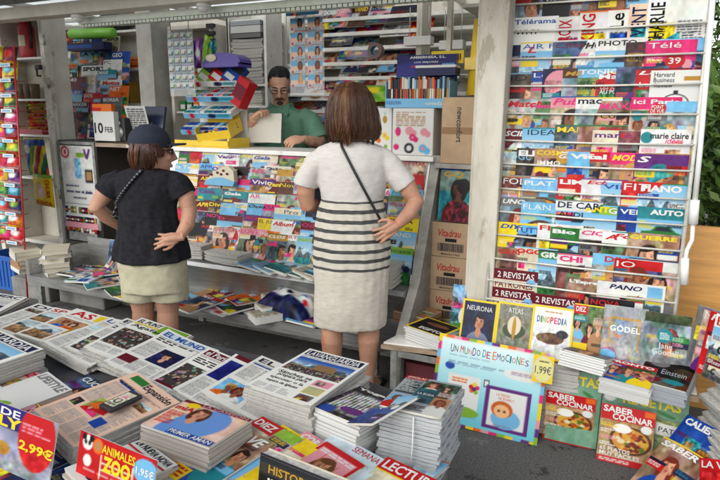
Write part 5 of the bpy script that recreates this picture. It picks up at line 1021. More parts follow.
# two tall tied piles
a = cv('dark', 'plain', 'Yoga', 'white', 730); a.rect(.1, .2, .8, .9, 'grey')
for k in range(9): a.rect(.12+.075*k, .25, .15+.075*k, .8, 'white')
a.noise(0, .15, 1, 1, .2, 14).ell(.6, .75, .25, 'purple', .12).ell(.2, .9, .15, 'blue'); m = mag_top((360,386), .56, -12, .19, .26, a, 'dark striped fashion magazine on a tied pile, left of the tallest pile', 11, -6, 0, seed=20, ulabel='magazine in the tied pile under the striped cover', c='white')
a = Art(64, 84, 'silver', 1.3, 731); a.body(.03, .14, .34, .5, 'white', .03, 1).rect(0, 0, .4, .1, 'red').rect(.38, .06, 1, .3, (.2,.3,.2)).noise(.38, .06, 1, .3, .2, 12).person(.55, .17, .07, cloth='white').person(.8, .2, .06, cloth='brown').rect(.36, .3, .72, .72, (.12,.33,.38)).noise(.36, .3, .72, .72, .1, 9).rect(.04, .6, .3, .92, 'sky').person(.17, .7, .07, cloth='red').rect(.7, .5, .98, .98, 'tan').person(.84, .62, .08, cloth='white').body(.38, .8, .68, .95, 'dark', .04).body(.72, .34, .98, .48, 'white', .04)
a.T('¡HOLA!', .04, .015, .36, .085, 'white', .02).T('LA BODA', .4, .44, .68, .5, 'white', .01); a.im[a.box(.03, .12, .35, .55) & (a.im.mean(-1) < .75)] = (.25, .32, .33)
FLp, FRp = atZ(408, 375, .61), atZ(461, 385, .61); w = .205; FRp = FLp+(FRp-FLp).normalized()*w; h = .3; wf = wave(21, .002); o = sheet_mb(w, h, .008, a, wf).build('magazine', 'gloss', None, 'celebrity magazine with red title block on top of the tallest tied pile', 'magazine'); m = top_edge(o, FLp, FRp, h, -5)
under('magazine', 17, w, h, .0125, m, wf, 'magazine in the tallest tied pile beside the asphalt', 'magazines in the tallest pile', 'ppages', seed=22, c='pale', t0=.01)
b = MB().tube([m @ Vector((.02, -.014, -.01)), m @ Vector((.022, -.015, -.1)), m @ Vector((.02, -.015, -.2))], .002, seg=5); b.build('binding_string', 'whitep', None, 'white string tied round the tallest magazine pile', 'string')
a = cover('teal', 'land', '', 'white', 733); o = sheet_mb(.15, .2, .008, a).build('booklet', 'gloss', None, 'small teal booklet leaning between the two tied piles', 'booklet'); o.matrix_world = lay_from((394,398), .62, -30, .11, .19, 10, -25)

# upright cards and the slipcase at the very front
def card(TL, TR, z, h, art_fn, tilt, t=.004, name='price_card', label='', m='gloss', paper_='white'):
    A, B = atZ(*TL, z), atZ(*TR, z); w = (B-A).length; yaw = math.degrees(math.atan2(B.y-A.y, B.x-A.x)); art = art_fn(h/w)
    o = sheet_mb(w, h, t, art, paper=col(paper_)).build(name, m, None, label, name.replace('_', ' ')); T = R(tilt); n = Vector((-math.sin(R(yaw)), math.cos(R(yaw)), 0))
    c = (A+B)/2; o.location = c-n*h*math.sin(T)-Vector((0, 0, h*math.cos(T))); o.rotation_euler = (R(90)-T, 0, R(yaw)); return o
def f1(asp):
    a = Art(90, 90, (.62,.62,.68), asp, 800); a.rect(0, 0, .76, .2, (.2,.16,.5)).noise(0, .2, 1, 1, .1, 6).ell(.85, .2, .15, 'red', .17)
    for k in range(4): a.ell(.68+.09*k, .62+.03*k, .07, ['dark', 'maroon', 'navy', 'grey'][k], .03)
    a.ell(.1, .55, .2, (.35,.36,.42), .2).ell(.42, .6, .14, (.3,.36,.5), .28).ell(.42, .55, .07, 'sky', .08).ell(.36, .75, .06, 'black', .12).ell(.52, .75, .05, 'black', .12).ell(.12, .7, .1, 'black', .15).ell(.58, .38, .07, 'gold', .035).rect(.62, .84, 1, .97, 'pink').body(.66, .87, .98, .95, 'white', .035)
    a.T('ES DE', .35, .02, .7, .09, 'white', .02).T('WILLY', .2, .095, .72, .19, 'yellow', .04).T('2,99€', .72, .24, 1.0, .34, 'yellow', .03).body(.72, .1, .96, .2, 'rose', .03).noise(0, .35, 1, .82, .1, 22); return a
card((-52,383), (58,424), .66, .34, f1, 16, label='large grey toy car card with a red 2,99 price circle at the left edge')
def f2(asp):
    a = Art(70, 70, 'red', asp, 801); a.noise(0, 0, 1, 1, .04, 5).ell(.88, .16, .15, 'sky', .11).rect(.1, .46, .95, 1, 'sky').rect(.13, .5, .92, 1, 'white').rect(.16, .55, .5, .7, 'maroon')
    a.ell(.12, .1, .07, 'white').ell(.07, .05, .03, 'black').ell(.17, .05, .03, 'black').ell(.095, .1, .02, 'black').ell(.145, .1, .02, 'black').ell(.26, .1, .07, 'orange').ell(.26, .1, .045, 'tan').ell(.14, .28, .055, 'white').rect(.31, .17, .33, .42, 'cream').rect(.72, .17, .74, .42, 'cream').rect(.31, .24, .74, .26, 'cream').rect(.31, .31, .74, .33, 'cream')
    a.T('ANIMALES', .32, .05, .75, .14, 'yellow', .02).T('ZOO', .35, .155, .71, .32, 'yellow', .05).T('1,95€', .77, .12, .99, .21, 'white', .02).body(.1, .36, .7, .4, 'white', .03); return a
card((81,430), (157,461), .66, .27, f2, 14, label='red card of animals with yellow letters and a blue price circle at the front')
def f3(asp):
    a = Art(60, 40, (.2,.21,.22), asp, 802); a.rect(0, .3, 1, .75, (.12,.12,.12)).rect(0, .1, 1, .27, (.28,.27,.24)); a.T('HISTORIA DE LA', .1, .1, .95, .24, 'gold', .02).T('II GUERRA', .1, .32, .8, .6, 'white', .03); return a
A, B = atZ(255, 457, .6), atZ(352, 497, .6); w = (B-A).length; yaw = math.atan2(B.y-A.y, B.x-A.x)
SL = empty('slipcase', ((A.x+B.x)/2, (A.y+B.y)/2, .42), 'dark history slipcase with gold and white lettering at the front edge', 'slipcase'); SL.rotation_euler = (R(-10), 0, yaw)
MB().box((-w/2, 0, 0), (w/2, .03, .178), 'paper').build('pages', 'pages', SL); MB().box((-w/2-.003, -.004, -.01), (w/2+.003, -.0005, .18), 'dark').box((-w/2-.003, .0305, -.01), (w/2+.003, .034, .182), 'cream').build('case', 'gloss', SL)
o = sheet_mb(w, .175, .0008, f3(.175/w)).build('printed_front', 'gloss', SL); stand(o, (0, -.0055, 0), 0)
# ------------------------------------------------------------------ plank table and magazines under the wire rack on the right
PT = empty('plank_table', (-.45, 2.9, 0), 'low table of worn planks on slotted steel legs below the wire rack', 'table')
def pp(mb, name, m): o = mb.build(name, m, PT); o.location = -Vector(PT.location); return o
pp(MB().prism([(-1.15, 2.72), (-.74, 2.78), (-.74, 3.0), (-1.06, 3.12), (-1.06, 3.1)], .31, .333, 'z'), 'plank', 'wood'); pp(MB().prism([(-1.14, 2.735), (-.755, 2.795), (-.755, 2.995), (-1.06, 3.1)], .335, .345, 'z'), 'board', 'shelf')
pp(MB().box((-.735, 2.79, .31), (-.33, 3.02, .333)), 'plank', 'wood'); pp(MB().box((-.12, 2.79, .31), (.36, 3.02, .333)), 'plank', 'wood'); pp(MB().box((-.33, 2.94, .31), (-.12, 3.02, .333)), 'plank', 'wood'); pp(MB().box((-.72, 2.81, .335), (-.34, 3.01, .343)), 'board', 'shelf'); pp(MB().box((-.11, 2.81, .335), (.35, 3.01, .343)), 'board', 'shelf')
for (x, y) in ((-1.1, 2.74), (-.82, 2.8), (-.9, 3.0), (.25, 2.83), (.25, 2.98), (-.45, 2.95)):
    b = MB().box((x, y, 0), (x+.035, y+.004, .308)).box((x, y+.005, 0), (x+.004, y+.035, .308))
    for k in range(7): b.box((x+.012, y-.0012, .03+k*.04), (x+.023, y-.0003, .05+k*.04))
    pp(b, 'leg', 'galv')
b = MB().box((-1.06, 2.745, .27), (-.83, 2.749, .305)); 
for k in range(7): b.box((-1.05+k*.03, 2.7435, .28), (-1.03+k*.03, 2.7445, .292), 'black')
pp(b, 'cross_bar', 'galv')
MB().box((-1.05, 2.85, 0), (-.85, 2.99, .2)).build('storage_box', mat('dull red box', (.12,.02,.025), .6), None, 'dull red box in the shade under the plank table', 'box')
def smag(tl, Y, w, h, art, tilt, label, t=.008, yaw=0, name='magazine', seed=0, grp=None): return shelfmag(atY(*tl, Y), w, h, t, art, tilt, yaw, label, grp, name, name, 'gloss', seed)
cw = lambda bg, kind, t, tc, s, **k: cover(bg, kind, t, tc, s, k.pop('res', (66, 88)), **k)
def natgeo(s, bg, title=None, tc='white', kind='land'):
    a = cw(bg, kind, '', 'white', s); a.im[~a.box(.06, .045, .94, .955)] = col('yellow'); a.ell(.5, .1, .0, 'white')
    if title: a.T(title, .12, .1, .88, .22, tc, .015)
    return a
a = cw('pale', 'land', '', 'white', 900); a.noise(0, 0, 1, 1, .15, 9).person(.45, .3, .1, cloth='white').ell(.3, .85, .3, 'green', .12); smag((454,284), 3.0, .2, .27, a, 14, 'pale blue green magazine leaning behind the yellow framed ones, leftmost')
a = natgeo(901, (.08,.14,.35), None, 'white', 'plain'); a.rect(.06, .045, .94, .955, (.07,.12,.3)).noise(.06, .045, .94, .955, .1, 7).person(.52, .45, .16, cloth=(.5,.55,.65), hair=(.06,.07,.12), longh=False); a.T('NEURONA', .14, .12, .86, .22, 'white', .0); smag((464,298), 2.92, .185, .255, a, 20, 'yellow framed magazine with dark blue portrait')
a = natgeo(902, (.55,.55,.48), None, 'white', 'plain'); a.noise(.06, .05, .94, .95, .1, 10).ell(.5, .55, .3, (.3,.35,.25), .2).ell(.5, .45, .18, 'cream', .25).ell(.5, .5, .05, 'gold', .3); a.T('ATLAS', .3, .1, .7, .2, 'white', 0); smag((499,301), 2.92, .185, .255, a, 20, 'yellow framed magazine with grey green drawing')
a = natgeo(903, 'white', None, 'white', 'plain'); x0 = .12
for ch, c in zip('DINOPEDIA', ('blue', 'green', 'lime', 'orange', 'red', 'pink', 'purple', 'blue', 'teal')): wd = .03 if ch == 'I' else .075; a.T(ch, x0, .2, x0+wd, .32, c, .02); x0 += wd+.016
a.ell(.5, .6, .3, 'brown', .14).ell(.75, .5, .14, 'dark', .1).ell(.3, .6, .15, (.5,.4,.3), .1).noise(.06, .4, .94, .95, .1, 14).body(.3, .1, .7, .15, 'gold', .04); smag((534,304), 2.92, .2, .265, a, 20, 'yellow framed white magazine with rainbow coloured title')
for k, (tl, bg, tt, Y, w) in enumerate((((466,331), 'teal', 'ANIMAL', 2.8, .17), ((497,335), (.3,.27,.22), 'HISTORIA', 2.79, .185), ((529,330), (.5,.5,.55), 'HISTORIA', 2.77, .2))):
    a = natgeo(910+k, bg, tt); a.noise(.06, .3, .94, .95, .15, 12); mag_top(tl, .405, -3, w, .17, a, f'yellow framed magazine lying in the lower row, {("leftmost, teal", "middle, dark brown", "rightmost, grey with ruins")[k]}', 4, 22, 0, .008, 60+k, None, '')
a = cw('tan', 'g', '', 'white', 920); a.rect(0, 0, .42, .2, 'red').rect(0, 0, 1, .03, 'yellow').rect(.05, .75, .5, .95, 'yellow'); a.T('DIEZ', .06, .05, .36, .15, 'white', .02); smag((575,303), 2.92, .15, .25, a, 14, 'upright magazine with two women and a red title block, right of the rainbow title')
a = cw('silver', 'abs', '', 'white', 921); a.im[:] = a.im*.45+.3; a.rect(.15, .2, .85, .24, 'gold').rect(.15, .2, .19, .75, 'gold').rect(.81, .2, .85, .75, 'gold').ell(.17, .88, .2, 'sky', .14).noise(0, 0, 1, 1, .08, 8); a.T('GÖDEL', .17, .32, .86, .45, 'white', .03); o = smag((605,304), 2.9, .19, .27, a, 14, 'pale glossy book in clear film with gold frame'); o.data.materials[0] = mat('film wrapped print', rough=.15, spec=.4, attr=True, bump=.5, bscale=14)
a = cw((.28,.33,.2), 'w', '', 'white', 922); a.noise(0, 0, 1, 1, .1, 6).ell(.46, .38, .17, 'teal', .16).body(.36, .33, .56, .44, 'white', .03); a.T('Jane\nGoodall', .22, .5, .78, .7, 'white', .0); smag((646,311), 2.88, .19, .27, a, 13, 'olive green magazine with a teal circle and white title')
# lying piles in front of them
def lowpile(fl, z, ang, w, h, art, lab, n, seed, pitch=-4, t=.011, c='white', mt='ppages'): return mag_top(fl, z, ang, w, h, art, lab, n, pitch, 0, .006, seed, None, 'magazine in the pile under the '+lab.split(',')[0].split(' on ')[0][:50], c, mt=mt)
lowpile((411,303), .4, -16, .23, .18, cw('tan', 'food', '', 'white', 930, asp=.8), 'food cover with yellow edges, on the plank beside the end panel', 5, 30, 0, c='tan')
a = natgeo(931, 'black', None, 'white', 'plain'); a.ell(.55, .35, .3, (.5,.35,.25), .14).noise(.06, .05, .94, .95, .06, 8); a.T('EGIPTO', .3, .7, .9, .88, 'white', .03); lowpile((427,317), .425, -20, .24, .19, a, 'black cover with yellow frame, on the plank front', 6, 31, 0)
lowpile((571,347), .455, -14, .2, .13, cw('rose', 'w', 'HOY', 'red', 932, asp=.7), 'cover with a reclining woman, below the red title block', 6, 32, -14)
lowpile((609,357), .445, -12, .21, .16, cw('red', 'g', 'PRONTO', 'white', 933, asp=.8), 'red cover with a couple, below the film wrapped book', 7, 33, 14)
a = cw((.13,.14,.14), 'abs', '', 'white', 934, asp=1.1); a.im *= .45; a.ell(.3, .15, .2, 'grey', .16).ell(.7, .78, .2, 'teal', .1).ell(.35, .8, .12, 'maroon', .1); a.T('Einstein', .4, .35, .9, .55, 'silver', 0); lowpile((648,357), .455, -14, .2, .2, a, 'dark cover with grey title, right of the red couple', 7, 34, 10, c='silver')
pile('book', 20, .165, .14, .0178, (-.225, 2.77, 0), 2, 'tan paged book in the tall pile below the yellow framed magazines', 'books in the tall tan pile', 'pages', 12, c=(.72,.65,.52), jit=.004)
for k in range(4):
    a = cw(['grey', 'navy', 'red', 'white'][k], ['text', 'w', 'prod', 'car'][k], ['', 'MA', 'PRO', 'BE'][k], 'white' if k < 3 else 'red', 940+k); smag((692+6*k, 307+3*k), 2.82-.04*k, .2, .28, a, 10, f'{["grey", "navy", "red", "white"][k]} magazine standing in the right corner behind the leaning newspapers', yaw=-40)
# the board about emotions
a = Art(120, 100, 'sky', .84, 950); a.grad(0, 0, 1, 1, (.9,.96,.96), (.45,.8,.85)); bc = ['yellow', 'orange', 'rose', 'pink', 'lime', 'yellow', 'sky', 'purple']
for k in range(14): a.rect(k/14, 0, (k+1)/14, .035, bc[k % 8]).rect(k/14, .965, (k+1)/14, 1, bc[(k+3) % 8])
for k in range(11): a.rect(0, k/11, .035, (k+1)/11, bc[(k*3) % 8]).rect(.965, k/11, 1, (k+1)/11, bc[(k*5+2) % 8])
a.rect(.06, .04, .94, .055, 'white').ell(.14, .34, .045, 'blue', .035).body(.12, .28, .65, .33, (.55,.65,.7), .022).body(.12, .21, .5, .225, (.6,.7,.75), .02)
a.ell(.8, .3, .17, 'white', .05).body(.7, .275, .9, .32, (.6,.5,.6), .018).rect(.14, .42, .44, .88, 'white').rect(.14, .84, .44, .88, 'sky')
for (u, v, c) in ((.36,.53,'red'),(.39,.5,'yellow'),(.42,.53,'pink'),(.37,.57,'orange'),(.41,.58,'lime'),(.39,.55,'purple')): a.ell(u, v, .02, c)
a.ell(.3, .82, .16, 'lime', .05).rect(.47, .42, .52, .5, 'dark').rect(.478, .43, .512, .49, 'white').body(.18, .46, .32, .52, 'orange', .03)
a.rect(.5, .47, .9, .93, 'purple').rect(.535, .505, .865, .895, 'white').ell(.7, .8, .13, 'sky', .09).ell(.66, .7, .095, (.8,.42,.15), .075).ell(.66, .72, .07, (.95,.75,.55), .06).ell(.635, .72, .012, 'brown').ell(.685, .72, .012, 'brown').body(.6, .875, .8, .89, 'grey', .02)
x0 = .12; cs = ['dark', 'dark', 'red', 'orange', 'green', 'teal', 'purple', 'green', 'lime', 'orange', 'red', 'green', 'purple', 'teal', 'orange', 'red', 'gold']
for k, ch in enumerate('UN MUNDO DE EMOCIONES'):
    wd = .022 if ch == 'I' else .016 if ch == ' ' else .0385
    if ch != ' ': a.T(ch, x0+.003, .095+.012*(k % 3), x0+wd-.004, .185-.008*(k % 2), ['dark', 'brown', 'teal', 'red', 'green', 'orange', 'purple'][k % 7], .0)
    x0 += wd
a.T('LA MAGIA', .6, .53, .72, .56, 'orange', 0).T('DE BOBALY', .62, .57, .76, .6, 'orange', 0)
PB = atZ(531, 444, 0); TRb = atY(545, 352, 2.76); TLb = atY(430, 330, 2.76); w = .545; hb = math.hypot(TRb.z, 2.76-PB.y)
o = sheet_mb(w, hb, .006, a, lambda x, y: 0*x+.002*np.sin(7*y)).build('poster_board', 'gloss', None, 'pale turquoise children\'s poster board with colourful border leaning on the plank table', 'poster board')
o.location = (TRb.x-w/2+.01, PB.y-.01, .004); o.rotation_euler = (math.atan2(TRb.z, 2.76-PB.y+.01), R(1.5), R(1))
a = Art(30, 30, 'yellow', 1, 951); a.im[:] = col('yellow'); a.ell(.5, .5, .46, 'cream').ell(.5, .5, .4, (.9,.88,.6)); a.T('1,99€', .12, .38, .9, .72, 'navy', .0).body(.3, .22, .75, .3, 'dark', .06); P = atY(533, 378, 2.72); o = sheet_mb(.095, .13, .004, a).build('price_label', 'gloss', None, 'round yellow 1,99 price label at the upper right corner of the poster board', 'price label'); stand(o, (P.x+.045, P.y-.035, P.z), 12)
# cookery magazines on the ground
def recetas(s, title=True):
    a = Art(56, 70, (.5,.66,.55), 1.35, s); a.noise(0, 0, 1, 1, .05, 6).rect(.02, .0, .4, .05, 'red').ell(.1, .2, .07, 'white').ell(.75, .3, .12, 'green', .03, rot=.4)
    a.T('RECETAS', .03, .06, .97, .19, 'yellow', .03); return a
def saber(s):
    a = Art(60, 78, 'white', 1.3, s); a.rect(0, 0, 1, .26, 'red').rect(.8, .02, .99, .12, 'orange').rect(0, .26, 1, .88, (.72,.6,.42)).noise(0, .26, 1, .88, .1, 9).food(.12, .28, 1.05, .85, 'brown').ell(.42, .38, .17, 'paper', .1).rect(0, .89, 1, 1, 'red').ell(.85, .33, .1, 'white', .09)
    for k in range(4): a.body(.03, .32+.11*k, .32, .39+.11*k, ['yellow', 'white', 'rose', 'white'][k], .035)
    a.T('SABER', .04, .02, .6, .13, 'white', .03).T('COCINAR', .22, .135, .96, .245, 'white', .03).T('65 PLATOS', .04, .73, .6, .8, 'white', .02).T('MUY FACILES', .04, .81, .78, .88, 'white', .02).body(.05, .92, .6, .97, 'white', .03); return a
def gmag(tl, bl, Yt, w, art, lab, t=.01, yaw=0, name='magazine', rl=0, lift=.003):
    B = atZ(*bl, 0); T = atY(*tl, Yt); h = math.hypot(T.z, Yt-B.y); o = sheet_mb(w, h, t, art, bow(-.002, .006, h)).build(name, 'gloss', None, lab, name); o.location = (B.x+w/2*math.cos(R(yaw)), B.y, lift); o.rotation_euler = (math.atan2(T.z, Yt-B.y), R(rl), R(yaw)); return o
gmag((552,369), (544,440), 2.8, .235, recetas(960), 'green cookery magazine with yellow title behind the left food magazine', lift=.012)
gmag((551,391), (542,439), 2.76, .225, saber(961), 'left one of two red and white food magazines standing on the asphalt')
a = cw('white', 'food', '', 'teal', 962); a.rect(0, 0, 1, .45, (.86,.88,.82)); a.T('MINI\nBURGUERS', .2, .12, .8, .36, (.35,.6,.5), .02); gmag((600,371), (598,440), 2.86, .23, a, 'white magazine about small burgers behind the right cookery magazine', lift=.02)
a = recetas(963); a.ell(.85, .5, .2, (.6,.75,.8), .1).ell(.8, .45, .07, 'red').ell(.9, .5, .05, 'yellow').ell(.75, .55, .06, 'green'); a.texts = []; a.T('RECETAS', .25, .1, .92, .24, 'yellow', .03); gmag((598,383), (596,455), 2.82, .36, a, 'wide green film wrapped cookery pack behind the right food magazine', lift=.012)
a = Art(50, 66, (.55,.6,.4), 1.35, 964); a.noise(0, 0, 1, 1, .15, 9).rect(.2, .08, 1, .34, 'white').ell(.65, .55, .27, 'brown', .17).ell(.65, .55, .2, (.9,.75,.4), .11).ell(.55, .82, .3, 'brown', .17).ell(.55, .82, .22, (.9,.75,.4), .11).ell(.6, .55, .06, 'red').ell(.5, .82, .08, 'orange'); a.T('PATATAS', .26, .15, .95, .26, 'dark', 0); gmag((643,417), (640,463), 2.74, .215, a, 'cookery booklet with stuffed potatoes at the right of the food magazines', yaw=-8)
gmag((597,402), (596,460), 2.72, .225, saber(965), 'right one of two red and white food magazines standing on the asphalt')
# leaning newspapers and magazines in the right corner
q = random.Random(8); a0 = Art(9, 9, (.72,.71,.68), 1.3, 1); me = None
for k in range(20):
    if me is None: o = sheet_mb(.36, .3, .016, a0, lambda x, y: .012*np.cos(9*x)).build('newspaper', 'pages'); me = o.data
    else: o = link(bpy.data.objects.new('newspaper', me))
    tag(o, 'folded grey newspaper in the leaning pile at the right edge', 'newspaper', 'newspapers in the leaning pile'); o.location = (.575+.003*k+q.uniform(-.015, .015), 2.5+q.uniform(-.012, .012), .18+.022*k); o.rotation_euler = (R(-7), R(-12+q.uniform(-4, 4)), R(12+q.uniform(-6, 6)))
b = MB().box((.32, 2.3, 0), (.8, 2.75, .1)); b.build('low_crate', 'galv', None, 'low grey metal crate under the leaning newspapers at the right edge', 'crate')
a = cw('maroon', 'w', 'SABER', 'white', 970); o = sheet_mb(.21, .28, .006, a, bow(-.01, .01, .28)).build('magazine', 'gloss', None, 'film wrapped magazine with a woman in red, lying in the bottom right corner', 'magazine'); o.matrix_world = lay_from((664,436), .2, -40, .21, .28, 40)
a = cw('blue', 'prod', 'CALIENTE', 'white', 971); o = sheet_mb(.21, .28, .006, a, bow(-.006, .01, .28)).build('magazine', 'gloss', None, 'blue magazine with white title lying behind the woman in red, bottom right', 'magazine'); o.matrix_world = lay_from((688,415), .28, -42, .21, .28, 40)
a = cw('red', 'abs', 'LA VIDA', 'white', 972); o = sheet_mb(.2, .26, .006, a, bow(-.006, .01, .26)).build('magazine', 'gloss', None, 'red magazine standing at the right edge in front of the leaning newspapers', 'magazine'); o.location = (.42, 2.28, .04); o.rotation_euler = (R(62), R(-25), R(-40))
# ------------------------------------------------------------------ people (local frame: x to the right of the picture, y away from the camera)
def skinmat(name, c): return mat(name, c, .5, noise=.16, nscale=7, spec=.35, bump=.22, bscale=80, chips=[((c[0]*1.02, c[1]*.8, c[2]*.72), 9, .57), ((c[0]*.6, c[1]*.5, c[2]*.42), 60, .71)])
SK1, SK2, SK3 = skinmat('tanned skin', (.42,.22,.14)), skinmat('warm skin', (.45,.24,.155)), skinmat('man skin', (.6,.34,.23))
def fuse(o, vox, it=4, fac=.5):
    r_ = o.modifiers.new('remesh', 'REMESH'); r_.mode = 'VOXEL'; r_.voxel_size = vox; r_.use_smooth_shade = True
    s_ = o.modifiers.new('smooth', 'SMOOTH'); s_.iterations = it; s_.factor = fac
    if o.name.split('.')[0] in ('dress', 'top', 'shorts', 'polo_shirt', 'trousers'):
        for sz, st in ((.12, .013), (.04, .0028)):
            d_ = o.modifiers.new('creases', 'DISPLACE'); t_ = bpy.data.textures.new('cloth creases', 'CLOUDS'); t_.noise_scale = sz; t_.noise_depth = 2; t_.cloud_type = 'GRAYSCALE'; d_.texture = t_; d_.strength = st; d_.mid_level = .5; d_.texture_coords = 'LOCAL'
    return o
def head(mb, H):
    """skull, jaw, nose, ears; the face looks to -y of H"""
    r3 = H.to_3x3(); P = lambda *p: H @ Vector(p)
    for ctr, r in (((0,.015,.04),(.076,.098,.1)), ((0,-.035,-.045),(.06,.066,.083)), ((0,-.072,-.105),(.03,.027,.024)), ((0,-.084,.036),(.052,.015,.014)), ((.034,-.072,-.022),(.026,.022,.026)), ((-.034,-.072,-.022),(.026,.022,.026)),
                   ((.079,.012,0),(.011,.021,.033)), ((-.079,.012,0),(.011,.021,.033)), ((0,-.096,-.068),(.024,.01,.009))): mb.ball(P(*ctr), r, rot=r3, seg=20)
    mb.tube([P(0,-.085,.03), P(0,-.108,.0), P(0,-.121,-.026), P(0,-.1,-.036)], [.009, .012, .0165, .013], seg=10)
def face_parts(o, H, lip=(.42,.15,.13), eye=(.1,.06,.04)):
    P = lambda *p: H @ Vector(p); r3 = H.to_3x3(); b = MB()
    for s in (-1, 1): b.ball(P(s*.031,-.089,.014), (.013, .008, .007), 'white', 12, r3); b.ball(P(s*.031,-.0955,.014), (.006, .003, .006), eye, 10, r3)
    b.build('eyes', 'flat', o); b = MB()
    for s in (-1, 1): b.tube([P(s*.014,-.097,.036), P(s*.034,-.098,.043), P(s*.053,-.084,.036)], [.003, .0045, .002], eye, seg=6)
    b.build('eyebrows', 'flat', o); MB().ball(P(0,-.101,-.066), (.023, .006, .005), lip, 12, r3).ball(P(0,-.1,-.074), (.019, .007, .005), lip, 12, r3).build('lips', 'flat', o)
def hand(mb, w, d, n, t, curl=.35, s=1, spread=.1):
    """w wrist, d finger direction, n back-of-hand normal, t side of the thumb (unit vectors)"""
    w, d, n, t = Vector(w), Vector(d).normalized(), Vector(n).normalized(), Vector(t).normalized(); s_ = s
    mb.tube([w-d*.03, w+d*.02*s_, w+d*.06*s_, w+d*.085*s_], [.025*s_, .0255*s_, .022*s_, .014*s_], seg=12)
    for k in range(4):
        q = (.03-.02*k)*s_; mb.tube([w+t*q*.6, w+d*.045*s_+t*q, w+d*.088*s_+t*q*1.05], [.016*s_, .0145*s_, .0115*s_], seg=10)
        L = [.072, .08, .074, .058][k]*s_; p = w+d*.086*s_+t*q*1.08; a = curl*.6+.06*k; dd = (d+t*spread*(1.5-k)*.35).normalized(); pts = [p]
        for f in (.45, .32, .23):
            v = dd*math.cos(a)-n*math.sin(a); p = p+v*L*f; pts.append(p); a += curl
        mb.tube(pts, [.0105*s_, .0098*s_, .009*s_, .007*s_], seg=9)
    p0 = w+d*.018*s_+t*.026*s_; p1 = p0+(d*.5+t*.8-n*.25).normalized()*.038*s_; p2 = p1+(d*.85+t*.35-n*.3).normalized()*.034*s_; p3 = p2+(d*.95-n*.3).normalized()*.026*s_
    mb.tube([w, p0, p1, p2, p3], [.014*s_, .016*s_, .012*s_, .0105*s_, .008*s_], seg=9)
def ipr(rr, z):
    rr = sorted(rr, key=lambda r_: r_[2])
    if z <= rr[0][2]: return rr[0]
    for a, b in zip(rr, rr[1:]):
        if a[2] <= z <= b[2]: f = (z-a[2])/(b[2]-a[2]); return tuple(x+(y-x)*f for x, y in zip(a, b))
    return rr[-1]
def dense(rr, n=70):
    z0, z1 = min(r_[2] for r_ in rr), max(r_[2] for r_ in rr); return [ipr(rr, z0+(z1-z0)*k/n) for k in range(n+1)]
def strands(rr, n, cols, seed, skip=None, rad=.003, zend=None, part=0):
    q = random.Random(seed); b = MB(); zt = max(r_[2] for r_ in rr); zb = min(r_[2] for r_ in rr)
    NL = max(70, n//45); locks = [(q.uniform(0, 6.283), q.uniform(.95, 1.03), q.gauss(0, .02), q.uniform(-.2, .2), q.uniform(.12, .28), q.uniform(0, 6)) for _ in range(NL)]
    for i in range(n):
        tc, ls, ll, tw, wd, ph = locks[i % NL]; t = tc+q.uniform(-wd, wd); s = ls*q.uniform(.965, 1.02); fly = q.random() < .03
        if fly: s += q.uniform(.02, .1)
        ze = zb+.012+ll+abs(q.gauss(0, .014)); m = 9; pts = []; z0 = zt-q.uniform(0, .02); t0 = q.uniform(0, 6.283) if q.random() < .2 else t
        if skip and skip(t): ze = max(ze, zt-.075)
        for k in range(m):
            f = k/(m-1); z = z0+(ze-z0)*(f**.8); x, y, _, rx, ry = ipr(rr, z); tt = tc+(t-tc)*(1-.55*f*f)+tw*f*f+.03*math.sin(6*f+ph); sr = 1+(s-1)*min(1, f*2.2)+(.02*math.sin(5*f+ph) if f > .3 else 0)
            pts.append((x+rx*sr*math.cos(tt), y+ry*sr*math.sin(tt), z))
        f_ = (math.sin(3.1*t+1)*.5+math.sin(7.3*t)*.3+math.sin(17*t+2)*.35+q.gauss(0, .35)+1)/2; f_ = min(max(f_, 0), .999)*(len(cols)-1); c = (np.array(cols[int(f_)])*(1-f_ % 1)+np.array(cols[int(f_)+1])*(f_ % 1))*q.uniform(.9, 1.1); b.tube(pts, [rad*.7]+[rad]*(m-2)+[rad*.5], tuple(np.clip(c, 0, 1)), seg=3, cap=False)
    return b
HAIRM = mat('hair', rough=.42, spec=.5, attr=True)
PROT = R(25.2)

# ---- woman in the striped dress, seen from behind
p = atZ(351, 396, 0)
W = empty('person', (p.x, p.y, 0), 'woman in a white dress with dark grey stripes, one hand on her hip', 'person', rot=(0, 0, PROT))
DR = [(0,0,1.418,.085,.068),(0,0,1.405,.125,.08),(0,0,1.385,.17,.092),(0,0,1.355,.195,.105),(0,0,1.29,.19,.118),(0,0,1.22,.18,.12),(0,0,1.15,.168,.118),(0,0,1.115,.162,.115),(0,0,1.06,.178,.128),(0,0,.97,.194,.142),(0,0,.87,.204,.15),(-.002,0,.75,.203,.148),(-.004,0,.6,.2,.14),(-.005,0,.46,.198,.136),(-.005,0,.428,.196,.134)]
def wfold(t, z):
    if z > 1.115: return .012*math.sin(5*t+3*z*4)*min(1, (1.36-z)*4) if z < 1.36 else 0
    g = min(1, (1.115-z)/.05); dn = max(.25, 1-(1.115-z)*1.6); return .02*g*dn*math.sin(23*t+1.3*math.sin(6*z))+.014*g*math.sin(7*t+4*z)+.008*math.sin(11*z+3*t)
b = MB().rings(dense(DR, 110), 120, fold=wfold)
b.tube([(-.13,0,1.345),(-.19,.0,1.3),(-.23,.005,1.235),(-.246,.008,1.185)], [.06,.062,.062,.064], seg=24); b.tube([(.13,0,1.345),(.19,-.005,1.3),(.243,-.01,1.235),(.278,-.012,1.19)], [.06,.062,.062,.064], seg=24)
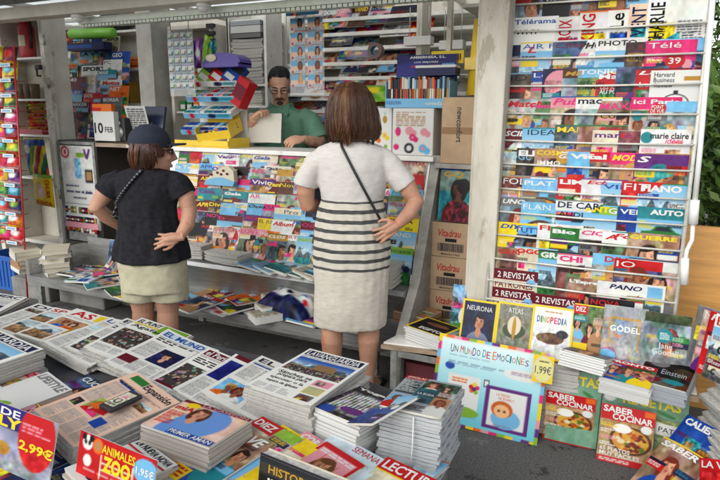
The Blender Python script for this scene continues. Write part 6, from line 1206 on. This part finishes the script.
dm = bpy.data.materials.new('striped linen'); dm.use_nodes = True; nt = dm.node_tree; N, L = nt.nodes, nt.links; bs = N['Principled BSDF']; bs.inputs['Roughness'].default_value = .9; bs.inputs['Specular IOR Level'].default_value = .15
tc = N.new('ShaderNodeTexCoord'); sx = N.new('ShaderNodeSeparateXYZ'); L.new(tc.outputs['Object'], sx.inputs['Vector'])
def mth(op, a, b_=None):
    n_ = N.new('ShaderNodeMath'); n_.operation = op
    for i, v in enumerate((a, b_)):
        if v is None: continue
        if isinstance(v, (int, float)): n_.inputs[i].default_value = v
        else: L.new(v, n_.inputs[i])
    return n_.outputs[0]
nzx = N.new('ShaderNodeTexNoise'); nzx.inputs['Scale'].default_value = 9; L.new(tc.outputs['Object'], nzx.inputs['Vector'])
zz = mth('ADD', sx.outputs['Z'], mth('MULTIPLY', mth('SUBTRACT', nzx.outputs['Fac'], .5), .012))
s_ = mth('DIVIDE', mth('SUBTRACT', 1.118, zz), .0505); dist = mth('ABSOLUTE', mth('SUBTRACT', mth('FRACT', mth('ADD', s_, .5)), .5))
band = mth('MULTIPLY', mth('LESS_THAN', dist, .19), mth('MULTIPLY', mth('LESS_THAN', zz, 1.119), mth('GREATER_THAN', zz, .76)))
wv = N.new('ShaderNodeTexNoise'); wv.inputs['Scale'].default_value = 26; wv.inputs['Detail'].default_value = 8; mpp = N.new('ShaderNodeMapping'); mpp.inputs['Scale'].default_value = (1, 1, 4); L.new(tc.outputs['Object'], mpp.inputs['Vector']); L.new(mpp.outputs['Vector'], wv.inputs['Vector'])
def ramp(a, b_): r_ = N.new('ShaderNodeValToRGB'); r_.color_ramp.elements[0].color = (*a, 1); r_.color_ramp.elements[1].color = (*b_, 1); r_.color_ramp.elements[0].position = .35; r_.color_ramp.elements[1].position = .65; L.new(wv.outputs['Fac'], r_.inputs['Fac']); return r_.outputs['Color']
def mixc(f, a, b_): x = N.new('ShaderNodeMix'); x.data_type = 'RGBA'; L.new(f, x.inputs['Factor']); L.new(a, x.inputs['A']); L.new(b_, x.inputs['B']); return x.outputs['Result']
linen, white, darkc = ramp((.47,.43,.36), (.54,.5,.42)), ramp((.52,.49,.45), (.57,.54,.5)), ramp((.045,.045,.045), (.085,.083,.08))
base = mixc(mth('GREATER_THAN', zz, 1.115), linen, white); L.new(mixc(band, base, darkc), bs.inputs['Base Color'])
bp_n = N.new('ShaderNodeBump'); bp_n.inputs['Strength'].default_value = .16; bp_n.inputs['Distance'].default_value = .004; L.new(wv.outputs['Fac'], bp_n.inputs['Height']); L.new(bp_n.outputs['Normal'], bs.inputs['Normal'])
fuse(b.build('dress', dm, W), .0065, 9)
b = MB().rings([(0,0,.56,.13,.09),(0,0,.8,.15,.1),(0,0,1.1,.12,.08),(0,0,1.3,.13,.08),(0,0,1.375,.1,.06)], 24); HW = XF((-.012, .035, 1.575), (0, 0, R(180+8))); head(b, HW); b.tube([(0,0,1.36),(0,.005,1.42),(-.008,.02,1.52)], [.07,.056,.055], seg=16)
b.tube([(-.235,.005,1.23),(-.243,.01,1.15),(-.236,.02,1.085),(-.19,.12,1.06),(-.13,.2,1.075)], [.05,.048,.043,.039,.029], seg=16); hand(b, (-.12, .21, 1.078), (.7,.6,.1), (-.3,.2,.9), (.1,.4,.9), .4)
b.tube([(.265,-.01,1.23),(.3,-.02,1.16),(.332,-.035,1.11),(.29,-.085,1.055),(.235,-.12,1.01)], [.05,.047,.043,.038,.028], seg=16); hand(b, (.228, -.127, 1.003), (-.72,-.25,-.4), (.1,-.95,.15), (-.3,-.1,.85), .3, .86, spread=.5)
for s, xk in ((-1, -.105), (1, .095)):
    yo = .01*s; b.tube([(xk,0,.62),(xk,yo,.5),(xk,yo-.005,.43),(xk,yo-.018,.34),(xk,yo-.008,.24),(xk,yo,.14),(xk,yo,.075)], [.078,.068,.06,.06,.05,.038,.034], seg=18)
    fx = .35 if s > 0 else -.15; d = Vector((fx, 1, 0)).normalized(); hp0 = Vector((xk, yo-.03, .032)); b.tube([hp0, hp0+d*.06, hp0+d*.14, hp0+d*.19], [.032,.036,.034,.026], seg=14, flat=.8)
    sd = Vector((d.y, -d.x, 0))
    for k in range(5): tp0 = hp0+d*(.185-.008*k*(1 if True else 0))+sd*s*(-.03+.0155*k)+Vector((0,0,-.008)); b.tube([tp0, tp0+d*(.035-.004*k)], [.012-.001*k, .009-.0008*k], seg=8)
fuse(b.build('body', SK1, W), .004, 2); face_parts(W, HW)
for s, xk in ((-1, -.105), (1, .095)):
    fx = .35 if s > 0 else -.15; m = XF((xk, .01*s-.03, 0), (0, 0, -math.atan(fx))); MB().box((-.042, -.045, 0), (.042, .24, .012), m=m, bev=.004).tube([m @ Vector((-.044, .15, .005)), m @ Vector((-.03, .155, .05)), m @ Vector((.03, .155, .05)), m @ Vector((.044, .15, .005))], .008).build('sandal', 'black', W)
HR = [(-.008,.02,1.712,.012,.012),(-.008,.018,1.706,.05,.055),(-.008,.012,1.688,.082,.088),(-.008,.005,1.65,.106,.112),(-.006,0,1.6,.118,.124),(-.002,-.004,1.54,.128,.124),(.004,-.008,1.49,.133,.12),(.006,-.008,1.455,.13,.112),(.006,-.004,1.425,.115,.096)]
HRs = [(x, y, z, a*.965, c*.965) for x, y, z, a, c in HR]
hb_ = MB().rings(dense([r_ if r_[2] > 1.6 else (r_[0], r_[1]-.03, r_[2], r_[3], r_[4]*.72) for r_ in HRs], 40), 40, (.27,.17,.11)); hc = strands(HR, 5200, [(.22,.14,.09), (.28,.17,.11), (.33,.2,.13), (.38,.24,.15), (.44,.29,.18), (.56,.4,.26)], 5, skip=lambda t: .9 < t < 2.25, rad=.0017)
hb_.v, hb_.f, hb_.c, hb_.sm = hb_.v, hb_.f, hb_.c, hb_.sm; n0 = len(hb_.v); hb_.v += hc.v; hb_.f += [tuple(i+n0 for i in f) for f in hc.f]; hb_.c += hc.c; hb_.sm += hc.sm; hb_.build('hair', HAIRM, W)
def back(rr, x, z, off=.012): cx, cy, _, rx, ry = ipr(rr, z); return (x, cy-ry*math.sqrt(max(0, 1-((x-cx)/rx)**2))-off, z)
BG = empty('shoulder_bag', (p.x, p.y, 1.0), 'small dark shoulder bag on a thin strap worn by the woman in stripes', 'bag', rot=(0, 0, PROT))
st = [(-.055,.06,1.44),(-.065,.0,1.445),(-.06,-.06,1.425)]+[back(DR, -.05+.2*f, 1.39-.37*f) for f in np.linspace(0, 1, 9)]+[(.175,.0,.99),(.1,.16,.98)]
o = MB().tube(st, .0075, seg=8, flat=.5).build('strap', 'black', BG); o.location = (0, 0, -1.0)
o = MB().box((-.22, .1, .98), (-.06, .2, 1.16), bev=.02).build('pouch', mat('navy leather', (.02,.025,.06), .5), BG); o.location = (0, 0, -1.0)

# ---- woman in black with a cap
p = atZ(156, 310, .43)
B_ = empty('person', (p.x, p.y, 0), 'woman in a dark cap, loose black top and khaki shorts, hands on her hips', 'person', rot=(0, 0, PROT))
TOP = [(.0,.0,1.255,.07,.062),(0,0,1.245,.115,.075),(0,0,1.225,.165,.09),(0,0,1.195,.182,.105),(0,0,1.13,.172,.122),(-.005,0,1.03,.16,.132),(-.005,0,.93,.17,.142),(-.002,0,.83,.195,.158),(.0,0,.76,.206,.165),(.002,0,.735,.21,.168)]
def bfold(t, z): g = min(1, max(0, (1.18-z)*4)); return g*(.03*math.sin(6*t+9*z)+.022*math.sin(11*t-13*z+2*math.sin(5*z))+.014*math.sin(17*z+2*t)+.012*math.sin(19*t+7*z))
b = MB().rings(dense(TOP, 90), 110, fold=bfold); b.tube([(-.13,0,1.195),(-.19,0,1.16),(-.225,.0,1.11)], [.058,.074,.074], seg=22); b.tube([(.11,0,1.195),(.17,-.005,1.16),(.205,-.01,1.1)], [.058,.074,.076], seg=22)
fuse(b.build('top', mat('black jersey', (.016,.016,.019), .95, noise=.3, nscale=40, bump=.3, bscale=90, spec=.15), B_), .0065, 3)
SH = [(0,0,.78,.17,.13),(0,0,.72,.192,.15),(0.005,0,.56,.19,.145)]
b = MB().rings(dense(SH, 30), 80, fold=lambda t, z: .012*math.sin(7*t+12*z)); b.tube([(-.07,0,.68),(-.075,0,.57),(-.078,0,.5)], [.112,.11,.107], seg=32); b.tube([(.085,0,.68),(.09,0,.57),(.092,0,.5)], [.107,.105,.103], seg=32)
fuse(b.build('shorts', mat('khaki cotton', (.42,.39,.27), .9, noise=.12, nscale=12, bump=.3, bscale=50, spec=.2), B_), .0065, 4)
b = MB().rings([(0,0,.6,.1,.07),(0,0,.75,.15,.11),(0,0,1.0,.13,.1),(0,0,1.15,.13,.08),(0,0,1.21,.1,.06)], 24); HB = XF((.03, .035, 1.335), (R(4), 0, R(118)));  head(b, HB); b.tube([(0,0,1.19),(.01,.01,1.24),(.03,.03,1.3)], [.07,.056,.054], seg=16)
b.tube([(-.212,0,1.15),(-.245,-.01,1.1),(-.285,-.02,1.035),(-.25,.04,.965),(-.2,.1,.9)], [.05,.048,.043,.04,.029], seg=16); hand(b, (-.192, .108, .892), (.8,.5,-.3), (-.4,.5,.6), (.1,.3,.9), .35)
b.tube([(.19,-.01,1.15),(.222,-.02,1.09),(.235,-.03,1.02),(.235,-.09,.95),(.212,-.145,.905)], [.05,.048,.043,.039,.029], seg=16); hand(b, (.204, -.16, .895), (-.72,-.2,-.1), (.15,-.95,.2), (-.2,-.1,-.95), .3, .84, .6)
for s, xk in ((-1, -.075), (1, .068)):
    b.tube([(xk,0,.6),(xk,.005,.48),(xk,0,.42),(xk,-.015,.34),(xk,-.012,.27),(xk,0,.15),(xk,0,.07)], [.08,.07,.06,.061,.056,.04,.035], seg=18); b.tube([(xk,-.03,.034),(xk+.01*s,.06,.038),(xk+.03*s,.16,.03),(xk+.035*s,.19,.026)], [.032,.036,.034,.024], seg=14, flat=.8)
fuse(b.build('body', SK2, B_), .004, 2); face_parts(B_, HB)
for s, xk in ((-1, -.075), (1, .068)): MB().box((xk-.045, -.07, 0), (xk+.045, .21, .014), bev=.005).tube([(xk-.045, .12, .01), (xk-.03, .12, .07), (xk+.04, .12, .07), (xk+.05, .12, .01)], .01).build('sandal', 'black', B_)
P = lambda *q_: HB @ Vector(q_); r3 = HB.to_3x3(); b = MB(); capm = mat('navy cotton', (.012,.016,.03), .85, noise=.2, nscale=30, bump=.2)
b.ball(P(0,.018,.055), (.092,.114,.1), seg=28, rot=r3); v2 = []
n = 15
for z_, k_ in ((.05, 0), (.043, 0)):
    for i in range(n): t = math.pi*i/(n-1); v2.append(P(.083*math.cos(t), -.075-.105*math.sin(t)**.8 if 0 < i < n-1 else -.06, z_+.012*math.sin(t)-.025*abs(math.cos(t))**2*0))
b.add(v2, [tuple(range(n-1, -1, -1)), tuple(range(n, 2*n))]+[(i, (i+1) % n, n+(i+1) % n, n+i) for i in range(n)])
cap = b.build('cap', capm, B_); bm = bmesh.new(); bm.from_mesh(cap.data); Hi = HB.inverted(); bmesh.ops.delete(bm, geom=[v for v in bm.verts if (Hi @ v.co).z < .018], context='VERTS'); bm.to_mesh(cap.data); bm.free()
MB().box((-.02,.128,.02),(.02,.135,.034), m=HB).build('buckle', 'whitep', cap); MB().ball(P(0,.005,.157), .007).build('button', capm, cap)
b = MB()
for s in (-1, 1): b.ball(P(s*.032,-.099,.012), (.024,.006,.018), rot=r3); b.tube([P(s*.055,-.095,.018), P(s*.08,-.03,.018), P(s*.082,.02,.012)], .003, seg=6)
b.build('sunglasses', 'black', B_)
HR2 = [(.01,.0,1.39,.08,.09),(.01,-.01,1.35,.088,.092),(.008,-.016,1.3,.088,.08),(.005,-.018,1.26,.075,.06),(.002,-.018,1.235,.055,.04)]
hs = strands(HR2, 1500, [(.24,.14,.09), (.3,.17,.1), (.38,.22,.13), (.46,.29,.18)], 8, skip=lambda t: -.7 < (t+3.14) % 6.283-3.14 < 2.2, rad=.002); hs.rings(dense([(x-.01, y-.01, z, a*.8, c*.75) for x, y, z, a, c in HR2], 20), 24, (.22,.13,.08)); hs.build('hair', HAIRM, B_)
BG = empty('shoulder_bag', (p.x, p.y, .95), 'dark shoulder bag on a braided grey strap worn by the woman in black', 'bag', rot=(0, 0, PROT))
path = [(.01,.08,1.26),(.008,.0,1.272)]+[back(TOP, .0-.165*f, 1.245-.2*f, .012) for f in np.linspace(0, 1, 8)]+[(-.195,-.02,.99),(-.19,.08,.93)]
b = MB(); 
for i in range(len(path)-1):
    A, Bq = Vector(path[i]), Vector(path[i+1])
    for k in range(4):
        f = k/4; q0 = A.lerp(Bq, f); q1 = A.lerp(Bq, f+.25); b.tube([q0, q1], .012, 'dark' if (i*4+k) % 2 else 'grey', seg=8, flat=.5)
o = b.build('strap', 'flat', BG); o.location = (0, 0, -.95)
o = MB().box((-.24, .09, .82), (-.08, .17, .96), bev=.02).build('pouch', 'black', BG); o.location = (0, 0, -.95)

# ---- vendor behind the counter, facing the camera
p = atY(281, 100, 3.98); 
V_ = empty('person', (p.x, p.y, .12), 'man with glasses and goatee in a green polo shirt holding a sheet behind the counter', 'person', rot=(0, 0, PROT))
dz = -.12
def mv(b, n, m): o = b.build(n, m, V_); o.location = (0, 0, dz); return o
PO = [(0,0,1.615,.075,.07),(0,0,1.6,.105,.08),(0,0,1.58,.155,.092),(0,.0,1.55,.2,.105),(0,.0,1.5,.222,.125),(0,0,1.4,.215,.14),(0,-.005,1.28,.216,.155),(0,-.005,1.12,.222,.165),(0,0,.98,.21,.15)]
b = MB().rings(dense(PO, 80), 100, fold=lambda t, z: .016*math.sin(5*t+8*z)+.012*math.sin(9*t-15*z) if z < 1.52 else 0)
b.tube([(-.15,0,1.545),(-.22,-.01,1.5),(-.26,-.03,1.43),(-.272,-.045,1.385)], [.066,.08,.082,.085], seg=22); b.tube([(.15,0,1.545),(.225,-.005,1.5),(.275,-.025,1.42),(.298,-.04,1.36)], [.066,.08,.082,.085], seg=22)
polo = mat('green pique', (.13,.27,.18), .9, noise=.14, nscale=14, bump=.3, bscale=70, spec=.2)
o = mv(b, 'polo_shirt', polo); fuse(o, .0065, 3)
b = MB()
for s in (-1, 1): b.add([(s*.005,-.098,1.565),(s*.03,-.085,1.61),(s*.075,-.045,1.632),(s*.085,.03,1.64),(s*.1,.03,1.6),(s*.11,-.06,1.585),(s*.06,-.125,1.53)], [tuple(range(7)) if s > 0 else tuple(range(6, -1, -1))]); 
o = mv(b, 'collar', polo); sm = o.modifiers.new('thick', 'SOLIDIFY'); sm.thickness = .005
o = mv(MB().box((-.018,-.15,1.36),(.018,-.128,1.56), bev=.006), 'placket', polo)
b = MB().rings([(0,0,.95,.15,.1),(0,0,1.3,.16,.1),(0,0,1.5,.15,.08),(0,0,1.56,.1,.06)], 24); HM = XF((-.0, -.05, 1.765), (R(32), 0, R(4))) @ Matrix.Diagonal((1.07, 1.0, .93, 1)); head(b, HM); b.tube([(0,0,1.53),(0,-.005,1.62),(0,-.02,1.72)], [.08,.062,.06], seg=16)
b.tube([(-.265,-.035,1.42),(-.275,-.06,1.375),(-.265,-.1,1.375),(-.215,-.2,1.45),(-.17,-.275,1.515)], [.05,.048,.045,.04,.029], seg=16); hand(b, (-.165,-.283,1.525), (.55,-.25,.35), (.1,-.35,.9), (.3,.6,.1), .75)
b.tube([(.288,-.03,1.4),(.305,-.06,1.345),(.295,-.1,1.335),(.24,-.18,1.35),(.2,-.23,1.362)], [.05,.048,.045,.04,.03], seg=16); hand(b, (.19,-.24,1.366), (-.8,-.5,-.15), (-.05,-.35,.9), (-.4,.5,.4), .5, 1.0, .3)
o = mv(b, 'body', SK3); fuse(o, .0038, 2)
n0 = len(V_.children); face_parts(V_, HM, (.4,.17,.15), (.05,.035,.03))
P = lambda *q_: HM @ Vector(q_); r3 = HM.to_3x3(); b = MB()
b.ball(P(0,-.0925,-.106), (.024,.012,.018), 'black', 14, r3).tube([P(-.032,-.092,-.085), P(-.026,-.108,-.054), P(0,-.113,-.047), P(.026,-.108,-.054), P(.032,-.092,-.085)], .0036, 'black', seg=8); b.build('goatee', mat('dark stubble', (.05,.035,.03), .9, noise=.4, nscale=90), V_)
b = MB()
for s in (-1, 1):
    pts = [P(s*.034+.026*math.cos(t), -.108, .008+.017*math.sin(t)) for t in np.linspace(0, 6.283, 17)]; b.tube(pts, .0026, seg=6, cap=False); b.tube([P(s*.06,-.106,.012), P(s*.08,-.04,.014), P(s*.083,.02,.008)], .0028, seg=6)
b.tube([P(-.008,-.11,.01), P(.008,-.11,.01)], .0026, seg=6); b.build('glasses', 'black', V_)
b = MB().ball(HM @ Vector((0, .023, .053)), (.0765, .0965, .096), 'black', 20, HM.to_3x3()); q = random.Random(4)
for i in range(2600):
    t, ph = q.uniform(0, 6.283), math.acos(q.uniform(-.35, 1)); d = Vector((math.sin(ph)*math.cos(t), math.sin(ph)*math.sin(t), math.cos(ph)))
    if d.y < -.35 and d.z < .72+.1*math.sin(6*t): continue
    if d.z < -.05 and d.y < .2: continue
    a_ = Vector((d.x*.077, .015+d.y*.099, .04+d.z*.101)); e_ = a_+d*.006+Vector((q.uniform(-.006, .006), .01+q.uniform(-.004, .004), .002)); b.tube([HM @ a_, HM @ e_], [.0034, .0015], 'black' if q.random() > .04 else 'dark', seg=4, cap=False)
b.build('hair', HAIRM, V_)
for c_ in V_.children:
    if c_.name.split('.')[0] in ('eyes', 'eyebrows', 'lips', 'goatee', 'glasses', 'hair'): c_.location = (0, 0, dz)
b = MB().rings([(0,0,1.05,.2,.14),(0,0,.85,.19,.14)], 40); b.tube([(-.1,0,.92),(-.1,0,.5),(-.1,0,.16)], [.1,.08,.06], seg=20); b.tube([(.1,0,.92),(.1,0,.5),(.1,0,.16)], [.1,.08,.06], seg=20); o = mv(b, 'trousers', 'darkcloth'); fuse(o, .01, 3)
for s in (-1, 1): mv(MB().box((s*.1-.05,-.2,.121),(s*.1+.05,.08,.19), bev=.02), 'shoe', 'black')
a = Art(8, 8, (.95,.93,.88), 1.0, 3); ps = atY(249, 142, 3.66); pe = atY(281, 115, 3.66); PS = (pe-ps).length
for k in range(2):
    o = sheet_mb(.25+.004*k, .215, .0012, a, lambda x, y: .006*np.sin(9*x)+.01*(y/.2)**2).build('paper_sheet', 'matte', None, ('front cream sheet of paper held up by the vendor', 'rear cream sheet of paper held up by the vendor')[k], 'paper'); o.location = (ps.x+.118, 3.66+.006*k+.03, ps.z-.003*k); o.rotation_euler = (R(90-10), R(2-3*k), R(22))
# ------------------------------------------------------------------ right background: ply board, shrub, crank pole
b = MB().box((.27, 3.42, 0), (1.6, 3.45, 1.0)); b.build('plywood_board', 'orangewood', None, 'varnished orange plywood board standing behind the wire rack at the right', 'board')
CPX = atY(716, 20, 2.86); c1, c2, c3, c4 = atY(716, -40, 2.88), atY(700, 150, 2.86), atY(691, 232, 2.86), atY(685, 258, 2.84)
CR_ = empty('awning_crank', tuple(c4), 'white awning crank pole hanging down beside the wire rack', 'crank pole')
def ck(mb, n, m='whitep'): o = mb.build(n, m, CR_); o.location = -Vector(CR_.location); return o
ck(MB().tube([c1, c2, atY(695, 200, 2.86)], .011, seg=10), 'pole'); ck(MB().tube([atY(695, 200, 2.86), atY(693, 224, 2.86)], .019, seg=12), 'sleeve')
ck(MB().tube([atY(693, 224, 2.86), atY(692, 240, 2.86), atY(687, 250, 2.84), atY(685, 262, 2.83)], .009, seg=10), 'crank_arm'); ck(MB().tube([atY(685, 258, 2.83), atY(684, 284, 2.83)], .017, seg=12), 'handle')
def leaf_cloud(name, n, ctr, rad, size, seed, parent, clumps=40, m='leaf'):
    g = np.random.default_rng(seed); ctr = np.array(ctr); rad = np.array(rad)
    cl = g.normal(0, 1, (clumps, 3)); cl /= np.linalg.norm(cl, axis=1)[:, None]; cl = ctr+cl*rad*g.uniform(.35, 1, (clumps, 1))**.6
    ci = g.integers(0, clumps, n); P = cl[ci]+g.normal(0, .16, (n, 3))*rad.mean()
    d = g.normal(0, 1, (n, 3)); d[:, 2] -= .3; d /= np.linalg.norm(d, axis=1)[:, None]; e = np.cross(d, g.normal(0, 1, (n, 3))); e /= np.linalg.norm(e, axis=1)[:, None]; s = size*g.uniform(.6, 1.3, (n, 1))
    nn = np.cross(d, e); V = np.stack([P-d*s, P+e*s*.42+nn*s*.08, P+d*s, P-e*s*.42+nn*s*.08], 1).reshape(-1, 3); F = np.arange(4*n).reshape(n, 4)
    cc = g.uniform(.6, 1.3, (clumps, 1))[ci]*g.uniform(.8, 1.2, (n, 1)); colr = np.clip(np.array([[.075,.15,.03]])*cc+np.array([[.03,.03,0]])*g.random((n, 1)), 0, 1); colr = np.repeat(colr, 4, 0)
    b = MB().add(V.tolist(), F.tolist(), colr); return b.build(name, m, parent)
leafm = mat('shrub leaves', rough=.45, spec=.4, attr=True)
for k, (x, y, h, r) in enumerate(((1.05, 5.0, 1.9, .75), (2.3, 5.6, 2.2, .9), (.75, 6.6, 2.6, 1.0), (2.9, 8.0, 3.2, 1.3))):
    S = empty('shrub', (x, y, 0), ['dense green shrub directly behind the plywood board', 'green shrub beyond the right edge, right of the nearest shrub', 'tall green shrub behind the nearest shrub', 'large green shrub farthest to the right'][k], 'shrub')
    leaf_cloud('crown', 9000 if k < 2 else 7000, (0, 0, h*.6), (r, r*.8, h*.5), .05, 60+k, S, 70, leafm); b = MB(); q = random.Random(k)
    for j in range(7): b.tube([(q.uniform(-.1, .1), q.uniform(-.1, .1), 0), (q.uniform(-.3, .3), q.uniform(-.3, .3), h*.4), (q.uniform(-.6, .6)*r, q.uniform(-.5, .5)*r, h*.95)], [.03, .02, .006], seg=6)
    b.build('stem', 'bark', S)
# ------------------------------------------------------------------ light, sky, camera
w_ = bpy.data.worlds.new('World'); sc.world = w_; w_.use_nodes = True; nt = w_.node_tree; bgn = nt.nodes['Background']; sky = nt.nodes.new('ShaderNodeTexSky'); sky.sky_type = 'NISHITA'; sky.sun_disc = False
EL, AZ = R(32), R(194)   # sun behind the camera's left shoulder
sky.sun_elevation = EL; sky.sun_rotation = AZ; sky.air_density = 1.0; sky.dust_density = .6; sky.ozone_density = 1.6; hs_ = nt.nodes.new('ShaderNodeHueSaturation'); hs_.inputs['Saturation'].default_value = .22; nt.links.new(sky.outputs['Color'], hs_.inputs['Color']); nt.links.new(hs_.outputs['Color'], bgn.inputs['Color']); bgn.inputs['Strength'].default_value = .15
sd = bpy.data.lights.new('sun', 'SUN'); sd.energy = 1.0; sd.angle = R(45); sd.color = (1, .965, .9); so = link(bpy.data.objects.new('sun', sd)); so.rotation_euler = Vector((-math.sin(AZ)*math.cos(EL), -math.cos(AZ)*math.cos(EL), -math.sin(EL))).to_track_quat('-Z', 'Y').to_euler(); so.location = (0, -2, 6)
cd = bpy.data.cameras.new('camera'); co = link(bpy.data.objects.new('camera', cd)); cd.sensor_width = 36; cd.lens = 36*CF/720; cd.clip_start = .05; cd.clip_end = 300
mw = Matrix((RT, UP, -FW)).transposed().to_4x4(); mw.translation = CAM; co.matrix_world = mw; sc.camera = co
sc.view_settings.view_transform = 'Standard'; sc.view_settings.look = 'None'; sc.view_settings.exposure = EXPO; sc.view_settings.gamma = 1
bpy.data.objects.remove(_fo)
STUFF.build('piled_magazines', 'flat', None, 'mixed magazines filling the back wall shelves and lying under the top copies of low piles', 'magazines', None, 'stuff')
